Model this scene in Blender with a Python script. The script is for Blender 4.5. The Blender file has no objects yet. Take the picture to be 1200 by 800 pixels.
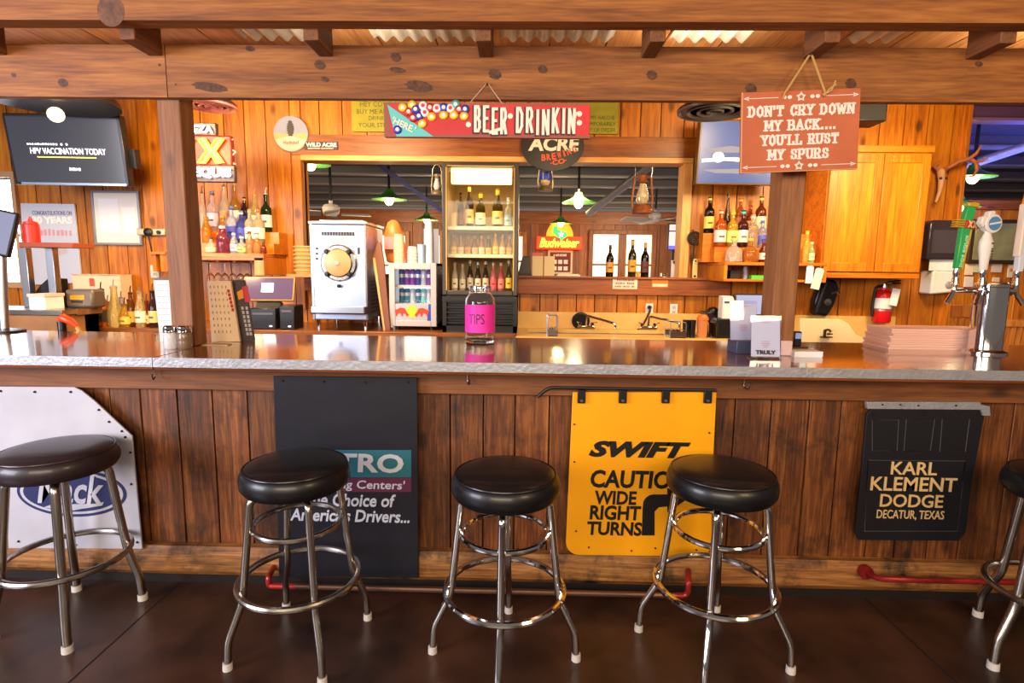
import bpy, bmesh, math, random
from mathutils import Vector as V, Matrix as Mx
random.seed(7)
S = bpy.context.scene
COL = S.collection
R = math.radians
PI = math.pi

# ---------------------------------------------------------------- camera
FPX = 650.0
CAMLOC = V((0, 0, 1.44))
YAW, PITCH, ROLL = R(1.15), R(7.45), R(0.7)
_F = V((-math.sin(YAW)*math.cos(PITCH), math.cos(YAW)*math.cos(PITCH), -math.sin(PITCH)))
_R0 = V((math.cos(YAW), math.sin(YAW), 0))
_U0 = _R0.cross(_F)
_R = _R0*math.cos(ROLL) + _U0*math.sin(ROLL)
_U = -_R0*math.sin(ROLL) + _U0*math.cos(ROLL)
cd = bpy.data.cameras.new('camera')
cd.sensor_width = 36
cd.lens = 36*FPX/1200
cd.clip_start = 0.05
cam = bpy.data.objects.new('camera', cd)
COL.objects.link(cam)
mw = Mx.Identity(4)
for i in range(3):
    mw[i][0], mw[i][1], mw[i][2], mw[i][3] = _R[i], _U[i], -_F[i], CAMLOC[i]
cam.matrix_world = mw
S.camera = cam

# ---------------------------------------------------------------- world, lights, exposure
S.view_settings.view_transform = 'Standard'
S.view_settings.look = 'None'
S.view_settings.gamma = 1
S.view_settings.use_curve_mapping = False
S.view_settings.exposure = 0.35
w = bpy.data.worlds.new('world')
S.world = w
w.use_nodes = True
bg = w.node_tree.nodes['Background']
bg.inputs[0].default_value = (0.80, 0.68, 0.60, 1)
bg.inputs[1].default_value = 0.17

def area(name, loc, target, size, energy, col, sy=None):
    l = bpy.data.lights.new(name, 'AREA')
    l.energy, l.color, l.size = energy, col, size
    if sy:
        l.shape = 'RECTANGLE'
        l.size_y = sy
    o = bpy.data.objects.new(name, l)
    COL.objects.link(o)
    o.location = loc
    o.rotation_euler = (V(target)-V(loc)).to_track_quat('-Z', 'Y').to_euler()
    return o

def point(name, loc, energy, col, r=.05):
    l = bpy.data.lights.new(name, 'POINT')
    l.energy, l.color, l.shadow_soft_size = energy, col, r
    o = bpy.data.objects.new(name, l)
    COL.objects.link(o)
    o.location = loc
    return o

WARM = (1, .74, .40)
# daylight of the windows behind and left of the camera, and the room's own warm lamps
area('window_daylight', (-4.6, -0.6, 1.9), (-1.2, 2.4, 1.0), 2.2, 190, (.88, .88, 1.0), 1.6)
area('room_daylight', (-0.6, -2.6, 2.3), (0, 2.4, 1.75), 3.6, 150, (1, .82, .62), 1.2)
area('room_lamp_right', (2.4, -0.8, 2.5), (1.3, 2.4, 1.6), 1.0, 40, (1, .68, .38))
# downlights over the bartender's aisle (hidden above the beam)
for i, (lx, e) in enumerate(((-2.6, 34), (-1.4, 40), (0.35, 7), (1.6, 22), (2.7, 30))):
    area('aisle_downlight_%d' % i, (lx, 3.4, 2.45), (lx*1.02, 4.85, 1.65), .4, e, WARM)
# dining room beyond
for i, (lx, ly, e) in enumerate(((-4, 7.5, 60), (0.5, 8, 70), (4.5, 7, 60), (-3, 11.5, 70), (2.5, 11.5, 80))):
    area('dining_lamp_%d' % i, (lx, ly, 2.5), (lx, ly+1.2, 0), .8, e, (1, .74, .44))
area('dining_uplight', (0, 9.5, 1.0), (0, 9.5, 3), 5, 24, (1, .92, .85), 5)
area('dining_blue_fill', (5.6, 6.4, 2.42), (5.6, 6.6, 3), 1.6, 34, (.10, .16, 1.0))  # unseen area light added to turn the dining ceiling blue
area('dining_pink_fill', (4.4, 4.9, 2.5), (4.4, 5.0, 3), .8, 5, (1, .1, .55))  # another added light without a fixture, gives the ceiling a magenta stripe
# added area lights, unseen behind the lower beam, brighten the underside of the roof
for i, lx in enumerate((-2.4, -0.8, 0.8, 2.4)):
    area('roof_fill_%d' % i, (lx, 2.75, 2.40), (lx, 2.85, 2.7), .5, (.5, 1.6, 3, 3.4)[i], (1, .86, .66), .12)

# ---------------------------------------------------------------- pixel -> place helpers
def ray(px, py):
    return _F + _R*((px-600)/FPX) - _U*((py-400)/FPX)

def at(px, py, Y):
    d = ray(px, py)
    return CAMLOC + d*((Y-CAMLOC.y)/d.y)

def atz(px, py, Z):
    d = ray(px, py)
    return CAMLOC + d*((Z-CAMLOC.z)/d.z)

def rect(x0, y0, x1, y1, Y):
    ym, xm = (y0+y1)/2, (x0+x1)/2
    return at(x0, ym, Y).x, at(x1, ym, Y).x, at(xm, y1, Y).z, at(xm, y0, Y).z   # X0,X1,Z0,Z1

def m(px, Y):
    return px*Y*1.0/FPX

# ---------------------------------------------------------------- materials
def lin(c):
    out = []
    for v in c[:3]:
        v = v/255
        out.append(v/12.92 if v <= .04045 else ((v+.055)/1.055)**2.4)
    return (*out, 1)

_mats = {}
def mat(name, col, rough=.5, metal=0, trans=0, emis=0, ecol=None, ior=1.45, coat=0, bump=0, bscale=40, alpha=1, var=0, vscale=6):
    if name in _mats:
        return _mats[name]
    mt = bpy.data.materials.new(name)
    mt.use_nodes = True
    nt = mt.node_tree
    p = nt.nodes['Principled BSDF']
    p.inputs['Base Color'].default_value = lin(col)
    p.inputs['Roughness'].default_value = rough
    p.inputs['Metallic'].default_value = metal
    p.inputs['Transmission Weight'].default_value = trans
    p.inputs['IOR'].default_value = ior
    p.inputs['Coat Weight'].default_value = coat
    if emis:
        p.inputs['Emission Color'].default_value = lin(ecol or col)
        p.inputs['Emission Strength'].default_value = emis
    if bump or var:
        tc = nt.nodes.new('ShaderNodeTexCoord')
        n = nt.nodes.new('ShaderNodeTexNoise')
        n.inputs['Detail'].default_value = 5
        nt.links.new(tc.outputs['Object'], n.inputs['Vector'])
        n.inputs['Scale'].default_value = bscale
        if bump:
            b = nt.nodes.new('ShaderNodeBump')
            b.inputs['Strength'].default_value = bump
            b.inputs['Distance'].default_value = .01
            nt.links.new(n.outputs['Fac'], b.inputs['Height'])
            nt.links.new(b.outputs['Normal'], p.inputs['Normal'])
        if var:
            n2 = nt.nodes.new('ShaderNodeTexNoise')
            n2.inputs['Scale'].default_value = vscale
            n2.inputs['Detail'].default_value = 6
            nt.links.new(tc.outputs['Object'], n2.inputs['Vector'])
            r = nt.nodes.new('ShaderNodeValToRGB')
            c = lin(col)
            r.color_ramp.elements[0].position = .3
            r.color_ramp.elements[1].position = .72
            r.color_ramp.elements[0].color = (*[k*(1-var) for k in c[:3]], 1)
            r.color_ramp.elements[1].color = (*[min(1, k*(1+var)) for k in c[:3]], 1)
            nt.links.new(n2.outputs['Fac'], r.inputs['Fac'])
            nt.links.new(r.outputs['Color'], p.inputs['Base Color'])
    _mats[name] = mt
    return mt

def pane_mat(name, tint=(255, 255, 255), gloss=.10, mul=.45):
    if name in _mats:
        return _mats[name]
    mt = bpy.data.materials.new(name)
    mt.use_nodes = True
    nt = mt.node_tree
    nt.nodes.clear()
    o = nt.nodes.new('ShaderNodeOutputMaterial')
    t = nt.nodes.new('ShaderNodeBsdfTransparent')
    t.inputs[0].default_value = lin(tint)
    g = nt.nodes.new('ShaderNodeBsdfGlossy')
    g.inputs['Roughness'].default_value = .03
    mx = nt.nodes.new('ShaderNodeMixShader')
    lw = nt.nodes.new('ShaderNodeLayerWeight')
    lw.inputs[0].default_value = .12
    mt2 = nt.nodes.new('ShaderNodeMath')
    mt2.operation = 'MULTIPLY_ADD'
    mt2.inputs[1].default_value = mul
    mt2.inputs[2].default_value = gloss
    mt2.use_clamp = True
    nt.links.new(lw.outputs['Facing'], mt2.inputs[0])
    nt.links.new(mt2.outputs[0], mx.inputs[0])
    nt.links.new(t.outputs[0], mx.inputs[1])
    nt.links.new(g.outputs[0], mx.inputs[2])
    nt.links.new(mx.outputs[0], o.inputs[0])
    _mats[name] = mt
    return mt

def wood(name, dark, mid, light, axis='Z', rough=.5, isl=.25, scale=1.0, knots=.6, bump=.25, coat=0, stain=0, stretch=11):
    """grain along axis; every separate board of a mesh gets its own offset and tone"""
    if name in _mats:
        return _mats[name]
    mt = bpy.data.materials.new(name)
    mt.use_nodes = True
    nt = mt.node_tree
    N, L = nt.nodes, nt.links
    p = N['Principled BSDF']
    p.inputs['Roughness'].default_value = rough
    p.inputs['Coat Weight'].default_value = coat
    p.inputs['Coat Roughness'].default_value = .08
    tc = N.new('ShaderNodeTexCoord')
    geo = N.new('ShaderNodeNewGeometry')
    mul = N.new('ShaderNodeVectorMath')
    mul.operation = 'MULTIPLY_ADD'
    cmb = N.new('ShaderNodeCombineXYZ')
    for k in range(3):
        L.new(geo.outputs['Random Per Island'], cmb.inputs[k])
    L.new(cmb.outputs[0], mul.inputs[0])
    mul.inputs[1].default_value = (13.7, 29.3, 41.9)
    L.new(tc.outputs['Object'], mul.inputs[2])
    mp = N.new('ShaderNodeMapping')
    sc = [stretch*scale]*3
    sc['XYZ'.index(axis)] = .75*scale
    mp.inputs['Scale'].default_value = sc
    L.new(mul.outputs[0], mp.inputs[0])
    n1 = N.new('ShaderNodeTexNoise')
    n1.inputs['Scale'].default_value = 1.6
    n1.inputs['Detail'].default_value = 7
    n1.inputs['Roughness'].default_value = .62
    n1.inputs['Distortion'].default_value = .9
    L.new(mp.outputs[0], n1.inputs['Vector'])
    n2 = N.new('ShaderNodeTexNoise')
    n2.inputs['Scale'].default_value = 9
    n2.inputs['Detail'].default_value = 4
    L.new(mp.outputs[0], n2.inputs['Vector'])
    mixn = N.new('ShaderNodeMath')
    mixn.operation = 'MULTIPLY_ADD'
    L.new(n2.outputs['Fac'], mixn.inputs[0])
    mixn.inputs[1].default_value = .35
    sub = N.new('ShaderNodeMath')
    sub.operation = 'MULTIPLY'
    sub.inputs[1].default_value = .72
    L.new(n1.outputs['Fac'], sub.inputs[0])
    L.new(sub.outputs[0], mixn.inputs[2])
    rp = N.new('ShaderNodeValToRGB')
    e = rp.color_ramp.elements
    e[0].position, e[0].color = .32, lin(dark)
    e[1].position, e[1].color = .72, lin(light)
    q = e.new(.52)
    q.color = lin(mid)
    L.new(mixn.outputs[0], rp.inputs['Fac'])
    hsv = N.new('ShaderNodeHueSaturation')
    vv = N.new('ShaderNodeMapRange')
    vv.inputs['To Min'].default_value = 1-isl
    vv.inputs['To Max'].default_value = 1+isl*.8
    L.new(geo.outputs['Random Per Island'], vv.inputs['Value'])
    L.new(vv.outputs[0], hsv.inputs['Value'])
    L.new(rp.outputs['Color'], hsv.inputs['Color'])
    last = hsv.outputs['Color']
    if knots:
        mp2 = N.new('ShaderNodeMapping')
        s2 = [4.2*scale]*3
        s2['XYZ'.index(axis)] = 2.2*scale
        mp2.inputs['Scale'].default_value = s2
        L.new(mul.outputs[0], mp2.inputs[0])
        vo = N.new('ShaderNodeTexVoronoi')
        vo.inputs['Scale'].default_value = 1.0
        L.new(mp2.outputs[0], vo.inputs['Vector'])
        kr = N.new('ShaderNodeMapRange')
        kr.inputs['From Min'].default_value = .07
        kr.inputs['From Max'].default_value = .15
        kr.inputs['To Min'].default_value = knots
        kr.inputs['To Max'].default_value = 0
        L.new(vo.outputs['Distance'], kr.inputs['Value'])
        mx = N.new('ShaderNodeMix')
        mx.data_type = 'RGBA'
        L.new(kr.outputs[0], mx.inputs['Factor'])
        L.new(last, mx.inputs['A'])
        mx.inputs['B'].default_value = lin([c*.38 for c in dark])
        last = mx.outputs['Result']
    if stain:
        n3 = N.new('ShaderNodeTexNoise')
        n3.inputs['Scale'].default_value = 5
        n3.inputs['Detail'].default_value = 8
        n3.inputs['Roughness'].default_value = .7
        L.new(tc.outputs['Object'], n3.inputs['Vector'])
        sr = N.new('ShaderNodeMapRange')
        sr.inputs['From Min'].default_value = .49
        sr.inputs['From Max'].default_value = .66
        sr.inputs['To Max'].default_value = stain
        L.new(n3.outputs['Fac'], sr.inputs['Value'])
        mx = N.new('ShaderNodeMix')
        mx.data_type = 'RGBA'
        L.new(sr.outputs[0], mx.inputs['Factor'])
        L.new(last, mx.inputs['A'])
        mx.inputs['B'].default_value = lin([c*.3 for c in dark])
        last = mx.outputs['Result']
    L.new(last, p.inputs['Base Color'])
    bp = N.new('ShaderNodeBump')
    bp.inputs['Strength'].default_value = bump
    bp.inputs['Distance'].default_value = .006
    L.new(mixn.outputs[0], bp.inputs['Height'])
    L.new(bp.outputs['Normal'], p.inputs['Normal'])
    _mats[name] = mt
    return mt

# ---------------------------------------------------------------- mesh builder (world coordinates)
class B:
    def __init__(self):
        self.bm = bmesh.new()
        self.mi = 0
    def mat(self, i):
        self.mi = i
        return self
    def add(self, vs, fs):
        b = [self.bm.verts.new(v) for v in vs]
        for f in fs:
            try:
                q = self.bm.faces.new([b[i] for i in f])
                q.material_index = self.mi
            except ValueError:
                pass
        return self
    def box(self, x0, x1, y0, y1, z0, z1, M=None):
        vs = [V((x, y, z)) for x in (x0, x1) for y in (y0, y1) for z in (z0, z1)]
        if M is not None:
            vs = [M @ v for v in vs]
        return self.add(vs, [(0, 1, 3, 2), (4, 6, 7, 5), (0, 4, 5, 1), (2, 3, 7, 6), (0, 2, 6, 4), (1, 5, 7, 3)])
    def frame(self, x0, x1, y0, y1, z0, z1, wx, wt=None, wb=None):
        """four butt-jointed rails round an opening"""
        wt = wx if wt is None else wt
        wb = wx if wb is None else wb
        self.box(x0, x0+wx, y0, y1, z0, z1).box(x1-wx, x1, y0, y1, z0, z1)
        return self.box(x0+wx, x1-wx, y0, y1, z1-wt, z1).box(x0+wx, x1-wx, y0, y1, z0, z0+wb)
    def cbox(self, c, s, rot=None):
        M = Mx.Translation(V(c))
        if rot is not None:
            M = M @ rot
        return self.box(-s[0]/2, s[0]/2, -s[1]/2, s[1]/2, -s[2]/2, s[2]/2, M)
    def prism(self, pts, y0, y1, M=None):
        n = len(pts)
        vs = [V((x, y0, z)) for x, z in pts] + [V((x, y1, z)) for x, z in pts]
        if M is not None:
            vs = [M @ v for v in vs]
        fs = [tuple(range(n)), tuple(range(2*n-1, n-1, -1))]
        fs += [(i, i+n, (i+1) % n+n, (i+1) % n) for i in range(n)]
        return self.add(vs, fs)
    def lathe(self, prof, c=(0, 0, 0), seg=24, rot=None, sx=1, sy=1):
        c = V(c)
        vs = []
        for r, z in prof:
            for k in range(seg):
                a = 2*PI*k/seg
                v = V((r*math.cos(a)*sx, r*math.sin(a)*sy, z))
                if rot is not None:
                    v = rot @ v
                vs.append(c+v)
        fs = []
        for j in range(len(prof)-1):
            for k in range(seg):
                k2 = (k+1) % seg
                fs.append((j*seg+k, j*seg+k2, (j+1)*seg+k2, (j+1)*seg+k))
        if prof[0][0] > 1e-5:
            fs.append(tuple(range(seg-1, -1, -1)))
        if prof[-1][0] > 1e-5:
            b = (len(prof)-1)*seg
            fs.append(tuple(range(b, b+seg)))
        return self.add(vs, fs)
    def tube(self, pts, r, seg=10, closed=False):
        pts = [V(p) for p in pts]
        n = len(pts)
        rs = r if isinstance(r, (list, tuple)) else [r]*n
        tang = []
        for i in range(n):
            if closed:
                t = pts[(i+1) % n]-pts[i-1]
            else:
                t = pts[min(i+1, n-1)]-pts[max(i-1, 0)]
            tang.append(t.normalized())
        up = V((0, 0, 1))
        if abs(tang[0].dot(up)) > .9:
            up = V((1, 0, 0))
        u = (up-tang[0]*up.dot(tang[0])).normalized()
        vs = []
        for i in range(n):
            t = tang[i]
            u = (u-t*u.dot(t)).normalized()
            w2 = t.cross(u)
            for k in range(seg):
                a = 2*PI*k/seg
                vs.append(pts[i]+(u*math.cos(a)+w2*math.sin(a))*rs[i])
        fs = []
        for i in range(n if closed else n-1):
            j = (i+1) % n
            for k in range(seg):
                k2 = (k+1) % seg
                fs.append((i*seg+k, i*seg+k2, j*seg+k2, j*seg+k))
        if not closed:
            fs.append(tuple(range(seg-1, -1, -1)))
            fs.append(tuple(range((n-1)*seg, n*seg)))
        return self.add(vs, fs)
    def cyl(self, p0, p1, r0, r1=None, seg=16):
        return self.tube([p0, p1], [r0, r0 if r1 is None else r1], seg)
    def ring(self, c, Rr, r, rot=None, seg=40, s2=10):
        pts = []
        for k in range(seg):
            a = 2*PI*k/seg
            v = V((Rr*math.cos(a), Rr*math.sin(a), 0))
            if rot is not None:
                v = rot @ v
            pts.append(V(c)+v)
        return self.tube(pts, r, s2, True)
    def ball(self, c, r, s=(1, 1, 1), seg=16):
        n = max(6, seg//2)
        prof = [(r*math.sin(PI*i/n) if 0 < i < n else 0, -r*math.cos(PI*i/n)*s[2]) for i in range(n+1)]
        return self.lathe(prof, c, seg, None, s[0], s[1])
    def text(self, s, x0, x1, z0, z1, y, depth=.003, shear=0, bold=0, rot=0, keep=False):
        """lettering facing the camera side, fitted to a box of the plane y"""
        fc = bpy.data.curves.new('t', 'FONT')
        fc.body = s
        fc.extrude = .05
        fc.offset = bold
        fc.shear = shear
        fc.resolution_u = 3
        ob = bpy.data.objects.new('t', fc)
        me = bpy.data.meshes.new_from_object(ob)
        bpy.data.objects.remove(ob)
        bpy.data.curves.remove(fc)
        if not me.vertices:
            return self
        xs = [v.co.x for v in me.vertices]
        ys = [v.co.y for v in me.vertices]
        a0, a1, b0, b1 = min(xs), max(xs), min(ys), max(ys)
        sx, sz = (x1-x0)/(a1-a0), (z1-z0)/max(1e-6, b1-b0)
        if keep:
            sx = sz = min(sx, sz)
        cx, cz = (x0+x1)/2, (z0+z1)/2
        ca, sa = math.cos(rot), math.sin(rot)
        vs = []
        for v in me.vertices:
            lx, lz = (v.co.x-(a0+a1)/2)*sx, (v.co.y-(b0+b1)/2)*sz
            vs.append(V((cx+lx*ca-lz*sa, y-depth*(v.co.z+.05)/.1, cz+lx*sa+lz*ca)))
        fs = [tuple(pp.vertices) for pp in me.polygons]
        bpy.data.meshes.remove(me)
        return self.add(vs, fs)
    def dashes(self, x0, x1, z0, z1, y, n=8, depth=.001):
        """a row of print too small to read"""
        rnd = random.Random(n*7+int(abs(x0)*1000))
        x = x0
        u = (x1-x0)/n
        for k in range(n):
            if rnd.random() < .85:
                self.box(x, x+u*rnd.uniform(.5, .82), y-depth, y, z0, z0+(z1-z0)*rnd.uniform(.75, 1))
            x += u
        return self
    def tpx(self, s, px0, py0, px1, py1, Y, **k):
        x0, x1, z0, z1 = rect(px0, py0, px1, py1, Y)
        return self.text(s, x0, x1, z0, z1, Y, **k)
    def xform(self, M):
        bmesh.ops.transform(self.bm, matrix=M, verts=self.bm.verts)
        return self
    def done(self, name, mats, parent=None, bevel=0, ang=35, origin=None, flat=False, sub=0):
        me = bpy.data.meshes.new(name)
        bmesh.ops.recalc_face_normals(self.bm, faces=self.bm.faces)
        if parent is not None:
            off = V((0, 0, 0))
            q = parent
            while q is not None:
                off += q.location
                q = q.parent
        elif origin is not None:
            off = V(origin)
        else:
            xs = [v.co for v in self.bm.verts]
            off = V(((min(v.x for v in xs)+max(v.x for v in xs))/2, (min(v.y for v in xs)+max(v.y for v in xs))/2, min(v.z for v in xs)))
        bmesh.ops.translate(self.bm, verts=self.bm.verts, vec=-off)
        self.bm.to_mesh(me)
        self.bm.free()
        if not isinstance(mats, (list, tuple)):
            mats = [mats]
        for q in mats:
            me.materials.append(q)
        if not flat:
            for p in me.polygons:
                p.use_smooth = True
            me.set_sharp_from_angle(angle=R(ang))
        o = bpy.data.objects.new(name, me)
        COL.objects.link(o)
        if parent is not None:
            o.parent = parent
        else:
            o.location = off
        if bevel:
            md = o.modifiers.new('b', 'BEVEL')
            md.width = bevel
            md.segments = 2
            md.limit_method = 'ANGLE'
            md.angle_limit = R(40)
        if sub:
            md = o.modifiers.new('s', 'SUBSURF')
            md.levels = md.render_levels = sub
        return o

def tag(o, label, cat, group=None):
    o['label'] = label
    o['category'] = cat
    if group:
        o['group'] = group
    return o

def struct(o):
    o['kind'] = 'structure'
    return o

def thing(name, label, cat, loc=(0, 0, 0), group=None):
    o = bpy.data.objects.new(name, None)
    o.empty_display_size = .05
    COL.objects.link(o)
    o.location = loc
    return tag(o, label, cat, group)

def dup(root, loc, rz, label, group=None):
    r = root.copy()
    COL.objects.link(r)
    r.location = loc
    r.rotation_euler = (0, 0, rz)
    r['label'] = label
    if group:
        r['group'] = group
    for ch in list(root.children):
        c = ch.copy()
        COL.objects.link(c)
        c.parent = r
        for g in list(ch.children):
            d = g.copy()
            COL.objects.link(d)
            d.parent = c
    return r

def rotx(a): return Mx.Rotation(a, 4, 'X')
def roty(a): return Mx.Rotation(a, 4, 'Y')
def rotz(a): return Mx.Rotation(a, 4, 'Z')

# ---------------------------------------------------------------- sign painter's stroke letters
GL = {  # polylines in a unit box, then serif spots
 'D': ([[(.15, 0), (.15, 1)], [(.15, 1), (.5, 1), (.8, .75), (.8, .25), (.5, 0), (.15, 0)]], [(.15, 0), (.15, 1)]),
 'O': ([[(.5, 1), (.2, .8), (.15, .5), (.2, .2), (.5, 0), (.8, .2), (.85, .5), (.8, .8), (.5, 1)]], []),
 'N': ([[(.15, 0), (.15, 1)], [(.15, 1), (.85, 0)], [(.85, 0), (.85, 1)]], [(.15, 0), (.15, 1), (.85, 1)]),
 "'": ([[(.5, 1), (.45, .72)]], []),
 'T': ([[(.5, 0), (.5, 1)], [(.08, 1), (.92, 1)], [(.1, 1), (.1, .78)], [(.9, 1), (.9, .78)]], [(.5, 0)]),
 'C': ([[(.82, .72), (.75, .92), (.5, 1), (.25, .85), (.15, .5), (.25, .15), (.5, 0), (.75, .08), (.85, .28)], [(.82, .7), (.82, 1)]], []),
 'R': ([[(.15, 0), (.15, 1)], [(.15, 1), (.6, 1), (.78, .85), (.78, .65), (.6, .5), (.15, .5)], [(.5, .5), (.85, 0)]], [(.15, 0), (.15, 1), (.85, 0)]),
 'Y': ([[(.1, 1), (.5, .48)], [(.9, 1), (.5, .48)], [(.5, .48), (.5, 0)]], [(.1, 1), (.9, 1), (.5, 0)]),
 'W': ([[(.06, 1), (.28, 0), (.5, .8), (.72, 0), (.94, 1)]], [(.06, 1), (.94, 1)]),
 'M': ([[(.12, 0), (.12, 1), (.5, .3), (.88, 1), (.88, 0)]], [(.12, 0), (.88, 0), (.12, 1), (.88, 1)]),
 'B': ([[(.15, 0), (.15, 1)], [(.15, 1), (.6, 1), (.76, .87), (.76, .65), (.6, .52), (.15, .52)], [(.6, .52), (.83, .38), (.83, .14), (.6, 0), (.15, 0)]], [(.15, 0), (.15, 1)]),
 'A': ([[(.1, 0), (.5, 1), (.9, 0)], [(.25, .33), (.75, .33)]], [(.1, 0), (.9, 0)]),
 'K': ([[(.15, 0), (.15, 1)], [(.8, 1), (.2, .45)], [(.35, .58), (.85, 0)]], [(.15, 0), (.15, 1), (.8, 1), (.85, 0)]),
 '.': ([[(.5, .0), (.5, .1)]], []),
 'U': ([[(.15, 1), (.15, .3), (.3, .05), (.5, 0), (.7, .05), (.85, .3), (.85, 1)]], [(.15, 1), (.85, 1)]),
 'L': ([[(.2, 1), (.2, 0), (.85, 0), (.85, .25)]], [(.2, 1), (.2, 0)]),
 'S': ([[(.8, .74), (.72, .93), (.5, 1), (.26, .92), (.2, .74), (.3, .58), (.7, .44), (.82, .26), (.74, .08), (.5, 0), (.26, .07), (.18, .28)]], []),
 'P': ([[(.15, 0), (.15, 1)], [(.15, 1), (.6, 1), (.8, .87), (.8, .6), (.6, .45), (.15, .45)]], [(.15, 0), (.15, 1)]),
 'E': ([[(.8, 1), (.18, 1), (.18, 0), (.82, 0)], [(.18, .52), (.68, .52)]], []),
 'I': ([[(.5, 0), (.5, 1)]], [(.5, 0), (.5, 1)]),
 'H': ([[(.15, 0), (.15, 1)], [(.85, 0), (.85, 1)], [(.15, .5), (.85, .5)]], [(.15, 0), (.15, 1), (.85, 0), (.85, 1)]),
}
WD = {"'": .35, '.': .4, 'I': .45, 'W': 1.3, 'M': 1.2, ' ': .62}
def strokes(b, s, x0, x1, z0, z1, y, t, depth=.0015, serif=True, gap=.16, jit=None):
    """slab letters from flat strokes of width t (metres), fitted to a box of the plane y"""
    tot = sum(WD.get(c, 1)+gap for c in s)-gap
    u = (x1-x0)/tot
    h = z1-z0
    x = x0
    for c in s:
        w_ = WD.get(c, 1)*u
        if c != ' ':
            dz = jit.uniform(-.05, .05)*h if jit else 0
            P, Q = GL[c]
            k = y
            for pl_ in P:
                for (ax, az), (bx, bz) in zip(pl_[:-1], pl_[1:]):
                    A, C = V((x+ax*w_, 0, z0+dz+az*h)), V((x+bx*w_, 0, z0+dz+bz*h))
                    d = (C-A).normalized()
                    n = V((-d.z, 0, d.x))
                    tt = t*(1 if abs(d.z) > .5 or not serif else .62)/2
                    A, C = A-d*tt*.75, C+d*tt*.75
                    k -= .00003
                    b.prism([((A+n*tt).x, (A+n*tt).z), ((C+n*tt).x, (C+n*tt).z), ((C-n*tt).x, (C-n*tt).z), ((A-n*tt).x, (A-n*tt).z)], k-depth, y)
            if serif:
                for qx, qz in Q:
                    X, Z = x+qx*w_, z0+qz*h
                    k -= .00003
                    b.box(X-t*1.05, X+t*1.05, k-depth, y, Z-t*.28, Z+t*.28)
        x += w_+gap*u
    return b

# ---------------------------------------------------------------- shared materials
BEAMX = wood('beam timber', (84, 43, 13), (144, 83, 29), (180, 116, 50), 'X', .62, .12, 1.1, 0, .35)
POSTZ = wood('post timber', (90, 50, 25), (138, 86, 47), (166, 110, 66), 'Z', .6, .1, 1, .7, .3)
JOISTY = wood('joist timber', (74, 40, 18), (122, 72, 36), (150, 94, 50), 'Y', .65, .15, 1, .5, .3)
DECKY = wood('roof board', (150, 92, 44), (196, 130, 70), (226, 164, 100), 'Y', .6, .18, 1, .5, .2)
WALLZ = wood('pine wall plank', (116, 58, 8), (184, 104, 14), (216, 138, 30), 'Z', .42, .2, 1, .7, .18)
WALLX = wood('pine rail board', (88, 40, 6), (138, 70, 13), (172, 98, 24), 'X', .42, .15, 1, .7, .18)
TRIMX = wood('pale pine trim', (186, 118, 52), (222, 156, 82), (240, 184, 112), 'X', .45, .1, 1, .2, .12)
TRIMZ = wood('pale pine jamb', (186, 118, 52), (222, 156, 82), (240, 184, 112), 'Z', .45, .1, 1, .2, .12)
FRONTZ = wood('bar front plank', (34, 15, 4), (104, 54, 17), (160, 96, 42), 'Z', .55, .3, 1.25, .7, .6, 0, .7)
FRONTX = wood('bar apron board', (74, 40, 16), (122, 70, 31), (152, 94, 48), 'X', .6, .1, 1, .7, .35)
BASEX = wood('worn base log', (54, 28, 9), (142, 90, 38), (184, 130, 68), 'X', .6, .1, 1.4, .4, .6, 0, 1.0)
BARTOP = wood('lacquered bar top', (70, 30, 10), (118, 58, 22), (152, 82, 34), 'X', .2, .1, .8, .2, .03, .9)
CABZ = wood('honey cabinet wood', (142, 68, 5), (200, 112, 10), (222, 140, 22), 'Z', .38, .1, .8, .5, .08)
CABX = wood('honey cabinet rail', (140, 68, 5), (194, 106, 10), (218, 134, 22), 'X', .38, .1, .8, .3, .08)
DARKZ = wood('dining room plank', (92, 48, 24), (140, 80, 40), (172, 106, 58), 'Z', .5, .25, 1, .5, .2)
CHROME = mat('chrome', (215, 212, 210), .09, 1)
STEELD = mat('worn chrome', (176, 168, 160), .24, 1)
STEEL = mat('brushed steel', (196, 200, 206), .28, 1)
GALV = mat('galvanised edge', (172, 172, 178), .42, .55, bump=.25, bscale=60, var=.12, vscale=14)
BLACKM = mat('black metal', (22, 21, 22), .4)
BLACKP = mat('black plastic', (20, 20, 23), .32)
RUBBER = mat('black rubber', (18, 18, 24), .5, bump=.15, bscale=12)
WHITEP = mat('white plastic', (228, 226, 222), .4)
WHITEC = mat('white lettering', (238, 236, 230), .6)
PAPER = mat('white paper', (236, 234, 236), .7)
PANE = pane_mat('clear pane')
GLASS = mat('clear glass', (250, 250, 250), .02, 0, 1, ior=1.3)
GOLD = mat('gold cap', (214, 160, 60), .3, .8)
# ================================================================ setting
BF, BP, BT, BB = 2.16, 2.36, 1.07, 2.99      # bar front edge, bar front planks, bar top height, bar back edge
WB, CT, CF = 4.85, .955, 4.15                # back wall face, back counter height, its front edge
POSTY, BEAMY = 2.48, 2.444

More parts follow.
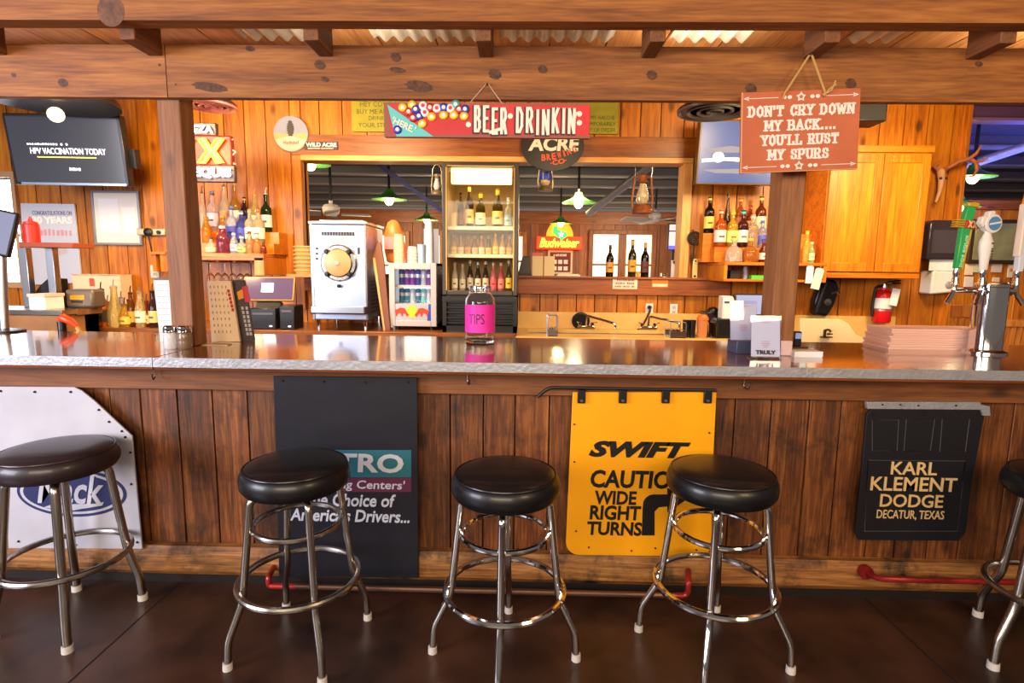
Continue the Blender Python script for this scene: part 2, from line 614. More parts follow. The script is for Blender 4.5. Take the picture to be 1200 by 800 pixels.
# floor: stained concrete with saw cuts
b = B()
b.box(-9, 9, -4, 16, -.1, 0)
FLOORM = mat('stained concrete', (58, 35, 25), .36, bump=.12, bscale=9, var=.75, vscale=3.5)
struct(b.done('floor', FLOORM))
CUT = mat('saw cut', (18, 12, 10), .8)
for i, (pa, pb) in enumerate((((213, 680), (80, 800)), ((1006, 694), (1080, 762)))):
    p0, p1 = atz(*pa, 0), atz(*pb, 0)
    d = (p1-p0).normalized()
    n = V((-d.y, d.x, 0))*.003
    p1 = p1+d*.8
    b = B()
    b.add([p0-n+V((0, 0, .0012)), p0+n+V((0, 0, .0012)), p1+n+V((0, 0, .0012)), p1-n+V((0, 0, .0012))], [(0, 1, 2, 3)])
    struct(b.done('trim_%d' % (i+20), CUT))

def planks(b, x0, x1, z0, z1, y, th, w=.19, gap=.009, rnd=random):
    x = x0
    while x < x1-.01:
        ww = min(w*rnd.uniform(.82, 1.15), x1-x)
        if x1-x-ww < .05:
            ww = x1-x
        b.box(x+gap/2, x+ww-gap/2, y+rnd.uniform(0, .004), y+th, z0, z1)
        x += ww
    return b

# back wall with the pass-through to the dining room
OX0, OX1, OZ0, OZ1 = rect(356, 184, 808, 325, WB)
WX0, WX1 = at(-75, 250, WB).x, at(1127, 190, WB).x
ZT = 3.0
NX0, NX1, NZ0, NZ1 = rect(-60, 208, 21, 330, WB)        # bright window far left
b = B()
HZ1 = rect(356, 160, 808, 184, WB)[3]
planks(b, WX0, NX1, NZ1, ZT, WB, .05)
planks(b, WX0, NX1, 0, NZ0, WB, .05)
planks(b, NX1, OX0, 0, ZT, WB, .05)
planks(b, OX1, WX1, 0, ZT, WB, .05)
planks(b, OX0, OX1, HZ1-.02, ZT, WB, .05)
planks(b, OX0, OX1, 0, OZ0-.04, WB, .05)
b.mat(1).box(WX0, NX1, WB+.05, WB+.09, 0, NZ0).box(WX0, NX1, WB+.05, WB+.09, NZ1, ZT)
b.box(NX1, OX0, WB+.05, WB+.09, 0, ZT).box(OX1, WX1, WB+.05, WB+.09, 0, ZT)
b.box(OX0, OX1, WB+.05, WB+.09, 0, OZ0-.04).box(OX0, OX1, WB+.05, WB+.09, OZ1+.02, ZT)
struct(b.done('wall_back', [WALLZ, mat('gap shadow board', (40, 18, 6), .8)], origin=(0, WB, 0)))
b = B()
b.box(OX0-.08, OX1+.02, WB-.025, WB+.12, OZ1, HZ1)
struct(b.done('trim_1', WALLX, bevel=.004))
b = B()
b.box(OX0, OX1, WB-.035, WB+.14, OZ1-.045, OZ1)
struct(b.done('trim_2', TRIMX, bevel=.004))
b = B()
b.box(OX1-.075, OX1, WB-.035, WB+.14, OZ0, OZ1-.045)
struct(b.done('trim_3', TRIMZ, bevel=.004))
b = B()
b.box(OX0-.07, OX0, WB-.03, WB+.14, OZ0-.3, OZ1)
struct(b.done('trim_4', WALLZ, bevel=.004))
SILLD = wood('sill board', (96, 46, 20), (146, 76, 32), (176, 100, 46), 'X', .45, .1, 1, .5, .2)
SZ0 = rect(607, 325, 808, 345, WB)[2]
SX1 = at(852, 335, WB).x
b = B()
b.box(OX0, SX1, WB-.05, WB+.2, SZ0, OZ0)
struct(b.done('trim_5', SILLD, bevel=.004))
b = B()
b.box(OX0, SX1, WB-.07, WB+.26, OZ0, OZ0+.018)
struct(b.done('trim_6', SILLD, bevel=.004))
# window far left: overexposed daylight
b = B()
SKYW = mat('daylight window', (240, 246, 255), .5, emis=5.5, ecol=(236, 244, 255))
t = B().box(NX0, NX1, WB+.12, WB+.13, NZ0, NZ1).done('window_1', SKYW)
struct(t)
b.box(NX1-.0, NX1+.035, WB-.03, WB+.1, NZ0-.05, NZ1+.05)
b.box(NX0, NX1, WB-.02, WB+.1, NZ1, NZ1+.05).box(NX0, NX1, WB-.02, WB+.1, NZ0-.05, NZ0)
zc = (NZ0+NZ1)/2
b.box(NX0, NX1, WB+.02, WB+.07, zc-.06, zc-.03)
struct(b.done('window_frame', mat('window wood', (190, 150, 110), .5), t))

# ceiling over the aisle, joined to the front roof by a bulkhead
b = B()
b.box(-6, 6, 3.1, WB+.1, ZT, ZT+.06)
struct(b.done('ceiling', WALLX))

# dining room
DY = 14.0
DZ = 3.05
b = B()
b.box(-12, 12, WB+.1, DY+.2, DZ, DZ+.05)
b.mat(1)
y = 5.7
while y < DY:
    b.box(-12, 12, y, y+.09, DZ-.11, DZ)
    b.mat(2)
    b.box(-12, 12, y-.03, y+.12, DZ-.135, DZ-.11)
    b.mat(1)
    y += 1.15
struct(b.done('ceiling_dining', [mat('dark metal deck', (74, 70, 74), .5), mat('purlin web', (96, 92, 94), .5), mat('purlin flange', (134, 130, 130), .45)]))
b = B()
planks(b, -12, 12, 0, DZ-.18, DY, .06, .3, .012)
struct(b.done('wall_far', DARKZ))
b = B()
b.box(-12, 12, DY-.08, DY, DZ-.5, DZ-.2)
struct(b.done('trim_7', WALLX))
b = B()
b.box(-9, -8.9, WB, DY, 0, DZ)
struct(b.done('wall_left', DARKZ))
b = B()
b.box(11, 11.1, WB, DY, 0, DZ)
struct(b.done('wall_right', DARKZ))

def far_window(name, px0, py0, px1, py1, cols, Y=DY, frame=None):
    x0, x1, z0, z1 = rect(px0, py0, px1, py1, Y)
    t = B().box(x0, x1, Y-.035, Y-.03, z0, z1).done(name, mat('bright far pane', (255, 240, 214), .5, emis=1.0, ecol=(255, 236, 205)))
    struct(t)
    f = B()
    wv = m(5, Y)
    f.frame(x0-wv, x1+wv, Y-.12, Y, z0-wv, z1+wv, wv)
    for k in range(1, cols):
        xc = x0+(x1-x0)*k/cols
        f.box(xc-wv*.9, xc+wv*.9, Y-.1, Y, z0, z1)
    zc = z0+(z1-z0)*.5
    f.box(x0, x1, Y-.07, Y, zc-wv*.2, zc+wv*.2)
    struct(f.done('window_frame', frame or WALLZ, t, bevel=.01))
    return t
far_window('door_1', 694, 275, 762, 345, 2, frame=DARKZ)
far_window('window_2', 596, 277, 612, 335, 1)
far_window('window_3', 448, 276, 476, 345, 1)
far_window('window_4', 503, 276, 516, 345, 1)

# partition of the dining room seen past the right end of the back wall
PX0, PX1 = at(1075, 300, 7.6).x, 9.0
PZ1 = at(1165, 246, 7.6).z
b = B()
planks(b, PX0, PX1, 0, PZ1, 7.6, .1, .26, .008)
struct(b.done('wall_partition', WALLZ))
b = B()
b.box(PX0, PX1, 7.52, 7.72, PZ1, PZ1+.12)
struct(b.done('trim_8', WALLX, bevel=.01))
b = B()
b.box(WX1-.02, WX1+.012, WB-.05, WB+.14, 0, ZT)
struct(b.done('trim_9', WALLZ, bevel=.004))

# ================================================================ timber frame over the bar
BZ0, BZ1 = at(600, 116.5, BEAMY).z, at(600, 54, BEAMY).z
seam = at(195, 90, BEAMY).x
KNOT = mat('dark knot', (84, 48, 26), .6, var=.6, vscale=60)
for x0, x1, lab in ((-3.6, seam-.002, 'long rough timber beam left of the joint above the left post'), (seam+.002, 3.6, 'long rough timber beam carrying the two hanging signs across the bar')):
    b = B().box(x0, x1, BEAMY, BEAMY+.036, BZ0, BZ1).mat(1)
    for kx, ky, kr_, kw in ((74, 97, 4.5, 1.3), (16, 88, 2.5, 1.2), (246, 102, 5, 4), (375, 76, 5, 1.3), (381, 93, 3, 1.6), (293, 57, 3, 1.8), (464, 67, 5, 1.2), (466, 82, 3, 3), (491, 101, 6, 2.6), (580, 87, 5.5, 1.3), (636, 81, 4.5, 1.2), (764, 88, 5, 1.2), (880, 104, 5.5, 1.2), (997, 98, 5.5, 1.1), (1147, 75, 3, 1.4), (187, 76, 1.6, 1), (196, 101, 1.2, 1), (206, 99, 1.2, 1)):
        kc = at(kx, ky, BEAMY)
        if x0 < kc.x < x1:
            rr_ = m(kr_, BEAMY)
            b.prism([(kc.x+rr_*kw*math.cos(2*PI*k/18)*(1+.12*math.sin(3*k)), kc.z+rr_*math.sin(2*PI*k/18)-.12*rr_*kw*math.cos(2*PI*k/18)) for k in range(18)], BEAMY-.0006, BEAMY+.001)
    tag(b.done('ceiling_beam', [BEAMX, KNOT]), lab, 'beam', 'lower beams across the bar')
UZ0 = at(600, 25, 2.2).z
kc = at(130, 13, 2.2)
tag(B().box(-3.6, 3.6, 2.2, 2.274, UZ0, UZ0+.24).mat(1).prism([(kc.x+.052*math.cos(2*PI*k/24), kc.z+.056*math.sin(2*PI*k/24)) for k in range(24)], 2.1992, 2.201).done('ceiling_beam', [BEAMX, mat('end grain knot', (104, 66, 44), .6, var=.5, vscale=40)]), 'uppermost timber header across the very top, nearest the viewer', 'beam')
pl, pr = at(206, 262, POSTY).x, at(924, 300, POSTY).x
PW = .103
for xc, lab in ((pl, 'square weathered timber post on the bar beside the salt shaker and paper menus'), (pr, 'square weathered timber post on the bar behind the hanging terracotta sign')):
    b = B().box(xc-PW/2, xc+PW/2, POSTY, POSTY+(.103 if xc < 0 else .125), BT, BZ1-.01)
    tag(b.done('wooden_post', POSTZ, bevel=.006), lab, 'post', 'posts standing on the bar')
b = B()
JL = ['joist above the left post', 'joist between the left post and the round hop sign', 'middle joist above the red sign',
      'joist right of the second corrugated sheet', 'joist above the hook of the terracotta sign', 'joist nearest the right edge']
jz = BZ1-.045
for px, lab in zip((0, 182, 382, 570, 760, 950, 1141), ['joist at the left edge of the picture']+JL):
    x = at(px, 58, BEAMY).x
    o = B().box(x-.03, x+.03, 2.274, BEAMY, jz, jz+.14).done('roof_joist', JOISTY, bevel=.004)
    tag(o, 'short timber roof '+lab, 'joist', 'joists between the two beams')
# roof deck: boards and corrugated sheets
RZ = 2.575
b = B()
x = -4
while x < 4:
    b.box(x+.004, x+.29, 1.6, 3.16, RZ+.03, RZ+.055)
    x += .294
struct(b.done('ceiling_front', DECKY))
b = B()
b.box(-6, 6, 3.14, 3.18, RZ-.02, ZT+.05)
struct(b.done('trim_10', BEAMX))
CORR = mat('corrugated galvanised sheet', (206, 196, 178), .42, .35, var=.15, vscale=5)
for pa, pb, lab in ((290, 364, 'left of the red sign'), (440, 560, 'above the left half of the red sign'), (588, 718, 'above the right half of the red sign'), (782, 868, 'above the left of the terracotta sign'), (985, 1040, 'above the right edge of the terracotta sign')):
    x0, x1 = at(pa, 45, 2.95).x, at(pb, 45, 2.95).x
    n = max(8, int((x1-x0)/.076)*8)
    vs, fs = [], []
    for k in range(n+1):
        x = x0+(x1-x0)*k/n
        z = RZ-.004+.014*math.sin(2*PI*(x-x0)/.076)
        vs += [V((x, 1.9, z)), V((x, 2.93, z)), V((x, 1.9, z+.003)), V((x, 2.93, z+.003))]
    for k in range(n):
        a, c = 4*k, 4*(k+1)
        fs += [(a, a+1, c+1, c), (a+2, c+2, c+3, a+3), (a+1, a+3, c+3, c+1), (a, c, c+2, a+2)]
    tag(B().add(vs, fs).done('corrugated_sheet', CORR, ang=60), 'wavy corrugated roof sheet '+lab, 'roof sheet', 'corrugated roof sheets')

# ================================================================ bar
bar = thing('bar_counter', 'long wooden bar with glossy brown top, metal edge strip and plank front', 'bar', (0, BP, 0))
BX0, BX1 = -3.6, 3.6
seamx = at(178, 418, BF).x
B().box(BX0, seamx-.002, BF+.004, BB, BT-.05, BT).box(seamx+.001, BX1, BF+.004, BB, BT-.05, BT).done('countertop', BARTOP, bar, bevel=.003)
ez = at(600, 437, BF).z
B().box(BX0, seamx-.001, BF, BF+.006, ez, BT+.001).box(seamx+.001, BX1, BF, BF+.006, ez, BT+.001).box(at(945, 440, BF).x, at(952, 440, BF).x, BF-.002, BF, ez, BT+.001).done('edge_strip', GALV, bar, bevel=.001)['label'] = 'grey metal edge strip'
az = at(600, 463, BP-.03).z
B().box(BX0, BX1, BP-.03, BP+.02, az, BT-.05).done('apron_board', FRONTX, bar, bevel=.004)
bz = at(600, 650, BP-.05).z
b = B()
rr = random.Random(3)
planks(b, BX0, BX1, .02, az, BP, .05, .148, .006, rr)
b.done('front_panel', FRONTZ, bar, bevel=.0025)
B().box(BX0, BX1, BP+.05, BP+.09, 0, BT-.05).box(BX0, BX1, BB-.06, BB-.03, 0, BT-.05).done('back_panel', BEAMX, bar)
bb0 = at(600, 684, BP-.05).z
prof = [(BP, bz), (BP-.035, bz), (BP-.05, bz-.03), (BP-.05, bb0+.025), (BP-.03, bb0), (BP, bb0)]
b = B()
n = len(prof)
vs = [V((BX0, y, z)) for y, z in prof]+[V((BX1, y, z)) for y, z in prof]
b.add(vs, [tuple(range(n)), tuple(range(2*n-1, n-1, -1))]+[(i, (i+1) % n, (i+1) % n+n, i+n) for i in range(n)])
b.done('base_log', BASEX, bar)['label'] = 'worn rounded timber along the base'
B().box(BX0, BX1, BP-.015, BP+.05, 0, bb0).done('toe_board', mat('dark toe board', (26, 16, 12), .6), bar)
HOOKM = mat('hook metal', (130, 124, 118), .3, 1)
for px, py in ((180, 432), (548, 438), (873, 443)):
    p = at(px, py, BP-.055)
    z0 = BT-.05
    pts = [V((p.x, BP-.05, z0)), V((p.x, BP-.05, z0-.05))]
    for k in range(1, 8):
        a = PI*k/8
        pts.append(V((p.x+.018*(1-math.cos(a))*.3, BP-.05-.016*(1-math.cos(a)), z0-.05-.016*math.sin(a))))
    pts.append(V((p.x+.01, BP-.082, z0-.04)))
    B().tube(pts, .0028, 8).done('purse_hook', HOOKM, bar)['label'] = 'metal purse hook under the edge'

# red foot pipes
REDP = mat('red worn pipe', (150, 36, 34), .32, .3, var=.4, vscale=9)
def bend(pts, r=.05, k=6):
    out = [pts[0]]
    for i in range(1, len(pts)-1):
        p, a, c = pts[i], pts[i-1], pts[i+1]
        u, v = (a-p).normalized(), (c-p).normalized()
        rr_ = min(r, (a-p).length*.45, (c-p).length*.45)
        for j in range(k+1):
            t = j/k
            q0, q1 = p+u*rr_, p+v*rr_
            out.append((1-t)**2*q0+2*t*(1-t)*p+t*t*q1)
    out.append(pts[-1])
    return out
FY = 2.225
fl = thing('foot_rail', 'red and bare metal foot pipe along the floor under the black and yellow mud flaps', 'foot rail', (0, FY, .0), 'red foot pipes under the bar')
a0, a1 = at(321, 664, BP-.05), at(806, 668, BP-.05)
c0, c1 = at(315, 688, FY), at(806, 696, FY)
zr = (c0.z+c1.z)/2
B().tube(bend([V((a0.x, BP-.051, a0.z)), V((c0.x, FY, a0.z)), V((c0.x, FY, zr)), V((c0.x+.12, FY, zr))], .03), .0125, 10).done('elbow', REDP, fl)['label'] = 'red painted elbow'
B().tube(bend([V((a1.x, BP-.051, a1.z)), V((c1.x, FY, a1.z)), V((c1.x, FY, zr)), V((c1.x-.06, FY, zr))], .03), .0125, 10).done('elbow', REDP, fl)['label'] = 'red painted elbow'
B().cyl((c0.x+.11, FY, zr), (c1.x-.05, FY, zr), .0125, seg=10).done('pipe', mat('scuffed pipe', (120, 88, 74), .3, .8), fl)['label'] = 'bare scuffed metal pipe'
p = at(1012, 668, BP-.05)
q = at(1060, 679, FY)
fr = thing('foot_rail', 'red foot pipe starting from a flange below the black dealer flap at right', 'foot rail', (p.x, FY, 0), 'red foot pipes under the bar')
B().tube(bend([V((p.x, BP-.051, p.z)), V((p.x+.02, FY+.02, p.z)), V((q.x, FY, q.z)), V((q.x+1.6, FY, q.z))], .05), .0125, 10).done('pipe', REDP, fr)
B().cyl((p.x, BP-.075, p.z), (p.x, BP-.052, p.z), .03, seg=18).done('flange', REDP, fr)

# ================================================================ mud flaps
FLY = BP-.045
def poly_px(pts, Y):
    return [(at(x, y, Y).x, at(x, y, Y).z) for x, y in pts]
WHITEF = mat('off white rubber', (188, 186, 196), .5, var=.12, vscale=4)
NAVY = mat('navy print', (38, 44, 92), .5)
SCREW = mat('screw head', (52, 48, 46), .4, .7)

def flap(name, label, pts, matl, th=.008, Y=FLY):
    z = min(at(x, y, Y).z for x, y in pts)
    xc = at(sum(p[0] for p in pts)/len(pts), pts[0][1], Y).x
    t = thing(name, label, 'mud flap', (xc, Y, z), 'truck mud flaps on the bar front')
    B().prism(poly_px(pts, Y), Y-th, Y).done('sheet', matl, t, bevel=.0015, ang=50)
    return t
def dots(t, pts, Y, r=.007, name='rivet', mt=SCREW):
    for x, y in pts:
        p = at(x, y, Y)
        B().cyl((p.x, Y+.001, p.z), (p.x, Y-.005, p.z), r, r*.7, 10).done(name, mt, t)
mk = flap('mud_flap', 'large off-white mud flap with navy oval emblem behind the leftmost stool',
          [(-70, 452), (88, 453), (97, 457), (112, 469), (156, 510), (158, 535), (168, 642), (12, 641), (6, 560), (-2, 545), (-70, 545)], WHITEF)
cc = at(84, 577, FLY-.009)
def ellipse(rx, rz, n=48, c=cc):
    return [(c.x+rx*math.cos(2*PI*k/n), c.z+rz*math.sin(2*PI*k/n)) for k in range(n)]
s = m(1, FLY)*1.05
b = B().prism(ellipse(66*s, 30*s), FLY-.0095, FLY-.008)
b.mat(1).prism(ellipse(62*s, 26.5*s), FLY-.0105, FLY-.009)
b.mat(0).prism(ellipse(58*s, 23.5*s), FLY-.0115, FLY-.010)
b.done('emblem', [NAVY, WHITEF], mk)['label'] = 'navy oval emblem with a white ring'
B().tpx('Mack', 43, 557, 122, 590, FLY-.0115, shear=.28, bold=.02).done('lettering', WHITEF, mk)
B().tpx('®', 92, 551, 99, 556, FLY-.0115).done('trademark_sign', WHITEF, mk)
b = B().prism(poly_px([(52, 594), (60, 591), (112, 590), (122, 588), (120, 592), (95, 596), (80, 599)], FLY-.0115), FLY-.013, FLY-.0115).done('underline', WHITEF, mk)
dots(mk, [(1, 458), (41, 459), (83, 459), (116, 480), (128, 494), (143, 505), (147, 512), (153, 530), (154, 567), (161, 635), (22, 634), (89, 638)], FLY-.008, .006)

BLKF = mat('black rubber flap', (24, 24, 34), .42, bump=.35, bscale=3.5)
FLY = BP-.058
pt = flap('mud_flap', 'tall black mud flap with teal and purple lettering bands behind the second stool',
          [(321, 440), (489, 442), (491, 676), (328, 674), (325, 560)], BLKF, Y=FLY)
TEAL = mat('teal band', (34, 104, 122), .5)
PURP = mat('purple red band', (96, 34, 66), .5)
Y = FLY-.008
B().prism(poly_px([(352, 527), (482, 527), (482, 559), (352, 559)], Y), Y-.002, Y).done('upper_band', TEAL, pt)['label'] = 'teal band'
B().prism(poly_px([(352, 559.5), (482, 559.5), (482, 576), (352, 576)], Y), Y-.002, Y).done('lower_band', PURP, pt)['label'] = 'dark purple red band'
LGREY = mat('light grey print', (196, 198, 212), .55)
B().tpx('PETRO', 356, 531, 473, 553, Y-.002, bold=.03, shear=.05).tpx("Stopping Centers'", 356, 562, 475, 575, Y-.002, bold=.012, shear=.1)\
   .tpx('The Choice of', 357, 578, 464, 593, Y, bold=.02, shear=.2).tpx("America's Drivers...", 340, 596, 480, 611, Y, bold=.02, shear=.2).done('lettering', LGREY, pt)
dots(pt, [(331, 446), (379, 447), (428, 448), (478, 448)], Y, .006)

FLY = BP-.045
YELF = mat('yellow vinyl', (246, 166, 10), .42, var=.1, vscale=3, bump=.1, bscale=3)
def rc(x, y, r, a0, a1, n=7):
    return [(x+r*math.cos(R(a0+(a1-a0)*k/n)), y+r*math.sin(R(a0+(a1-a0)*k/n))) for k in range(n+1)]
sw = flap('mud_flap', 'yellow caution mud flap with black lettering hanging between the third and fourth stools',
          [(671, 459), (839, 459), (834, 560)]+rc(818, 636, 15, 0, 90)+rc(678, 634, 15, 90, 180), YELF)
BLKI = mat('black ink', (16, 14, 14), .5)
Y = FLY-.008
b = B().tpx('SWIFT', 690, 517, 809, 536, Y, bold=.055, shear=.32).tpx('CAUTION', 692, 551, 806, 572, Y, bold=.03, shear=.08)
b.tpx('WIDE', 697, 575, 746, 591, Y, bold=.03, shear=.05).tpx('RIGHT', 691, 592, 751, 609, Y, bold=.03, shear=.05).tpx('TURNS', 688, 611, 752, 627, Y, bold=.03, shear=.05)
b.done('lettering', BLKI, sw)
ar = [(752, 627), (753, 596)]+[(766-13*math.cos(R(a)), 592-13*math.sin(R(a))) for a in (20, 45, 70, 90)]+[(782, 579), (782, 571), (803, 586), (782, 600), (782, 593), (772, 594), (767, 599), (767, 627)]
B().prism(poly_px(ar, Y), Y-.002, Y).done('turn_arrow', BLKI, sw)['label'] = 'black arrow bending right'
dots(sw, [(673, 497), (673, 541), (831, 507), (690, 641), (740, 645), (675, 622), (768, 642), (816, 644)], Y, .0045)
p0, p1 = at(630, 459, FLY), at(838, 458, FLY)
rod = [V((p0.x, FLY-.012, p0.z-.02)), V((p0.x+.02, FLY-.012, p0.z)), V((p0.x+.05, FLY-.014, p1.z+.006)), V((p1.x, FLY-.014, p1.z+.006))]
B().tube(bend(rod, .03), .007, 8).done('hanger_rod', BLACKM, sw)['label'] = 'black bent hanger rod'
for x in (681, 729, 779, 828):
    q = rect(x-4.5, 456, x+4.5, 471, FLY)
    bq = B().box(q[0], q[1], FLY-.024, FLY+.002, q[2], q[3])
    cl = bq.done('clip', BLACKM, sw, bevel=.002)
    B().cyl(((q[0]+q[1])/2, FLY-.024, q[2]+.012), ((q[0]+q[1])/2, FLY-.029, q[2]+.012), .007, .005, 10).done('bolt', STEEL, cl)

kk = flap('mud_flap', 'black mud flap with beige dealer lettering under a metal bar near the right edge',
          [(1014, 484), (1020, 478), (1148, 479), (1151, 486), (1137, 560), (1129, 622), (1122, 632), (1005, 631), (1000, 622), (1007, 560)], RUBBER, .012)
Y2 = FLY-.012
BEIGE = mat('beige print', (214, 178, 122), .55)
B().tpx('KARL', 1044, 541, 1098, 556, Y2, bold=.012).tpx('KLEMENT', 1020, 559, 1121, 575, Y2, bold=.012).tpx('DODGE', 1031, 579, 1105, 594, Y2, bold=.012).tpx('DECATUR, TEXAS', 1027, 597.5, 1106, 609, Y2, bold=.005).done('lettering', BEIGE, kk)
b = B()
for pts in ([(1022, 492), (1053, 492), (1051, 528), (1022, 528)], [(1062, 491), (1095, 491), (1090, 528), (1059, 528)], [(1104, 491), (1136, 491), (1131, 529), (1101, 529)], [(1017, 539), (1131, 540), (1122, 622), (1013, 622)]):
    q = [V((x, Y2-.001, z)) for x, z in poly_px(pts, Y2)]
    b.tube(q, .0022, 6, True)
b.done('moulded_frames', mat('worn rubber line', (70, 62, 62), .5), kk)
B().prism(poly_px([(1016, 471), (1149, 471), (1150, 474), (1160, 476), (1161, 487), (1152, 487), (1150, 480), (1017, 479)], FLY-.02), FLY-.02, FLY).done('mounting_bar', GALV, kk, bevel=.001)['label'] = 'grey metal mounting bar'
dots(kk, [(1023, 485), (1083, 485), (1145, 485)], Y2, .008)
dots(kk, [(1034, 474), (1055, 474), (1076, 475), (1120, 475)], FLY-.02, .004, 'slot', BLACKM)

# ================================================================ bar stools
VINYL = mat('black vinyl', (15, 14, 17), .36, coat=.12, bump=.08, bscale=5)
VINYLB = mat('worn brown black vinyl', (42, 30, 33), .38, coat=.15, bump=.1, bscale=6)
TIP = mat('white rubber foot tip', (206, 198, 190), .5)
def stool(label, loc, rz, rings, vin, met, ss=1.09, fr=.268):
    t = thing('bar_stool', label, 'bar stool', (0, 0, 0), 'bar stools along the bar')
    prof = [(0, .632), (.15, .632), (.168, .638), (.178, .655), (.1795, .676), (.176, .695), (.170, .708), (.164, .714)]
    B().lathe([(a*ss, z) for a, z in prof+[(.158, .7155)]], seg=48).done('seat_band', vin, t)
    prof = [(.162, .711), (.161, .717), (.15, .7235), (.11, .7305), (.05, .7335), (0, .734)]
    seat = B().lathe([(a*ss, z) for a, z in prof], seg=48).done('seat', vin, t)
    B().ring((0, 0, .714), .1655*ss, .0042, None, 48, 8).done('piping', vin, seat)
    B().cyl((0, 0, .612), (0, 0, .634), .10, .115, 28).done('swivel_plate', BLACKM, t)
    for k in range(4):
        a = PI/2*k
        u = V((math.cos(a), math.sin(a), 0))
        z = V((0, 0, 1))
        pts = bend([u*.07+z*.617, u*.158+z*.617, u*.195+z*.29, u*.202+z*.235, u*(fr-.006)+z*.105, u*fr+z*.0], .028, 5)
        lt = .0135 if rings > 1 else .016
        lg = B().tube(pts, lt, 12).done('leg', met, t)
        B().cyl(u*fr+z*0, u*fr+z*.026, lt+.004, lt+.003, 14).done('foot_tip', TIP, lg)['label'] = 'white rubber tip'
    B().ring((0, 0, .272), .215, .0128).done('footrest_ring', met, t)
    if rings > 1:
        B().ring((0, 0, .492), .156, .011).done('support_ring', met, t)
    t.location = loc
    t.rotation_euler = (0, 0, rz)
    return t
def from_feet(L, Rt):
    a, c = atz(*L, 0), atz(*Rt, 0)
    print('stool span', round((c-a).length, 3), 'centre', [round(v, 3) for v in (a+c)/2])
    d = c-a
    return (a+c)/2, math.atan2(d.y, d.x), d.length/2
for L, Rt, n, vin, met, lab in (
        ((2, 747), (160, 704), 1, VINYLB, STEELD, 'scuffed brown-black bar stool with a single ring in front of the white flap'),
        ((267, 784), (431, 725), 2, VINYL, STEELD, 'black vinyl bar stool with dull metal legs in front of the black teal-lettered flap'),
        ((507, 764), (675, 773), 2, VINYL, CHROME, 'shiny chrome bar stool with black seat in the middle, left of the yellow flap'),
        ((747, 738), (928, 788), 2, VINYL, CHROME, 'shiny chrome bar stool with black seat overlapping the right of the yellow flap')):
    c, a, fr_ = from_feet(L, Rt)
    stool(lab, (c.x, c.y, 0), a, n, vin, met, 1.15 if n == 1 else 1.09, min(.275, max(.24, fr_)))
fA, fB = atz(1147, 722, 0), atz(1161, 780, 0)
dd = (fB-fA)
print('stool5 side', dd.length)
nn = V((-dd.y, dd.x, 0)).normalized()
sc = (fA+fB)/2+nn*.19
f = fA
stool('bar stool with black seat cut off by the right edge beside the dealer flap', (sc.x, sc.y, 0), math.atan2(f.y-sc.y, f.x-sc.x), 1, VINYL, STEELD, 1.16)
print('stool5', sc, (f-sc).xy.length)
# ================================================================ hanging signs
SY = BEAMY-.026
x0, x1, z0, z1 = rect(451, 121.5, 691, 162, SY)
RED = mat('red sign paint', (206, 36, 40), .5, var=.25, vscale=5)
sg = thing('hanging_sign', 'long red painted sign hanging by string from the beam above the pass-through', 'sign', ((x0+x1)/2, SY, z0))
EDGE = mat('worn sign edge', (150, 84, 70), .6)
B().box(x0, x1, SY-.012, SY+.012, z0, z1).done('board', [RED], sg, bevel=.002)
b = B().box(x0+.025, x1, SY-.0128, SY-.0122, z0, z0+.012).box(x0, x0+.025, SY-.0128, SY-.0122, z0, z1).box(x0+.025, x1, SY-.0128, SY-.0122, z1-.008, z1)
b.done('worn_edge', EDGE, sg)
F = SY-.013
TQ = mat('turquoise paint', (92, 196, 190), .5)
B().prism(poly_px([(454, 122.5), (508, 160), (465, 160), (461, 150)], F), F-.002, F).done('pennant', TQ, sg)['label'] = 'turquoise pennant'
CRM = mat('cream paint', (242, 226, 206), .5)
DKS = mat('dark shadow paint', (60, 14, 24), .5)
b = B()
for (s_, a, c, d, e_, k) in (('BEER', 556, 126.5, 594, 155, 0), ('DRINKIN', 605, 128.5, 674, 156, 0)):
    q = rect(a, c, d, e_, F)
    strokes(b.mat(0), s_, q[0]-.003, q[1]-.003, q[2]-.003, q[3]-.003, F, .019, .0015, False, .42, random.Random(2))
    strokes(b.mat(1), s_, *q, F-.0015, .0115, .002, False, .42, random.Random(2))
b.mat(1).tpx("'HERE.'", 459, 135, 488, 158, F-.002, bold=.02, rot=-.42, keep=True)
for px, py in ((549, 146), (598, 136), (679, 133.5), (679, 144)):
    p = at(px, py, F)
    b.prism([(p.x+.011*math.cos(2*PI*k/14), p.z+.011*math.sin(2*PI*k/14)) for k in range(14)], F-.002, F)
b.prism(poly_px([(571, 154), (591, 148), (592, 151), (574, 157)], F), F-.002, F)
b.prism(poly_px([(674, 131), (676.5, 131), (675, 139), (673.5, 138)], F), F-.002, F)
b.done('lettering', [DKS, CRM], sg)
CAPC = {'y': (240, 190, 50), 'r': (196, 40, 44), 'b': (52, 62, 168), 'w': (236, 232, 232), 't': (70, 170, 170)}
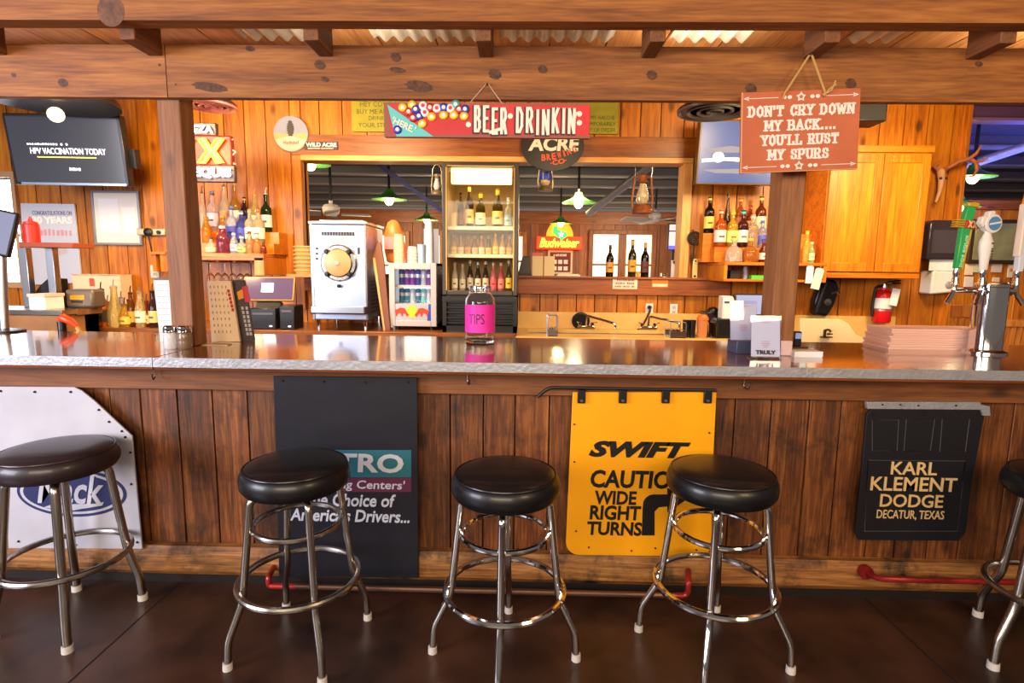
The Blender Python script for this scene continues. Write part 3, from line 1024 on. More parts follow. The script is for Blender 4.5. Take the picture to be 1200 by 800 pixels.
for px, py, c in ((472, 126, 'y'), (479, 131, 'r'), (483, 123, 'y'), (487, 128, 'b'), (496, 124, 'w'), (498, 132, 'w'), (491, 136, 'b'), (484, 138, 'r'), (504, 126, 'r'), (495, 145, 'y'), (506, 137, 'y'), (512, 127, 'w'), (520, 126, 'b'), (520, 135, 'y'), (528, 127, 'w'), (532, 135, 'y'), (538, 128, 'r'), (545, 128, 'b'), (544, 136, 'y'), (534, 122.5, 't'), (466, 152, 'b')):
    p = at(px, py, F)
    o = B().lathe([(0, 0), (.0165, 0), (.0185, .002), (.0165, .006), (.014, .0075), (0, .0075)], (p.x, F, p.z), 18, rotx(PI/2)).done('bottle_cap', mat('cap '+c, CAPC[c], .35, .2), sg)
    B().lathe([(0, 0), (.008, 0), (.008, .001), (0, .001)], (p.x, F-.0075, p.z), 12, rotx(PI/2)).done('cap_print', CRM if c != 'w' else mat('cap r', CAPC['r']), o)
STR = mat('jute string', (190, 150, 84), .8)
n = at(571, 99, BEAMY-.004)
pa, pb = at(549, 122.5, SY-.012), at(589, 122, SY-.012)
B().tube([pa, V((n.x-.004, BEAMY-.012, n.z)), V((n.x, BEAMY-.014, n.z+.004)), V((n.x+.004, BEAMY-.012, n.z)), pb], .0022, 6).done('string', mat('pale string', (196, 160, 130), .8), sg)
B().cyl((n.x, BEAMY+.01, n.z), (n.x, BEAMY-.018, n.z), .003, .004, 8).done('nail', SCREW, sg)

SY2 = BEAMY-.05
TERRA = mat('terracotta painted board', (188, 98, 62), .6, var=.12, vscale=7)
cx, cz = at(936.5, 154, SY2).x, at(936.5, 154, SY2).z
hw, hh = m(66, SY2)*.985, m(44, SY2)*.985
def loc2(u, v):
    return cx+u*hw, cz+v*hh
sd = thing('hanging_sign', 'terracotta sign with white western lettering hanging tilted in front of the right post', 'sign', (cx, SY2, cz))
B().box(cx-hw, cx+hw, SY2-.006, SY2+.006, cz-hh, cz+hh).done('board', TERRA, sd, bevel=.0015)
b = B().box(cx-hw, cx-hw+.006, SY2-.0065, SY2-.005, cz-hh, cz+hh).box(cx-hw+.006, cx+hw, SY2-.0065, SY2-.005, cz-hh, cz-hh+.003).done('worn_edge', mat('pale worn edge', (214, 150, 110), .6), sd)
F2 = SY2-.0065
b = B()
for s_, u0, u1, v0, v1 in (("DON'T CRY DOWN", -.88, .9, .40, .63), ('MY BACK....', -.60, .6, .04, .27), ("YOU'LL RUST", -.65, .65, -.32, -.09), ('MY SPURS', -.53, .5, -.68, -.45)):
    xa, za = loc2(u0, v0)
    xb, zb = loc2(u1, v1)
    strokes(b, s_, xa, xb, za, zb, F2, .0095)
    # slab serifs of the western face
for v in (.84, -.86):
    for u in (-.62, .62):
        xa, za = loc2(u-.3 if u < 0 else u-.24, v)
        xb, _ = loc2(u+.24 if u < 0 else u+.3, v)
        b.box(xa, xb, F2-.0015, F2, za-.0012, za+.0012)
        tip, d = (xa, -1) if u < 0 else (xb, 1)
        b.prism([(tip+d*.012, za), (tip-d*.012, za+.008), (tip-d*.006, za), (tip-d*.012, za-.008)], F2-.0015, F2)
    for u in (-.28, -.19, .19, .28):
        x_, z_ = loc2(u, v)
        b.prism([(x_+.009*math.cos(k*PI/5), z_+.0075*math.sin(k*PI/5)) for k in range(10)], F2-.0015, F2)
    x_, z_ = loc2(0, v)
    b.prism([(x_+(.02 if k % 2 == 0 else .0115)*math.sin(k*PI/5), z_+(.02 if k % 2 == 0 else .0115)*math.cos(k*PI/5)) for k in range(10)], F2-.0015, F2)
    b.mat(1).prism([(x_+(.010 if k % 2 == 0 else .0055)*math.sin(k*PI/5), z_+(.010 if k % 2 == 0 else .0055)*math.cos(k*PI/5)) for k in range(10)], F2-.002, F2).mat(0)
b.done('lettering', [mat('chalky white', (238, 226, 216), .6), TERRA], sd)
hk = at(942, 71, BEAMY)
ca, sa = math.cos(R(2.6)), math.sin(R(2.6))
pA, pB = loc2(-.30, .84), loc2(.38, .86)
b = B()
top = V((hk.x, SY2-.004, hk.z))
# the sign board is tilted 2.6 degrees afterwards; the cord is given in the same frame
def untilt(p):
    dx, dz = p.x-cx, p.z-cz
    return V((cx+dx*ca+dz*sa, p.y, cz-dx*sa+dz*ca))
tt = untilt(top)
b.tube([V((pA[0], F2, pA[1]-.005)), V((pA[0], F2-.008, pA[1]+.01)), tt+V((-.006, 0, 0)), tt+V((.006, 0, 0)), V((pB[0], F2-.008, pB[1]+.01)), V((pB[0], F2, pB[1]-.004))], .0045, 8)
b.tube([V((pB[0], F2-.006, pB[1])), V((pB[0]+.02, F2-.01, pB[1]+.022)), V((pB[0]+.042, F2-.012, pB[1]+.035))], .004, 6)
b.tube([V((pB[0], F2-.006, pB[1])), V((pB[0]+.022, F2-.014, pB[1]+.012)), V((pB[0]+.04, F2-.01, pB[1]+.05))], .0035, 6)
b.ball((pB[0], F2-.006, pB[1]), .008)
b.done('cord', STR, sd)['label'] = 'knotted yellow jute cord'
B().cyl(untilt(V((hk.x, BEAMY-.02, hk.z+.012))), untilt(V((hk.x, SY2-.012, hk.z+.004))), .006, .005, 8).done('hook', BLACKM, sd)
sd.rotation_euler = (0, R(-2.6), 0)

# yellow-green wall signs, partly hidden by the beam
LIME = mat('lime painted board', (150, 142, 34), .6, var=.15, vscale=8)
INKG = mat('olive ink', (86, 82, 22), .6)
def wall_sign(label, px, lines, Y=WB-.02):
    x0, x1, z0, z1 = rect(*px, Y)
    t = thing('wall_sign', label, 'sign', ((x0+x1)/2, Y, z0))
    B().box(x0, x1, Y-.008, Y+.018, z0, z1).done('board', LIME, t, bevel=.002)
    b = B()
    for s_, a, c, d, e_ in lines:
        b.tpx(s_, a, c, d, e_, Y-.008, depth=.0015)
    b.done('lettering', INKG, t)
    return t
wall_sign('lime green sign half hidden behind the left end of the red sign', (412, 108, 484, 154.5),
          (('HEY COWBOY', 422, 119, 471, 125), ('BUY ME ANOTHER', 418, 128, 478, 133.5), ('DRINK,', 432, 136, 452, 141.5), ("YOUR STILL UGLY", 420, 144, 478, 149)))
wall_sign('lime green sign half hidden behind the right end of the red sign', (664, 108, 724.5, 157),
          (('MY HALO IS', 692, 135.5, 720, 140), ('TEMPORARILY', 685, 143, 721.5, 147.5), ('OUT OF ORDER', 683, 150, 721.5, 154.5)))
# round brewery sign and its name plate
Y = WB-.03
c = at(341, 157, Y)
rd = thing('round_sign', 'round pale sign with a dark hop cone over a hilly landscape', 'sign', (c.x, Y, c.z-.14))
r = m(19.5, Y)*1.02
def disc(cx_, cz_, rx, rz, n=40, a0=0, a1=360):
    return [(cx_+rx*math.cos(R(a0+(a1-a0)*k/n)), cz_+rz*math.sin(R(a0+(a1-a0)*k/n))) for k in range(n)]
B().prism(disc(c.x, c.z, r, r), Y-.006, Y+.028).done('board', mat('lavender grey', (140, 142, 172), .5), rd, bevel=.003)
b = B().prism([(c.x+math.cos(R(a))*r*.96, c.z+math.sin(R(a))*r*.96) for a in range(180, 361, 9)]+[(c.x+r*.6, c.z+r*.08), (c.x, c.z-r*.1), (c.x-r*.6, c.z+r*.05)], Y-.009, Y-.006)
b.mat(1).prism([(c.x+math.cos(R(a))*r*.94, c.z+math.sin(R(a))*r*.94) for a in range(200, 341, 7)]+[(c.x+r*.5, c.z-r*.24), (c.x, c.z-r*.12), (c.x-r*.5, c.z-r*.24)], Y-.011, Y-.009)
b.mat(2)
for k in range(7):
    wv = .028*math.sin(PI*(k+1.1)/8.2)+.006
    z_ = c.z-r*.12+k*r*.12
    b.prism([(c.x-wv, z_+.008), (c.x-wv*.6, z_-.006), (c.x, z_+.002), (c.x+wv*.6, z_-.006), (c.x+wv, z_+.008), (c.x, z_+.02)], Y-.013-k*.0004, Y-.008)
b.mat(3).tube([V((c.x-r*.45+r*.9*k/24, Y-.012, c.z-r*.5+r*.1*math.sin(k*1.9)*(1-.3*math.sin(k)))) for k in range(25)], r*.022, 5)
b.done('landscape', [mat('pale yellow field', (164, 160, 110), .5), mat('cream banner', (190, 178, 170), .5), mat('hop dark', (62, 54, 46), .5), mat('faded red print', (150, 104, 92), .5)], rd)
x0, x1, z0, z1 = rect(357, 166, 396, 175.5, Y)
pn = thing('name_plate', 'small dark plate with white lettering beside the round hop sign', 'sign', ((x0+x1)/2, Y, z0))
B().box(x0, x1, Y-.006, Y+.006, z0, z1).done('plate', mat('plum plate', (62, 40, 52), .5), pn)
B().tpx('WILD ACRE', 358.5, 167, 394.5, 172, Y-.006, bold=.03).tpx('BREWING COMPANY', 361, 173, 391, 174.7, Y-.006).done('lettering', WHITEC, pn)
# round black tin hanging behind the red sign
Y = WB-.08
c = at(647, 170, Y)
r = m(36, Y)*1.01
bs = thing('round_sign', 'round black sign with orange lettering behind the right half of the red sign', 'sign', (c.x, Y, c.z-r))
B().prism(disc(c.x, c.z, r*.98, r*.78, 48), Y-.006, Y+.006).done('board', mat('black tin', (30, 22, 22), .4), bs, bevel=.002)
B().tpx('ACRE', 619, 160, 679, 177, Y-.006, bold=.04, shear=.1).done('lettering', CRM, bs)
b = B()
for ch, px, py, ro in zip('BREWING', (637, 643, 649, 655.5, 661, 666.5, 673), (184.5, 184, 183, 181.5, 179.5, 177.5, 175), (.05, .12, .18, .24, .3, .36, .42)):
    w_ = .9 if ch == 'I' else 2.4
    b.tpx(ch, px-w_, py-3.8, px+w_, py+3.8, Y-.006, bold=.03, rot=ro)
b.done('orange_lettering', mat('orange red print', (240, 84, 30), .5), bs)
B().tpx('·CO·', 645, 186.5, 664, 192.5, Y-.006, bold=.03, rot=.2).done('orange_lettering', mat('orange red print', (240, 84, 30), .5), bs)

# ================================================================ round ceiling diffusers and dome light
def diffuser(label, px, py, wpx, Y, cols):
    c = at(px, py, Y)
    r = m(wpx/2, Y)*.98
    t = thing('ceiling_diffuser', label, 'air diffuser', (c.x, c.y, c.z), 'round ceiling diffusers')
    B().lathe([(0, c.z+.012), (r*.97, c.z+.012), (r, c.z+.02), (r*.97, c.z+.03), (r*.5, c.z+.09), (r*.5, ZT)], (c.x, c.y, 0), 44).done('face_plate', cols[0], t)
    for k in range(4):
        rr_ = r*(.985-.25*k)
        B().lathe([(rr_, c.z+.014), (rr_, c.z+.002), (rr_-.008, c.z-.002), (rr_-.022, c.z+.0115)], (c.x, c.y, 0), 44).done('cone_ring', cols[1], t)
    return t
dk, gy = mat('dark diffuser', (56, 52, 54), .4, .3), mat('grey diffuser lip', (92, 88, 88), .4, .3)
diffuser('dark round ceiling diffuser above the right wall television', 838, 132, 84, 3.75, (dk, gy))
diffuser('pinkish round ceiling diffuser beside the top of the left post', 247, 126, 56, 3.75, (mat('brown diffuser', (48, 26, 26), .5), mat('pink diffuser lip', (150, 82, 84), .5)))
c = at(60, 111, 3.9)
dl = thing('ceiling_light', 'wide black dome ceiling light above the left television', 'ceiling light', (c.x, c.y, c.z), None)
r = m(66, 3.9)
B().lathe([(r, c.z-.05), (r, c.z-.03), (r*.85, c.z+.06), (r*.5, c.z+.13), (.05, c.z+.16), (.05, c.z+.18), (.0, c.z+.18)], (c.x, c.y, 0), 40).done('dome', BLACKM, dl)
B().cyl((c.x, c.y, c.z+.17), (c.x, c.y, ZT), .012).done('stem', BLACKM, dl)
B().ball((c.x+.02, c.y, c.z-.13), .05).done('bulb', mat('white bulb', (255, 240, 210), .4, emis=2, ecol=(255, 226, 170)), dl)

# ================================================================ televisions and screens
def tilted(t, px, py, Y, wpx, hpx, rx, ry=0, rz=0, depth=.06, frame=BLACKP, screen=None, bez=.022, extra=None):
    c = at(px, py, Y)
    hw, hh = m(wpx/2, Y), m(hpx/2, Y)
    M = Mx.Translation(c) @ rotz(rz) @ rotx(rx) @ roty(ry)
    t.location = c
    B().box(-hw, hw, 0, depth, -hh, hh, M).done('casing', frame, t, bevel=.006)
    sc_ = B().box(-hw+bez, hw-bez, -.002, .004, -hh+bez, hh-bez, M).done('screen', screen, t)
    return M, hw, hh, sc_
SCR = mat('grey lit screen', (44, 46, 54), .15, emis=.28, ecol=(96, 98, 112))
t = thing('television', 'wall television with white vaccination caption at far left', 'television')
M, hw, hh, sc_ = tilted(t, 78, 176, 4.35, 130, 78, R(7), 0, R(3), .07, BLACKP, SCR)
WE = mat('screen white', (240, 240, 255), .5, emis=1.3)
b = B()
b.text('HPV VACCINATION TODAY', -hw*.62, hw*.68, -.03, .015, -.003)
b.dashes(-hw*.66, hw*.05, .035, .050, -.002, 16)
b.dashes(-hw*.05, hw*.2, -.15, -.125, -.002, 5)
b.mat(1).box(-hw*.52, hw*.5, -.004, -.002, -.056, -.049)
b.xform(M).done('caption', [WE, mat('screen yellow', (240, 220, 90), .5, emis=1)], sc_)
B().box(-hw+.05, hw-.02, -.004, .0, -hh+.002, -hh+.02, M).done('lower_trim', mat('silver blue trim', (150, 170, 200), .25, .5), t)
B().cbox((0, .12, 0), (.2, .12, .2)).box(-.04, .04, .1, .40, -.04, .04).xform(M).done('wall_mount', BLACKM, t)
B().cbox((hw+.01, .10, -.05), (.05, .07, .14)).xform(M).done('side_box', BLACKM, t)
SKYM = mat('sky broadcast', (20, 24, 40), .3, emis=.42, ecol=(120, 144, 220))
t = thing('television', 'television showing a pale blue sky behind the terracotta sign', 'television')
M, hw, hh, sc_ = tilted(t, 872, 179, 4.55, 104, 70, R(5), 0, R(1.5), .07, mat('bronze bezel', (92, 64, 34), .35), SKYM, .016)
b = B().prism([(-hw*.55+.045*math.cos(k*PI/8), -.035+.04*math.sin(k*PI/8)) for k in range(16)], -.003, -.001)
b.prism([(-hw*.9, -.05), (-hw*.2, -.035), (hw*.2, -.05), (hw*.1, -.07), (-hw*.4, -.06), (-hw*.9, -.075)], -.003, -.001)
b.xform(M).done('sun_glare', mat('bright cloud', (255, 240, 200), .5, emis=.9), sc_)
b = B().prism([(-hw*.9, .02), (-hw*.3, .05), (hw*.2, .03), (hw*.6, .06), (hw*.5, .015), (-hw*.2, .0), (-hw*.7, .0)], -.003, -.001).prism([(-hw*.9, -.13), (0, -.12), (hw*.8, -.13), (hw*.3, -.16), (-hw*.6, -.155)], -.003, -.001)
b.xform(M).done('clouds', mat('screen cloud', (60, 60, 70), .5, emis=.35, ecol=(200, 196, 214)), sc_)
B().box(-.08, .08, .07, .25, -.1, .1, M).done('wall_mount', BLACKM, t)
x0, x1, z0, z1 = rect(1006, 122, 1040, 142, 4.3)
t = thing('speaker', 'black box speaker just right of the terracotta sign', 'speaker', ((x0+x1)/2, 4.3, z0))
B().box(x0-.05, x1, 4.3, 4.5, z0, z1+.05).done('cabinet', BLACKM, t, bevel=.01)
B().box((x0+x1)/2-.04, (x0+x1)/2+.02, 4.5, WB+.01, z0, z0+.08).done('bracket', BLACKM, t)
B().box(x0-.03, x1-.02, 4.294, 4.3, z0+.015, z1+.03).done('grille', mat('dark grille', (30, 28, 28), .8), t)

# ================================================================ neon sign by the left post
Y = 4.1
c = at(236, 180, Y)
ns = thing('neon_sign', 'glowing orange cross neon beer sign behind the left post', 'neon sign', (c.x, Y, at(236, 215, Y).z))
x0, x1, z0, z1 = rect(190, 158, 280, 194, Y)
B().box(x0, x1-.06, Y+.01, Y+.06, z0, z1).done('back_box', mat('neon red box', (84, 12, 4), .5, emis=.22, ecol=(255, 50, 6)), ns, bevel=.01)
x0, x1, z0, z1 = rect(190, 193, 274, 213, Y)
b = B().box(x0, x1, Y+.01, Y+.05, z0, z1)
x0, x1, zt0, zt1 = rect(186, 143, 252, 158, Y)
b.box(x0, x1, Y+.01, Y+.05, zt0, zt1).done('back_plate', mat('dark neon plate', (60, 40, 44), .4), ns, bevel=.006)
def xshape(px, py, w_, h_):
    p = [(-1, 1), (-.45, 1), (0, .35), (.45, 1), (1, 1), (.35, 0), (1, -1), (.45, -1), (0, -.35), (-.45, -1), (-1, -1), (-.35, 0)]
    return [V((at(px+u*w_, py-v*h_, Y).x, Y-.012, at(px+u*w_, py-v*h_, Y).z)) for u, v in p]
NY = mat('neon yellow tube', (255, 200, 60), .4, emis=4, ecol=(255, 176, 40))
NO = mat('neon orange fill', (140, 50, 6), .4, emis=.75, ecol=(255, 96, 6))
NW = mat('neon white tube', (255, 245, 255), .4, emis=2.4, ecol=(246, 238, 255))
for px in (213, 248):
    q = xshape(px, 177, 15, 14)
    B().tube(q, .0075, 8, True).done('cross_tube', NY, ns)['label'] = 'yellow glowing tube'
    B().prism([(v.x, v.z) for v in q], Y-.006, Y+.012).done('cross_fill', NO, ns)
pts = [(264, 168), (273, 163), (266, 171), (276, 178), (268, 187), (276, 192), (266, 192)]
B().tube([at(x, y, Y+.03) for x, y in pts], .006, 8).done('zigzag_tube', mat('pale neon tube', (255, 190, 140), .4, emis=1.6), ns)
B().tpx('CERVEZA', 194, 147, 250, 156, Y, bold=.02, depth=.012).done('upper_lettering', mat('dim neon white', (230, 226, 240), .4, emis=1.1), ns)
B().tpx('DOS EQUIS', 191, 196, 271, 209, Y, bold=.04, depth=.012).done('lower_lettering', NW, ns)
B().cyl((c.x-.2, Y+.04, c.z), (c.x-.2, WB+.01, c.z), .012).done('bracket', BLACKM, ns)
point('neon_glow', (at(246, 177, Y-.1).x, Y-.1, c.z), 5, (1, .4, .1), .08)
# ================================================================ bottles
def gmat(col, tr=.72, rough=.06):
    return mat('glass %d %d %d %d' % (*col, int(tr*100)), col, rough, 0, tr, ior=1.35)
def pmat(col, pre='print'):
    return mat('%s %d %d %d' % (pre, *col), col, .5)
PROFS = {
    'wine': [(.0, 0), (.95, 0), (1, .015), (1, .55), (.93, .62), (.6, .70), (.38, .77), (.34, .84), (.34, .97), (.40, .975), (.40, 1), (0, 1)],
    'liquor': [(0, 0), (.95, 0), (1, .02), (1, .58), (.92, .65), (.55, .71), (.36, .76), (.34, .95), (.40, .955), (.40, 1), (0, 1)],
    'squat': [(0, 0), (.9, 0), (1, .05), (1, .40), (.9, .52), (.55, .62), (.34, .68), (.30, .9), (.36, .91), (.36, 1), (0, 1)],
    'slim': [(0, 0), (.95, 0), (1, .02), (1, .50), (.8, .64), (.5, .76), (.42, .86), (.42, .96), (.48, .965), (.48, 1), (0, 1)],
    'cone': [(0, 0), (.95, 0), (1, .03), (.98, .3), (.7, .5), (.42, .68), (.34, .8), (.34, .95), (.4, .955), (.4, 1), (0, 1)],
}
def bottle(px, yb, yt, wpx, Y, zb, body, lab, cap, style, label, cat='bottle', group=None, pourer=False, tr=.72):
    c = at(px, yb, Y)
    r = m(wpx/2, Y)
    h = m(yb-yt, Y)*1.03
    x, y, z = c.x, Y, zb
    t = thing('liquor_bottle' if style != 'wine' else 'wine_bottle', label, cat, (x, y, z), group)
    pr = [(a*r, k*h) for a, k in PROFS[style]]
    B().lathe(pr, (x, y, z), 20).done('glass_body', gmat(body, tr), t)
    if lab:
        lo, hi = (.14, .46) if style != 'squat' else (.1, .36)
        B().lathe([(r*1.005, h*lo), (r*1.02, h*lo), (r*1.02, h*hi), (r*1.005, h*hi)], (x, y, z), 20).done('paper_label', pmat(lab), t)
        B().box(x-r*.45, x+r*.45, y-r*1.05, y-r*.8, z+h*(lo+.12), z+h*(lo+.17)).done('label_print', pmat([k*.45 for k in lab]), t)
    nr = [a for a, k in PROFS[style] if k > .9][0]*r
    if pourer:
        B().lathe([(nr*1.1, h*.985), (nr*1.1, h*1.01), (nr*.5, h*1.03), (0, h*1.03)], (x, y, z), 12).tube([V((x, y, z+h*1.02)), V((x, y, z+h*1.02+.02)), V((x+.012, y-.008, z+h*1.02+.05))], .0045, 6).done('pourer', STEEL if cap is None else pmat(cap, 'cap'), t)
    else:
        lo = .86 if style in ('wine',) else .9
        B().lathe([(nr*1.12, h*lo), (nr*1.15, h*(lo+.01)), (nr*1.15, h*1.005), (0, h*1.006)], (x, y, z), 16).done('cap', pmat(cap or (180, 150, 90), 'cap'), t)
    return t

# left back shelf, three steps
LZ = [at(270, 297, 4.5).z, at(270, 285, 4.62).z, at(270, 272, 4.74).z]
lx0, lx1 = at(200, 300, 4.45).x, at(310, 300, 4.45).x
sh = thing('liquor_shelf', 'stepped wooden liquor shelf left of the pass-through with glasses hanging underneath', 'shelf', ((lx0+lx1)/2, 4.6, LZ[0]-.1))
lxf = at(297, 300, 4.42).x
B().box(lx0, lx1, 4.43, WB-.001, LZ[0]-.03, LZ[0]).box(lx0, lx1, 4.43, 4.445, LZ[0]-.055, LZ[0]-.03).done('shelf_board', CABX, sh, bevel=.003)
B().box(lx0, at(322, 280, 4.6).x, 4.575, 4.68, LZ[0], LZ[1]).done('step', CABX, sh)
B().box(lx0, at(322, 280, 4.6).x, 4.68, WB-.001, LZ[0], LZ[2]).done('step', CABX, sh)
B().box(lxf, lx1, 4.43, WB-.001, LZ[0]-.17, LZ[0]-.03).done('side_panel', CABZ, sh)
for k in range(4):
    x = lx0+(lxf-lx0)*(.35+.2*k)
    B().box(x-.012, x+.012, 4.45, 4.8, LZ[0]-.07, LZ[0]-.058).done('glass_rail', BEAMX, sh)
OR = ['first', 'second', 'third', 'fourth', 'fifth', 'sixth', 'seventh', 'eighth', 'ninth', 'tenth', 'eleventh', 'twelfth']
LB = {
 2: [(239, 228, 8, (226, 214, 196), None, (90, 60, 40), 'liquor', 'clear bottle half hidden by the left post', 1),
     (251, 226, 13, (232, 216, 214), (214, 196, 214), (74, 60, 104), 'liquor', 'frosted pale pink bottle with violet cap', 0),
     (265, 220, 12, (236, 220, 196), (200, 150, 90), (120, 70, 40), 'wine', 'tall clear bottle with a brown band', 1),
     (277, 219, 11, (206, 150, 70), (232, 220, 200), (220, 170, 80), 'wine', 'tall amber bottle with steel pourer', 1),
     (288, 232, 10, (70, 46, 60), (60, 56, 120), (196, 150, 60), 'liquor', 'dark bottle with gold neck', 0),
     (300, 230, 12, (232, 208, 130), (240, 228, 190), (230, 150, 60), 'wine', 'pale yellow bottle', 1),
     (313, 229, 12, (40, 74, 40), (226, 222, 210), (226, 220, 200), 'liquor', 'dark green bottle with white label', 1)],
 1: [(243, 255, 11, (236, 150, 36), None, (220, 120, 30), 'slim', 'orange bottle'),
     (262, 253, 13, (222, 150, 60), (240, 180, 70), (230, 150, 60), 'squat', 'small orange bottle with round cap'),
     (273, 243, 13, (220, 222, 236), (70, 70, 170), (60, 70, 160), 'liquor', 'clear bottle with blue label and cap'),
     (284, 248, 12, (90, 100, 190), (66, 74, 168), (220, 222, 230), 'liquor', 'blue bottle'),
     (294, 246, 12, (236, 222, 190), (240, 226, 200), (190, 170, 130), 'liquor', 'pale cream bottle'),
     (304, 246, 13, (230, 208, 170), (244, 230, 200), (230, 90, 60), 'liquor', 'cream labelled bottle with red cap')],
 0: [(248, 279, 12, (226, 222, 210), (242, 222, 160), (90, 60, 40), 'squat', 'short round clear bottle with cream label'),
     (262, 266, 15, (150, 70, 100), None, (214, 200, 214), 'slim', 'purple red bottle'),
     (275, 274, 9, (206, 204, 216), (200, 200, 220), (190, 190, 200), 'slim', 'slim silver bottle'),
     (284, 278, 11, (214, 224, 206), (150, 196, 110), (230, 228, 220), 'squat', 'short bottle with green round label'),
     (293.5, 272, 8.5, (226, 170, 120), None, (80, 50, 40), 'slim', 'slim peach bottle'),
     (302, 278, 9, (226, 170, 96), None, (200, 150, 90), 'slim', 'small amber bottle'),
     (309, 284, 7, (150, 70, 24), None, (90, 50, 30), 'slim', 'tiny dark amber bottle')]}
TN = {2: ('top', 4.75), 1: ('middle', 4.628), 0: ('front', 4.5)}
for tier, lst in LB.items():
    for i, q in enumerate(lst):
        bottle(q[0], (297, 284, 271)[tier], q[1], q[2], TN[tier][1], LZ[tier], q[3], q[4], q[5], q[6],
               '%s, %s from left on %s step, left shelf' % (q[7], OR[i], TN[tier][0]), group='bottles on the left shelf', pourer=len(q) > 8 and bool(q[8]))
# wine glasses hanging upside down from the left shelf
for i, px in enumerate((246, 255, 263, 272, 281, 289)):
    c = at(px, 310, 4.52+.07*(i % 2))
    zt = LZ[0]-.07
    t = thing('wine_glass', 'upside down stemmed glass hanging under left shelf, %s from the left post' % OR[i], 'wine glass', (c.x, c.y, zt), 'glasses under the left shelf')
    B().lathe([(.0, 0), (.034, -.001), (.034, -.004), (.005, -.01), (.004, -.085), (.02, -.10), (.036, -.135), (.035, -.17), (.033, -.17), (.034, -.135), (.018, -.105), (0, -.095)], (c.x, c.y, zt), 18).done('bowl', GLASS, t)
# right back shelf, three steps
RZs = [at(862, 307, 4.5).z, at(862, 290, 4.62).z, at(862, 274, 4.74).z]
rx0, rx1 = at(848, 310, 4.45).x, at(968, 310, 4.45).x
s2 = thing('liquor_shelf', 'stepped wooden liquor shelf with open cubby behind the right post', 'shelf', ((rx0+rx1)/2, 4.6, RZs[0]-.12))
cz_ = at(880, 327, 4.45).z
B().box(rx0, rx1, 4.43, WB-.001, RZs[0]-.025, RZs[0]).done('shelf_board', CABX, s2, bevel=.003)
B().box(rx0, rx1, 4.43, WB-.001, cz_-.02, cz_).done('shelf_board', CABX, s2, bevel=.003)
B().box(rx0, rx0+.025, 4.432, WB-.001, cz_, RZs[0]-.025).done('side_panel', CABZ, s2)
B().box(rx1-.025, rx1, 4.432, WB-.001, cz_, RZs[0]-.025).done('side_panel', CABZ, s2)
B().box(at(838, 295, 4.56).x, at(950, 295, 4.56).x, 4.575, 4.68, RZs[0], RZs[1]).done('step', CABX, s2)
B().box(at(823, 280, 4.7).x, at(950, 280, 4.7).x, 4.68, WB-.001, RZs[0], RZs[2]).done('step', CABX, s2)
RBt = {
 2: [(830, 234, 11, (44, 30, 24), (236, 202, 96), (220, 180, 60), 'liquor', 'dark bottle with yellow label'),
     (851, 231, 9, (84, 60, 30), None, (120, 92, 50), 'cone', 'ornate dark bottle'),
     (866, 235, 10, (180, 104, 40), (190, 110, 60), (214, 160, 70), 'liquor', 'amber bottle'),
     (878, 243, 9, (150, 60, 40), (210, 160, 110), (190, 40, 40), 'liquor', 'brown bottle with red cap'),
     (890, 233, 12, (130, 66, 30), (240, 224, 196), (240, 200, 90), 'liquor', 'brown bottle with white label and gold neck')],
 1: [(843, 249, 13, (226, 110, 40), (232, 206, 206), (240, 190, 170), 'liquor', 'orange bottle with white and purple label'),
     (857, 250, 12, (240, 196, 70), (250, 220, 110), (244, 214, 40), 'liquor', 'yellow bottle with yellow cap'),
     (869, 249, 12, (96, 44, 40), (230, 206, 210), (80, 190, 200), 'liquor', 'brown bottle with turquoise neck'),
     (880.5, 254, 13, (226, 196, 160), None, (228, 200, 170), 'liquor', 'clear round shouldered bottle'),
     (892, 260, 11, (206, 200, 220), (80, 90, 190), (70, 80, 180), 'liquor', 'clear bottle with blue label')],
 0: [(859, 281, 19, (236, 222, 206), None, (226, 190, 110), 'squat', 'squat clear decanter with gold stopper'),
     (878, 281, 17, (214, 140, 56), None, (226, 180, 90), 'squat', 'squat amber decanter with gold stopper'),
     (894, 284, 10, (120, 30, 30), (236, 214, 200), (130, 30, 40), 'slim', 'dark red bottle with white label'),
     (943.5, 272, 8, (226, 206, 90), None, (240, 200, 60), 'slim', 'yellow green bottle right of the post'),
     (949.5, 284, 8, (206, 220, 150), (222, 230, 180), (220, 226, 170), 'slim', 'pale green bottle right of the post')]}
for tier, lst in RBt.items():
    for i, q in enumerate(lst):
        bottle(q[0], (307, 290, 274)[tier], q[1], q[2], TN[tier][1], RZs[tier], q[3], q[4], q[5], q[6],
               '%s, %s from left on %s step, right shelf' % (q[7], OR[i], TN[tier][0]), group='bottles on the right shelf')
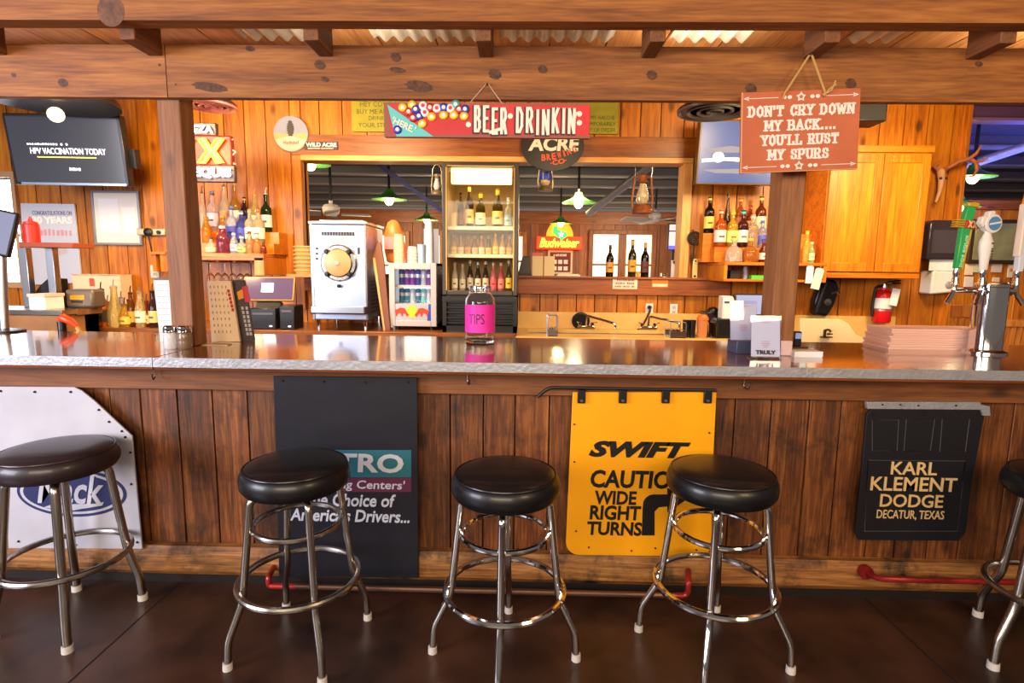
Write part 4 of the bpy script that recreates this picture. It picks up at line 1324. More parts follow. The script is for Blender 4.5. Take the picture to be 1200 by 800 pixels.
for px0, px1, y0, y1, col, nm, lab in ((855, 866, 316, 326, (40, 30, 26), 'card_box', 'dark little box at left inside the right shelf cubby'), (872, 878, 313, 326, (150, 150, 170), 'small_jar', 'grey jar inside the right shelf cubby'), (880, 898, 320, 324, (70, 190, 60), 'plastic_tray', 'bright green tray lying inside the right shelf cubby')):
    x0, x1, z0, z1 = rect(px0, y0, px1, y1, 4.52)
    if nm == 'small_jar':
        r = (x1-x0)/2
        b = B().lathe([(0, 0), (r, 0), (r, .07), (r*.7, .08), (r*.75, .083), (r*.75, .10), (0, .10)], ((x0+x1)/2, 4.55, cz_), 16)
    elif nm == 'plastic_tray':
        b = B().box(x0, x1, 4.5, 4.62, cz_, cz_+.006).box(x0, x1, 4.495, 4.5, cz_, cz_+.03).box(x0, x1, 4.62, 4.625, cz_, cz_+.03).box(x0-.005, x0, 4.495, 4.625, cz_, cz_+.03).box(x1, x1+.005, 4.495, 4.625, cz_, cz_+.03)
    else:
        b = B().box(x0, x1, 4.5, 4.6, cz_, cz_+z1-z0).box(x0-.002, x1+.002, 4.498, 4.602, cz_+.05, cz_+.06)
    tag(b.done(nm, pmat(col)), lab, nm.split('_')[1])
# tags hanging from the shelf
for px0, px1, y0, y1, col, lab, ro in ((944.5, 953, 313, 332, (176, 200, 226), 'pale blue tag hanging under the shelf right of the post', .02), (955, 965, 316, 339, (234, 220, 200), 'tilted cream tag hanging over the black wall telephone', .2)):
    x0, x1, z0, z1 = rect(px0, y0, px1, y1, 4.42)
    M = Mx.Translation(V(((x0+x1)/2, 4.42, z1))) @ roty(ro)
    t = thing('hang_tag', lab, 'tag', ((x0+x1)/2, 4.42, z1))
    B().prism([(-(x1-x0)/2, 0), (-(x1-x0)/2, z0-z1), ((x1-x0)/2, z0-z1), ((x1-x0)/2, 0), ((x1-x0)*.3, .012), (-(x1-x0)*.3, .012)], -.002, .002, M).done('card', pmat(col), t)
    B().tube([M @ V((0, 0, .006)), M @ V((0, .003, .03))], .002, 6).done('string', STR, t)

# ================================================================ back counter with sinks
CX0, CXm, CX1 = at(-60, 385, CF).x, at(604, 385, CF).x, at(1062, 385, CF).x
bc = thing('back_counter', 'dark wooden back counter under the frozen drink machine and fridges', 'counter', (0, 4.5, 0))
CTOP = wood('counter wood', (84, 44, 20), (136, 78, 38), (172, 108, 58), 'X', .3, .1, 1, .2, .1, .3)
B().box(CX0, CXm, CF, WB-.002, CT-.04, CT).done('worktop', CTOP, bc, bevel=.004)
B().box(CX0, CXm, CF+.03, WB-.002, 0, CT-.04).done('cabinet_front', BEAMX, bc)
SINKM = mat('butter coloured sink top', (226, 180, 104), .35, var=.08)
sk = thing('sink_counter', 'pale yellow sink counter with low backsplash under the right part of the sill', 'counter', (0, 4.5, 0))
zs = at(700, 366, WB-.03).z
CX1 = at(936, 385, 3.95).x-.03
B().box(CXm+.002, CX1, CF, CF+.25, CT-.05, CT-.02).box(CXm+.002, CX1, WB-.14, WB-.012, CT-.05, CT-.02).box(CXm+.002, CXm+.1, CF+.25, WB-.14, CT-.05, CT-.02).box(CX1-.1, CX1, CF+.25, WB-.14, CT-.05, CT-.02).done('rim', SINKM, sk, bevel=.004)
B().box(CXm+.002, CX1, WB-.03, WB-.004, CT-.05, zs).done('backsplash', SINKM, sk, bevel=.003)
struct(B().box(CX1+.01, at(1046, 385, WB).x, WB-.03, WB-.001, CT-.2, zs).done('trim_11', SINKM, bevel=.003))
B().box(CXm+.1, CX1-.1, CF+.25, WB-.14, CT-.32, CT-.3).box(CXm+.1, CXm+.11, CF+.25, WB-.14, CT-.3, CT-.05).box(CX1-.11, CX1-.1, CF+.25, WB-.14, CT-.3, CT-.05).box(CXm+.1, CX1-.1, WB-.15, WB-.14, CT-.3, CT-.05).done('basin', STEEL, sk)
B().box(CXm+.002, CX1, CF+.01, CF+.03, 0, CT-.05).done('front_panel', BEAMX, sk)
def faucet(label, px, ptip):
    c = at(px, 388, 4.66)
    tp = at(ptip[0], ptip[1], 4.5)
    t = thing('sink_faucet', label, 'faucet', (c.x, 4.7, CT-.02), 'faucets on the sink counter')
    z = CT-.02
    B().box(c.x-.075, c.x+.075, 4.72, 4.77, z, z+.035).done('base', CHROME, t, bevel=.01)
    B().tube(bend([V((c.x, 4.74, z+.03)), V((c.x, 4.74, z+.12)), V((tp.x-.02, 4.56, tp.z)), V((tp.x, 4.54, tp.z-.005)), V((tp.x, 4.54, tp.z-.045))], .03), .010, 10).done('spout', CHROME, t)
    for s_ in (-1, 1):
        h = B().cyl((c.x+s_*.055, 4.745, z+.035), (c.x+s_*.055, 4.745, z+.06), .014, .017, 12)
        h.cyl((c.x+s_*.055, 4.745, z+.055), (c.x+s_*.085, 4.71, z+.066), .006, .005, 8).done('handle', CHROME, t)
faucet('chrome sink faucet beside the round black stopper', 688, (722, 379))
faucet('chrome sink faucet beside the plugged-in black cord', 762, (798, 378))
c = at(681, 376, 4.78)
t = thing('drain_stopper', 'round black rubber stopper leaning on the yellow backsplash', 'stopper', (c.x, 4.79, c.z))
r = m(10.5, 4.78)
B().lathe([(0, 0), (r, 0), (r, .012), (r*.85, .02), (r*.8, .012), (r*.45, .012), (r*.4, .022), (0, .022)], (c.x, 4.815, c.z), 28, rotx(PI/2+.2)).done('disc', RUBBER, t)
B().cyl((c.x+.05, 4.80, c.z-.06), (c.x+.075, 4.78, CT-.02), .012).done('tail', RUBBER, t)
def outlet(label, px, py, w_=9, h_=14):
    x0, x1, z0, z1 = rect(px-w_/2, py-h_/2, px+w_/2, py+h_/2, WB-.006)
    t = thing('wall_outlet', label, 'outlet', ((x0+x1)/2, WB-.004, z0), 'wall outlets')
    B().box(x0, x1, WB-.010, WB-.001, z0, z1).done('plate', WHITEP, t, bevel=.003)
    xm = (x0+x1)/2
    for zc in (z0+(z1-z0)*.3, z0+(z1-z0)*.7):
        o = B().box(xm-.016, xm+.016, WB-.013, WB-.009, zc-.017, zc+.017).done('socket', mat('ivory', (206, 200, 190), .4), t)
        B().box(xm-.008, xm-.005, WB-.0145, WB-.0128, zc-.006, zc+.008).box(xm+.005, xm+.008, WB-.0145, WB-.0128, zc-.006, zc+.008).done('slots', BLACKP, o)
outlet('white wall outlet with a thick black plug above the sinks', 761, 362.5)
outlet('empty white wall outlet right of the plugged one', 789.5, 363)
outlet('white wall outlet low behind the left post', 181.5, 318, 10, 15)
p0, p1 = at(761, 360, WB-.03), at(752, 386, 4.72)
t = thing('power_cord', 'thick black plug and cord running down from the outlet above the sinks', 'power cord', (p0.x, p0.y, p0.z))
B().lathe([(0, 0), (.014, 0), (.018, .01), (.016, .04), (.008, .05), (0, .05)], (p0.x, WB-.014, p0.z), 14, rotx(PI/2)).done('plug', BLACKP, t)
B().tube([V((p0.x, WB-.055, p0.z)), V((p0.x-.004, WB-.075, p0.z-.03)), V((p0.x-.03, WB-.08, p0.z-.09)), V((p1.x, WB-.09, p1.z)), V((p1.x-.02, WB-.07, CT-.02))], .009, 8).done('cord', BLACKP, t)
# things standing on the sink counter
def wire_rack(label, px0, px1, yt, yb):
    a, c2 = at(px0, yb, 4.3), at(px1, yb, 4.3)
    zt = at(px0, yt, 4.3).z
    z0 = CT-.02
    t = thing('wire_rack', label, 'rack', ((a.x+c2.x)/2, 4.28, z0))
    for y in (4.2, 4.36):
        B().tube(bend([V((a.x, y, z0)), V((a.x, y, zt)), V((c2.x, y, zt)), V((c2.x, y, z0))], .02), .004, 8).done('hoop', STEEL, t)
    for k in range(4):
        x = a.x+(c2.x-a.x)*(k+.5)/4
        B().cyl((x, 4.2, z0+.06), (x, 4.36, z0+.06), .003, seg=6).done('wire', STEEL, t)
    B().box(a.x, c2.x, 4.195, 4.205, z0, z0+.05).box(a.x, c2.x, 4.355, 4.365, z0, z0+.05).box(a.x, c2.x, 4.195, 4.365, z0, z0+.006).done('tray', STEELD, t)
wire_rack('small wire rack on the sink counter left of the black cups', 781, 799, 376, 398)
wire_rack('narrow wire rack on the sink counter right of the tall fridge', 641, 652, 368, 398)
def tumbler(label, name, cat, px, yb, yt, wpx, Y, zb, mt, group=None, lidmat=None, taper=.85):
    c = at(px, yb, Y)
    r, h = m(wpx/2, Y), m(yb-yt, Y)
    t = thing(name, label, cat, (c.x, Y, zb), group)
    B().lathe([(0, 0), (r*taper, 0), (r*taper, .004), (r, h), (r*1.04, h), (r*1.04, h+.004), (r*.94, h+.004), (r*.8, .008), (0, .008)], (c.x, Y, zb), 20).done('cup', mt, t)
    if lidmat:
        B().lathe([(r*1.06, h*.96), (r*1.06, h+.006), (r*.7, h+.03), (r*.3, h+.035), (0, h+.035)], (c.x, Y, zb), 20).done('lid', lidmat, t)
    return t
tumbler('stack of black plastic cups on the sink counter, left one', 'plastic_cup', 'cup', 803, 399, 379, 8, 4.25, CT-.02, BLACKP, 'cups by the sink')
tumbler('stack of black plastic cups on the sink counter beside the orange shaker', 'plastic_cup', 'cup', 810.5, 399, 379, 8, 4.25, CT-.02, BLACKP, 'cups by the sink')
tumbler('orange topped clear shaker on the sink counter', 'drink_shaker', 'shaker', 822, 399, 377, 13, 4.25, CT-.02, mat('orange tint plastic', (236, 150, 90), .2, trans=.3), None, mat('orange lid', (232, 106, 32), .4))
tumbler('clear tumbler with black topped lid right of the orange shaker', 'glass_tumbler', 'tumbler', 835, 399, 380, 12, 4.25, CT-.02, GLASS, None, BLACKP)
# point of sale pair behind the QR cards, right
zs2 = CT-.02
t = thing('sales_terminal', 'touch screen till seen behind the table cards left of the right post', 'till', (0, 0, 0))
M, hw, hh, _ = tilted(t, 884, 357, 4.35, 46, 26, R(-14), 0, R(6), .03, BLACKP, mat('till screen', (120, 130, 170), .15, emis=.4, ecol=(150, 160, 210)), .012)
B().cyl(t.location+V((0, .03, -.05)), V((t.location.x, 4.42, zs2+.01)), .03).done('stand', BLACKP, t)
B().lathe([(0, 0), (.11, 0), (.11, .012), (.04, .02), (0, .02)], (t.location.x, 4.42, zs2), 24).done('foot', BLACKP, t)
x0, x1, z0, z1 = rect(848, 347, 861, 374, 4.2)
t = thing('receipt_printer', 'white upright receipt printer left of the right till', 'printer', ((x0+x1)/2, 4.25, zs2))
B().box(x0-.03, x1+.25, 4.22, 4.34, zs2, z0).done('riser', BLACKP, t, bevel=.004)
B().prism([(x0, z0), (x1, z0), (x1, z1-.02), (x1-.015, z1), (x0, z1)], 4.22, 4.32).done('casing', WHITEP, t, bevel=.006)
B().box(x0+.01, x1-.01, 4.215, 4.221, z1-.05, z1-.04).done('paper_slot', BLACKP, t)
x0, x1, z0, z1 = rect(829, 366, 856, 390, 4.33)
t = thing('card_reader', 'black slanted machine beside the white receipt printer', 'machine', ((x0+x1)/2, 4.4, zs2))
B().prism([(x0, zs2), (x1, zs2), (x1, z1-.06), (x0+.05, z1), (x0, z1)], 4.36, 4.52).done('casing', BLACKP, t, bevel=.008)
B().ball(((x0+x1)/2-.03, 4.40, z1), .045, (1, 1, .9)).done('dial', BLACKP, t)

# ================================================================ sill bottles, papers, stickers
zsl = OZ0+.018
def sill(px, Y): return at(px, 325, Y).x
for px, yt, w_, bc_, lc, cc_, lab in ((714, 291, 9, (36, 26, 22), (214, 150, 50), (60, 40, 26), 'dark wine bottle with gold label on the sill, left of three'), (740, 285, 9.5, (64, 50, 20), (214, 150, 40), (190, 140, 60), 'olive wine bottle with gold label on the sill, middle of three'), (755, 288, 9.5, (30, 20, 20), (90, 40, 30), (200, 140, 40), 'dark wine bottle with red label on the sill, right of three')):
    bottle(px, 326, yt, w_, 4.93, zsl, bc_, lc, cc_, 'wine', lab, group='wine bottles on the sill')
tumbler('yellow votive glass between the sill wine bottles', 'votive_glass', 'glass', 747.5, 325, 319, 5, 4.93, zsl, mat('yellow glass', (244, 200, 60), .1, trans=.4))
tumbler('low glass ashtray on the sill right of the wine bottles', 'glass_ashtray', 'ashtray', 777.5, 326, 321.5, 9, 4.93, zsl, GLASS)
for px0, px1, lab in ((623.5, 636, 'left of two cream menu stacks on the sill'), (637.5, 649.5, 'right of two cream menu stacks on the sill')):
    x0, x1 = sill(px0, 4.95), sill(px1, 4.95)
    zt = at(px0, 300, 4.95).z
    t = thing('menu_stack', lab, 'menu stack', ((x0+x1)/2, 4.97, zsl))
    b = B()
    for k in range(4):
        b.box(x0+.003*k, x1-.002*k, 4.94+.014*k, 4.951+.014*k, zsl, zt-.008*k)
    b.done('menus', mat('cream card', (226, 204, 160), .6), t)
    if px0 < 630:
        B().box(x0, x1, 4.96, 4.965, zt, zt+.03).done('header_card', mat('pale red card', (206, 110, 100), .6), t)
x0, x1 = sill(652, 4.95), sill(679, 4.95)
t = thing('paper_tray', 'flat pale paper tray on the sill under the red menu board', 'tray', ((x0+x1)/2, 4.95, zsl))
B().box(x0, x1, 4.88, 5.02, zsl, zsl+.012).done('tray', PAPER, t, bevel=.002)
B().box(x0+.01, x1-.01, 4.89, 5.01, zsl+.012, zsl+.02).done('papers', mat('cream card', (226, 204, 160), .6), t)
x0, x1, z0, z1 = rect(607, 300, 621, 322, 4.95)
t = thing('napkin_dispenser', 'dark slanted napkin dispenser on the sill beside the tall fridge', 'dispenser', ((x0+x1)/2, 4.95, zsl))
B().prism([(x0, zsl+.01), (x1+.01, zsl+.01), (x1, z1), (x0+.04, z1)], 4.91, 5.03).done('body', mat('dark bronze', (52, 38, 30), .4), t, bevel=.006)
B().box(x0-.01, x1+.02, 4.9, 5.04, zsl, zsl+.012).done('base', BLACKM, t)
for px0, px1, y0, y1, cols, lab in ((718, 747, 324.5, 338.5, ((236, 214, 190), (170, 60, 50)), 'white notice with red small print on the sill front'), (764, 783, 327, 336.5, ((238, 120, 24), (230, 210, 180)), 'orange and white sticker on the sill front')):
    x0, x1, z0, z1 = rect(px0, y0, px1, y1, WB-.052)
    t = thing('sticker', lab, 'sticker', ((x0+x1)/2, WB-.052, z0))
    Yq = WB-.051
    B().box(x0, x1, Yq-.002, Yq, z0, z1).done('paper', pmat(cols[0]), t)
    b = B()
    if px0 < 750:
        b.dashes(x0+.02, x1-.02, z1-.033, z1-.018, Yq-.002, 11).dashes(x0+.025, x1-.025, z1-.06, z1-.045, Yq-.002, 10).dashes(x0+.02, x1-.02, z0+.014, z0+.029, Yq-.002, 12)
    else:
        b.box(x0+.006, x1-.006, Yq-.003, Yq-.002, z0+.006, z0+(z1-z0)*.42)
    b.done('print', pmat(cols[1]), t)
# ================================================================ frozen drink machine
Y = 4.24
x0, x1, z0, z1 = rect(365, 263, 430, 372, Y)
z0 = CT+.08
fm = thing('frozen_drink_machine', 'tall stainless frozen drink machine with round front window on the back counter', 'drink machine', ((x0+x1)/2, Y, CT))
FROST = mat('satin stainless', (176, 186, 206), .34, 1)
B().box(x0, x1, Y, Y+.5, z0, z1).done('cabinet', FROST, fm, bevel=.006)
hz = at(398, 259, Y).z
B().box(x0-.012, x1+.012, Y-.012, Y+.51, z1, hz).done('top_lid', STEEL, fm, bevel=.006)
B().box(x0+.04, x1-.04, Y+.08, Y+.42, hz, hz+.016).done('hopper_cover', STEEL, fm, bevel=.005)
B().box(x0, x0+.018, Y-.006, Y, z0, z1).done('corner_trim', STEELD, fm)
B().box(x1-.012, x1, Y-.006, Y, z0, z1).done('corner_trim', STEELD, fm)
c = at(397.5, 308, Y)
r = m(21.5, Y)
B().lathe([(0, 0), (r, 0), (r, .012), (r*.93, .02), (r*.78, .02), (r*.75, .028), (r*.72, .012), (0, .012)], (c.x, Y, c.z), 40, rotx(PI/2)).done('door_ring', STEELD, fm)
B().lathe([(0, 0), (r*.72, 0), (r*.72, .03), (r*.5, .036), (0, .038)], (c.x, Y-.004, c.z), 36, rotx(PI/2)).done('round_window', mat('frozen cream mix', (170, 136, 94), .3), fm)
B().lathe([(0, 0), (.012, 0), (.012, .012), (0, .012)], (c.x, Y-.04, c.z), 14, rotx(PI/2)).done('auger_hub', mat('ivory', (206, 200, 190), .4), fm)
for a in (45, 135, 225, 315):
    B().lathe([(0, 0), (.017, 0), (.02, .02), (.012, .034), (0, .034)], (c.x+r*.86*math.cos(R(a)), Y-.016, c.z+r*.86*math.sin(R(a))), 14, rotx(PI/2)).done('knob', BLACKP, fm)
p = at(398, 335, Y)
B().lathe([(0, 0), (.014, 0), (.014, .03), (.008, .04), (0, .04)], (p.x, Y, p.z), 14, rotx(PI/2)).done('tap', BLACKP, fm)
q = rect(377, 271.5, 416, 276, Y)
b = B()
n = 12
for k in range(n):
    xa = q[0]+(q[1]-q[0])*k/n
    b.box(xa, xa+(q[1]-q[0])/n*.8, Y-.004, Y, q[2], q[3])
b.done('brand_strip', mat('dark strip', (40, 38, 44), .4), fm)
q = rect(389, 278, 405, 282, Y)
B().box(q[0], q[1], Y-.003, Y, q[2], q[3]).done('rating_plate', mat('grey plate', (150, 150, 156), .4), fm)
for px, py in ((371.5, 291), (371.5, 297), (371.5, 303)):
    p = at(px, py, Y)
    B().lathe([(0, 0), (.008, 0), (.008, .01), (0, .012)], (p.x, Y, p.z), 12, rotx(PI/2)).done('switch', BLACKP, fm)
p = at(420.5, 294, Y)
B().box(p.x-.006, p.x+.006, Y-.012, Y, p.z-.025, p.z+.025).done('toggle', BLACKP, fm)
q = rect(364, 359, 428, 368, Y-.09)
B().box(q[0], q[1], Y-.1, Y, q[2], q[2]+.012).box(q[0], q[1], Y-.1, Y-.09, q[2], q[3]).box(q[0], q[0]+.01, Y-.1, Y, q[2], q[3]).box(q[1]-.01, q[1], Y-.1, Y, q[2], q[3]).done('drip_tray', STEEL, fm, bevel=.002)
for xx in (x0+.03, x1-.03):
    for yy in (Y+.04, Y+.45):
        B().cyl((xx, yy, CT), (xx, yy, z0), .014, .018, 12).done('leg', CHROME, fm)
b = B()
for k in range(5):
    for j in range(9):
        b.box(x1-.001, x1+.002, Y+.1+.05*k, Y+.118+.05*k, z0+.05+.03*j, z0+.062+.03*j)
b.done('vent_holes', BLACKM, fm)

# ================================================================ small can fridge
Y = 4.3
x0, x1, z0, z1 = rect(456, 308, 511.5, 383, Y)
z0 = CT
rf = thing('mini_fridge', 'small white glass-front fridge of energy drink cans between machine and tall fridge', 'fridge', ((x0+x1)/2, Y, CT))
FR = mat('silver white fridge', (186, 178, 182), .35)
zf = z0+.03
w_ = .045
zi = rect(461, 355, 506, 356, Y)[2]
yb_ = Y+.42
B().box(x0, x0+.02, Y+.03, yb_, zf, z1).box(x1-.02, x1, Y+.03, yb_, zf, z1).box(x0, x1, Y+.03, yb_, z1-.02, z1).box(x0, x1, Y+.03, yb_, zf, zf+.02).box(x0, x1, yb_-.02, yb_, zf, z1).done('cabinet', FR, rf)
dr = B().frame(x0, x1, Y, Y+.028, zf, z1, w_, w_*1.1, .045).done('door', FR, rf, bevel=.004)
B().box(x0+w_, x1-w_, Y+.012, Y+.016, zi, z1-w_*1.1).done('door_pane', PANE, dr)
pz0 = zf+.045
B().box(x0+w_, x1-w_, Y+.006, Y+.02, pz0, zi).done('lower_panel', mat('silver panel', (176, 178, 184), .4, .3), dr)
xm, zm = (x0+x1)/2-.01, (pz0+zi)/2
YL = Y+.006
b = B().prism(disc(xm, zm+.005, .045, .048, 28), YL-.002, YL)
b.mat(1)
for s_ in (-1, 1):
    bull = [(.02, -.02), (.04, .006), (.052, .028), (.085, .034), (.115, .018), (.128, .024), (.132, .012), (.122, -.002), (.118, -.03), (.11, -.03), (.108, -.012), (.085, -.006), (.075, -.03), (.066, -.03), (.066, -.01), (.05, -.012), (.035, -.034)]
    pts = [(xm+s_*u*1.05, zm+v*1.05) for u, v in (bull if s_ > 0 else bull[::-1])]
    b.prism(pts, YL-.004, YL-.002)
b.mat(0)
for s_ in (-1, 1):
    b.prism([(xm+s_*.135, zm+.02), (xm+s_*.158, zm+.035), (xm+s_*.148, zm-.005), (xm+s_*.16, zm-.035), (xm+s_*.128, zm-.02)], YL-.0015, YL)
b.done('emblem', [mat('sun yellow', (248, 204, 44), .4), mat('bull red', (222, 62, 36), .4)], dr)['label'] = 'two red bulls before a yellow sun'
B().prism([(x1-w_-.03, pz0), (x1-w_, pz0), (x1-w_, zi), (x1-w_-.018, zi)], YL-.002, YL).done('blue_stripe', mat('royal blue', (40, 70, 180), .4), dr)
zsf = (zi+z1-w_)/2-.005
B().box(x0+.02, x1-.02, Y+.06, yb_-.02, zsf, zsf+.006).box(x0+.02, x1-.02, Y+.05, Y+.06, zsf-.004, zsf+.014).done('shelf', WHITEP, rf)
B().box(x0+.02, x1-.02, Y+.06, yb_-.02, zi-.006, zi).done('shelf', WHITEP, rf)
B().box(x0+.03, x1-.03, yb_-.03, yb_-.021, zi, z1-.04).done('light_panel', mat('fridge light', (240, 248, 255), .5, emis=1.5), rf)
for zz, cols in ((zsf+.006, ('b', 'v', 'v', 'b', 's', 'v')), (zi, ('t', 't', 's', 't', 'c', 's'))):
    for k, cc_ in enumerate(cols):
        xx = x0+w_+.03+(x1-x0-2*w_-.06)*k/5
        hh_ = .115 if zz == zi else .13
        mt_ = {'b': (60, 60, 170), 'v': (130, 50, 180), 's': (196, 204, 220), 't': (30, 110, 150), 'c': (120, 200, 220)}[cc_]
        t = thing('drink_can', 'energy drink can in the mini fridge, %s from left on %s shelf' % (OR[k], 'lower' if zz == zi else 'upper'), 'can', (xx, Y+.12, zz), 'cans in the mini fridge')
        B().lathe([(0, 0), (.019, 0), (.0235, .006), (.0235, hh_-.012), (.019, hh_), (0, hh_-.002)], (xx, Y+.12, zz), 18).done('can_body', pmat(mt_, 'can'), t)
        B().lathe([(.0238, hh_*.5), (.0241, hh_*.5), (.0241, hh_*.72), (.0238, hh_*.72)], (xx, Y+.12, zz), 18).done('print_band', mat('silver band', (206, 210, 222), .3, .5), t)
for xx in (x0+.05, x1-.05):
    for yy in (Y+.06, yb_-.06):
        B().cyl((xx, yy, CT), (xx, yy, zf), .015, seg=10).done('foot', BLACKP, rf)
# cups and things standing on the small fridge
def cups(label, px, yb, yt, wpx, n_, mt_, Yc=Y+.18, up=True):
    c = at(px, yb, Yc)
    r, h = m(wpx/2, Yc), m(yb-yt, Yc)
    t = thing('cup_stack', label, 'cups', (c.x, Yc, z1), 'cup stacks on the mini fridge')
    ch = h*.42 if n_ > 3 else h*.8
    st = (h-ch)/max(1, n_-1)
    for k in range(n_):
        zz = z1+k*st
        B().lathe([(r, 0), (r*1.03, .004), (r, .008), (r*.8, ch), (r*.78, ch), (0, ch-.003)], (c.x, Yc, zz), 18).done('cup', mt_, t)
    return t
cups('tall stack of tan paper cups on the mini fridge', 468, 306, 273, 13, 9, mat('tan cup', (232, 196, 160), .6))
cups('short stack of pale cups on the mini fridge, middle', 484, 306, 287, 13, 4, mat('pale cup', (226, 208, 190), .6))
cups('white stack of cups on the mini fridge beside the tall fridge', 503, 306, 258, 11, 12, mat('white cup', (226, 222, 230), .6))
tumbler('light blue cup on the mini fridge between the pale and the white cups', 'paper_cup', 'cup', 494, 306, 285, 9, Y+.14, z1, mat('light blue cup', (170, 200, 232), .5))
c = at(476, 306, Y+.16)
t = thing('straw', 'red straw standing between the cup stacks', 'straw', (c.x, Y+.16, z1))
B().cyl((c.x, Y+.16, z1), (c.x-.018, Y+.17, z1+.16), .006, seg=8).done('tube', mat('red straw', (226, 60, 40), .4), t)
B().cyl((c.x, Y+.16, z1), (c.x, Y+.16, z1+.004), .012, seg=10).done('end', mat('red straw', (226, 60, 40), .4), t)
# wooden paddle leaning between the machine and the fridge
pb, pt_ = at(452, 383, 4.24), at(441, 283, 4.4)
t = thing('wooden_paddle', 'long wooden board leaning between the frozen drink machine and the mini fridge', 'board', (pb.x, pb.y, CT))
M = Mx.Translation(V((pb.x, 4.26, CT)))
dz = pt_.z-CT
dx = pt_.x-pb.x
B().prism([(-.012, 0), (.03, 0), (dx+.075, dz*.78), (dx+.045, dz), (dx+.015, dz), (dx-.01, dz*.82)], 0, .022, M @ rotx(R(-8))).done('blade', mat('brown board', (120, 66, 40), .5), t, bevel=.003)
B().prism([(-.022, 0), (-.008, 0), (dx+.006, dz*.82), (dx-.014, dz*.82)], -.006, .024, M @ rotx(R(-8))).done('pale_edge', TRIMZ, t)
# orange bag of mix behind the machine
fmx = x1
c = at(460, 285, 4.62)
t = thing('mix_bag', 'orange and pink plastic bag hanging behind the frozen drink machine', 'bag', (c.x, 4.66, c.z-.2))
B().lathe([(.02, 0), (.06, .02), (.08, .12), (.078, .25), (.05, .34), (.02, .36)], (c.x, 4.66, c.z-.17), 16, None, 1, .55).done('bag', mat('orange bag', (236, 140, 70), .35, trans=.2, bump=.4, bscale=14), t)
B().box(c.x-.06, c.x+.05, 4.58, 4.6, c.z-.05, c.z+.05).done('print', mat('pink print', (226, 150, 160), .5), t)
B().cyl((c.x, 4.66, CT), (c.x, 4.66, c.z-.15), .02).lathe([(.06, 0), (.06, .01), (.02, .02)], (c.x, 4.66, CT), 18).done('stand', STEEL, t)
# woven basket stack left of the machine
c = at(355, 319, 4.55)
zb = at(355, 321, 4.55).z
r = m(13, 4.55)
bk = B().box(c.x-r*1.3, c.x+r*1.3, 4.5, WB-.002, zb-.025, zb).box(c.x-r*1.1, c.x+r*1.1, WB-.03, WB-.002, zb-.07, zb-.025)
tag(bk.done('basket_ledge', CABX, bevel=.003), 'small orange wooden ledge carrying the stacked baskets', 'ledge')
WICK = mat('tan wicker', (206, 160, 96), .6, bump=.5, bscale=60)
for k in range(7):
    z = zb+.032*k
    o = B().lathe([(0, 0), (r*.8, 0), (r*.95, .026), (r*1.02, .03), (r*.98, .036), (r*.9, .03), (r*.76, .006), (0, .006)], (c.x, 4.6, z), 24, None, 1, .8).done('food_basket', WICK)
    tag(o, 'tan woven food basket left of the frozen drink machine, %s from bottom of its stack' % OR[k], 'basket', 'stacked food baskets')

# ================================================================ tall glass-door fridge
Y = 4.2
x0, x1, z0, z1 = rect(518, 190, 607, 388, Y)
z0 = CT
tf = thing('display_fridge', 'tall dark glass-door fridge lit inside with wine bottles on the top shelf', 'fridge', ((x0+x1)/2, Y, CT))
DKF = mat('dark bronze frame', (66, 58, 54), .38, .3)
yb_ = Y+.6
zg = rect(518, 345, 607, 346, Y)[2]
B().box(x0, x0+.02, Y+.05, yb_, z0, z1).box(x1-.02, x1, Y+.05, yb_, z0, z1).box(x0, x1, Y+.05, yb_, z1-.02, z1).box(x0, x1, yb_-.02, yb_, z0, z1).box(x0, x1, Y+.05, yb_, zg-.03, zg).done('cabinet', DKF, tf)
fw = .036
d_ = B().frame(x0, x1, Y, Y+.045, zg, z1, fw, fw*.8, fw).done('door', DKF, tf, bevel=.005)
B().box(x0+fw, x1-fw, Y+.015, Y+.02, zg+fw, z1-fw*.8).done('door_pane', pane_mat('fridge pane', (255, 252, 244), .012, .12), d_)
b = B().box(x0+fw-.006, x0+fw, Y-.003, Y, zg+fw, z1-fw).box(x1-fw, x1-fw+.006, Y-.003, Y, zg+fw, z1-fw).box(x0+fw, x1-fw, Y-.003, Y, z1-fw*.8, z1-fw*.8+.006)
b.done('gold_gasket', mat('brass gasket', (206, 160, 84), .35, .5), d_)
LIN = mat('cream fridge liner', (186, 158, 104), .45)
B().box(x0+.021, x0+.027, Y+.05, yb_-.021, zg, z1-.021).box(x1-.027, x1-.021, Y+.05, yb_-.021, zg, z1-.021).box(x0+.021, x1-.021, yb_-.028, yb_-.021, zg, z1-.021).box(x0+.021, x1-.021, Y+.05, yb_-.021, z1-.03, z1-.021).done('liner', LIN, tf)
q = rect(529, 197, 600, 216, Y+.1)
B().box(q[0], q[1], Y+.07, Y+.12, q[2], q[3]).done('light_box', mat('fridge lamp', (255, 240, 196), .5, emis=1.7, ecol=(255, 232, 176)), tf, bevel=.008)
area('fridge_light', ((x0+x1)/2, Y+.2, q[2]-.01), ((x0+x1)/2, Y+.3, 0), .3, 1.0, (1, .84, .52), .12)
shz = [at(562, yy, Y+.15).z for yy in (268, 300, 333)]
WIRE = mat('white shelf', (240, 232, 210), .35)
for zz in shz[:2]+[zg+.02]:
    b = B().box(x0+.028, x1-.028, Y+.07, yb_-.03, zz-.012, zz-.004).box(x0+.028, x1-.028, Y+.06, Y+.07, zz-.014, zz+.012)
    b.done('shelf', WIRE, tf, bevel=.001)
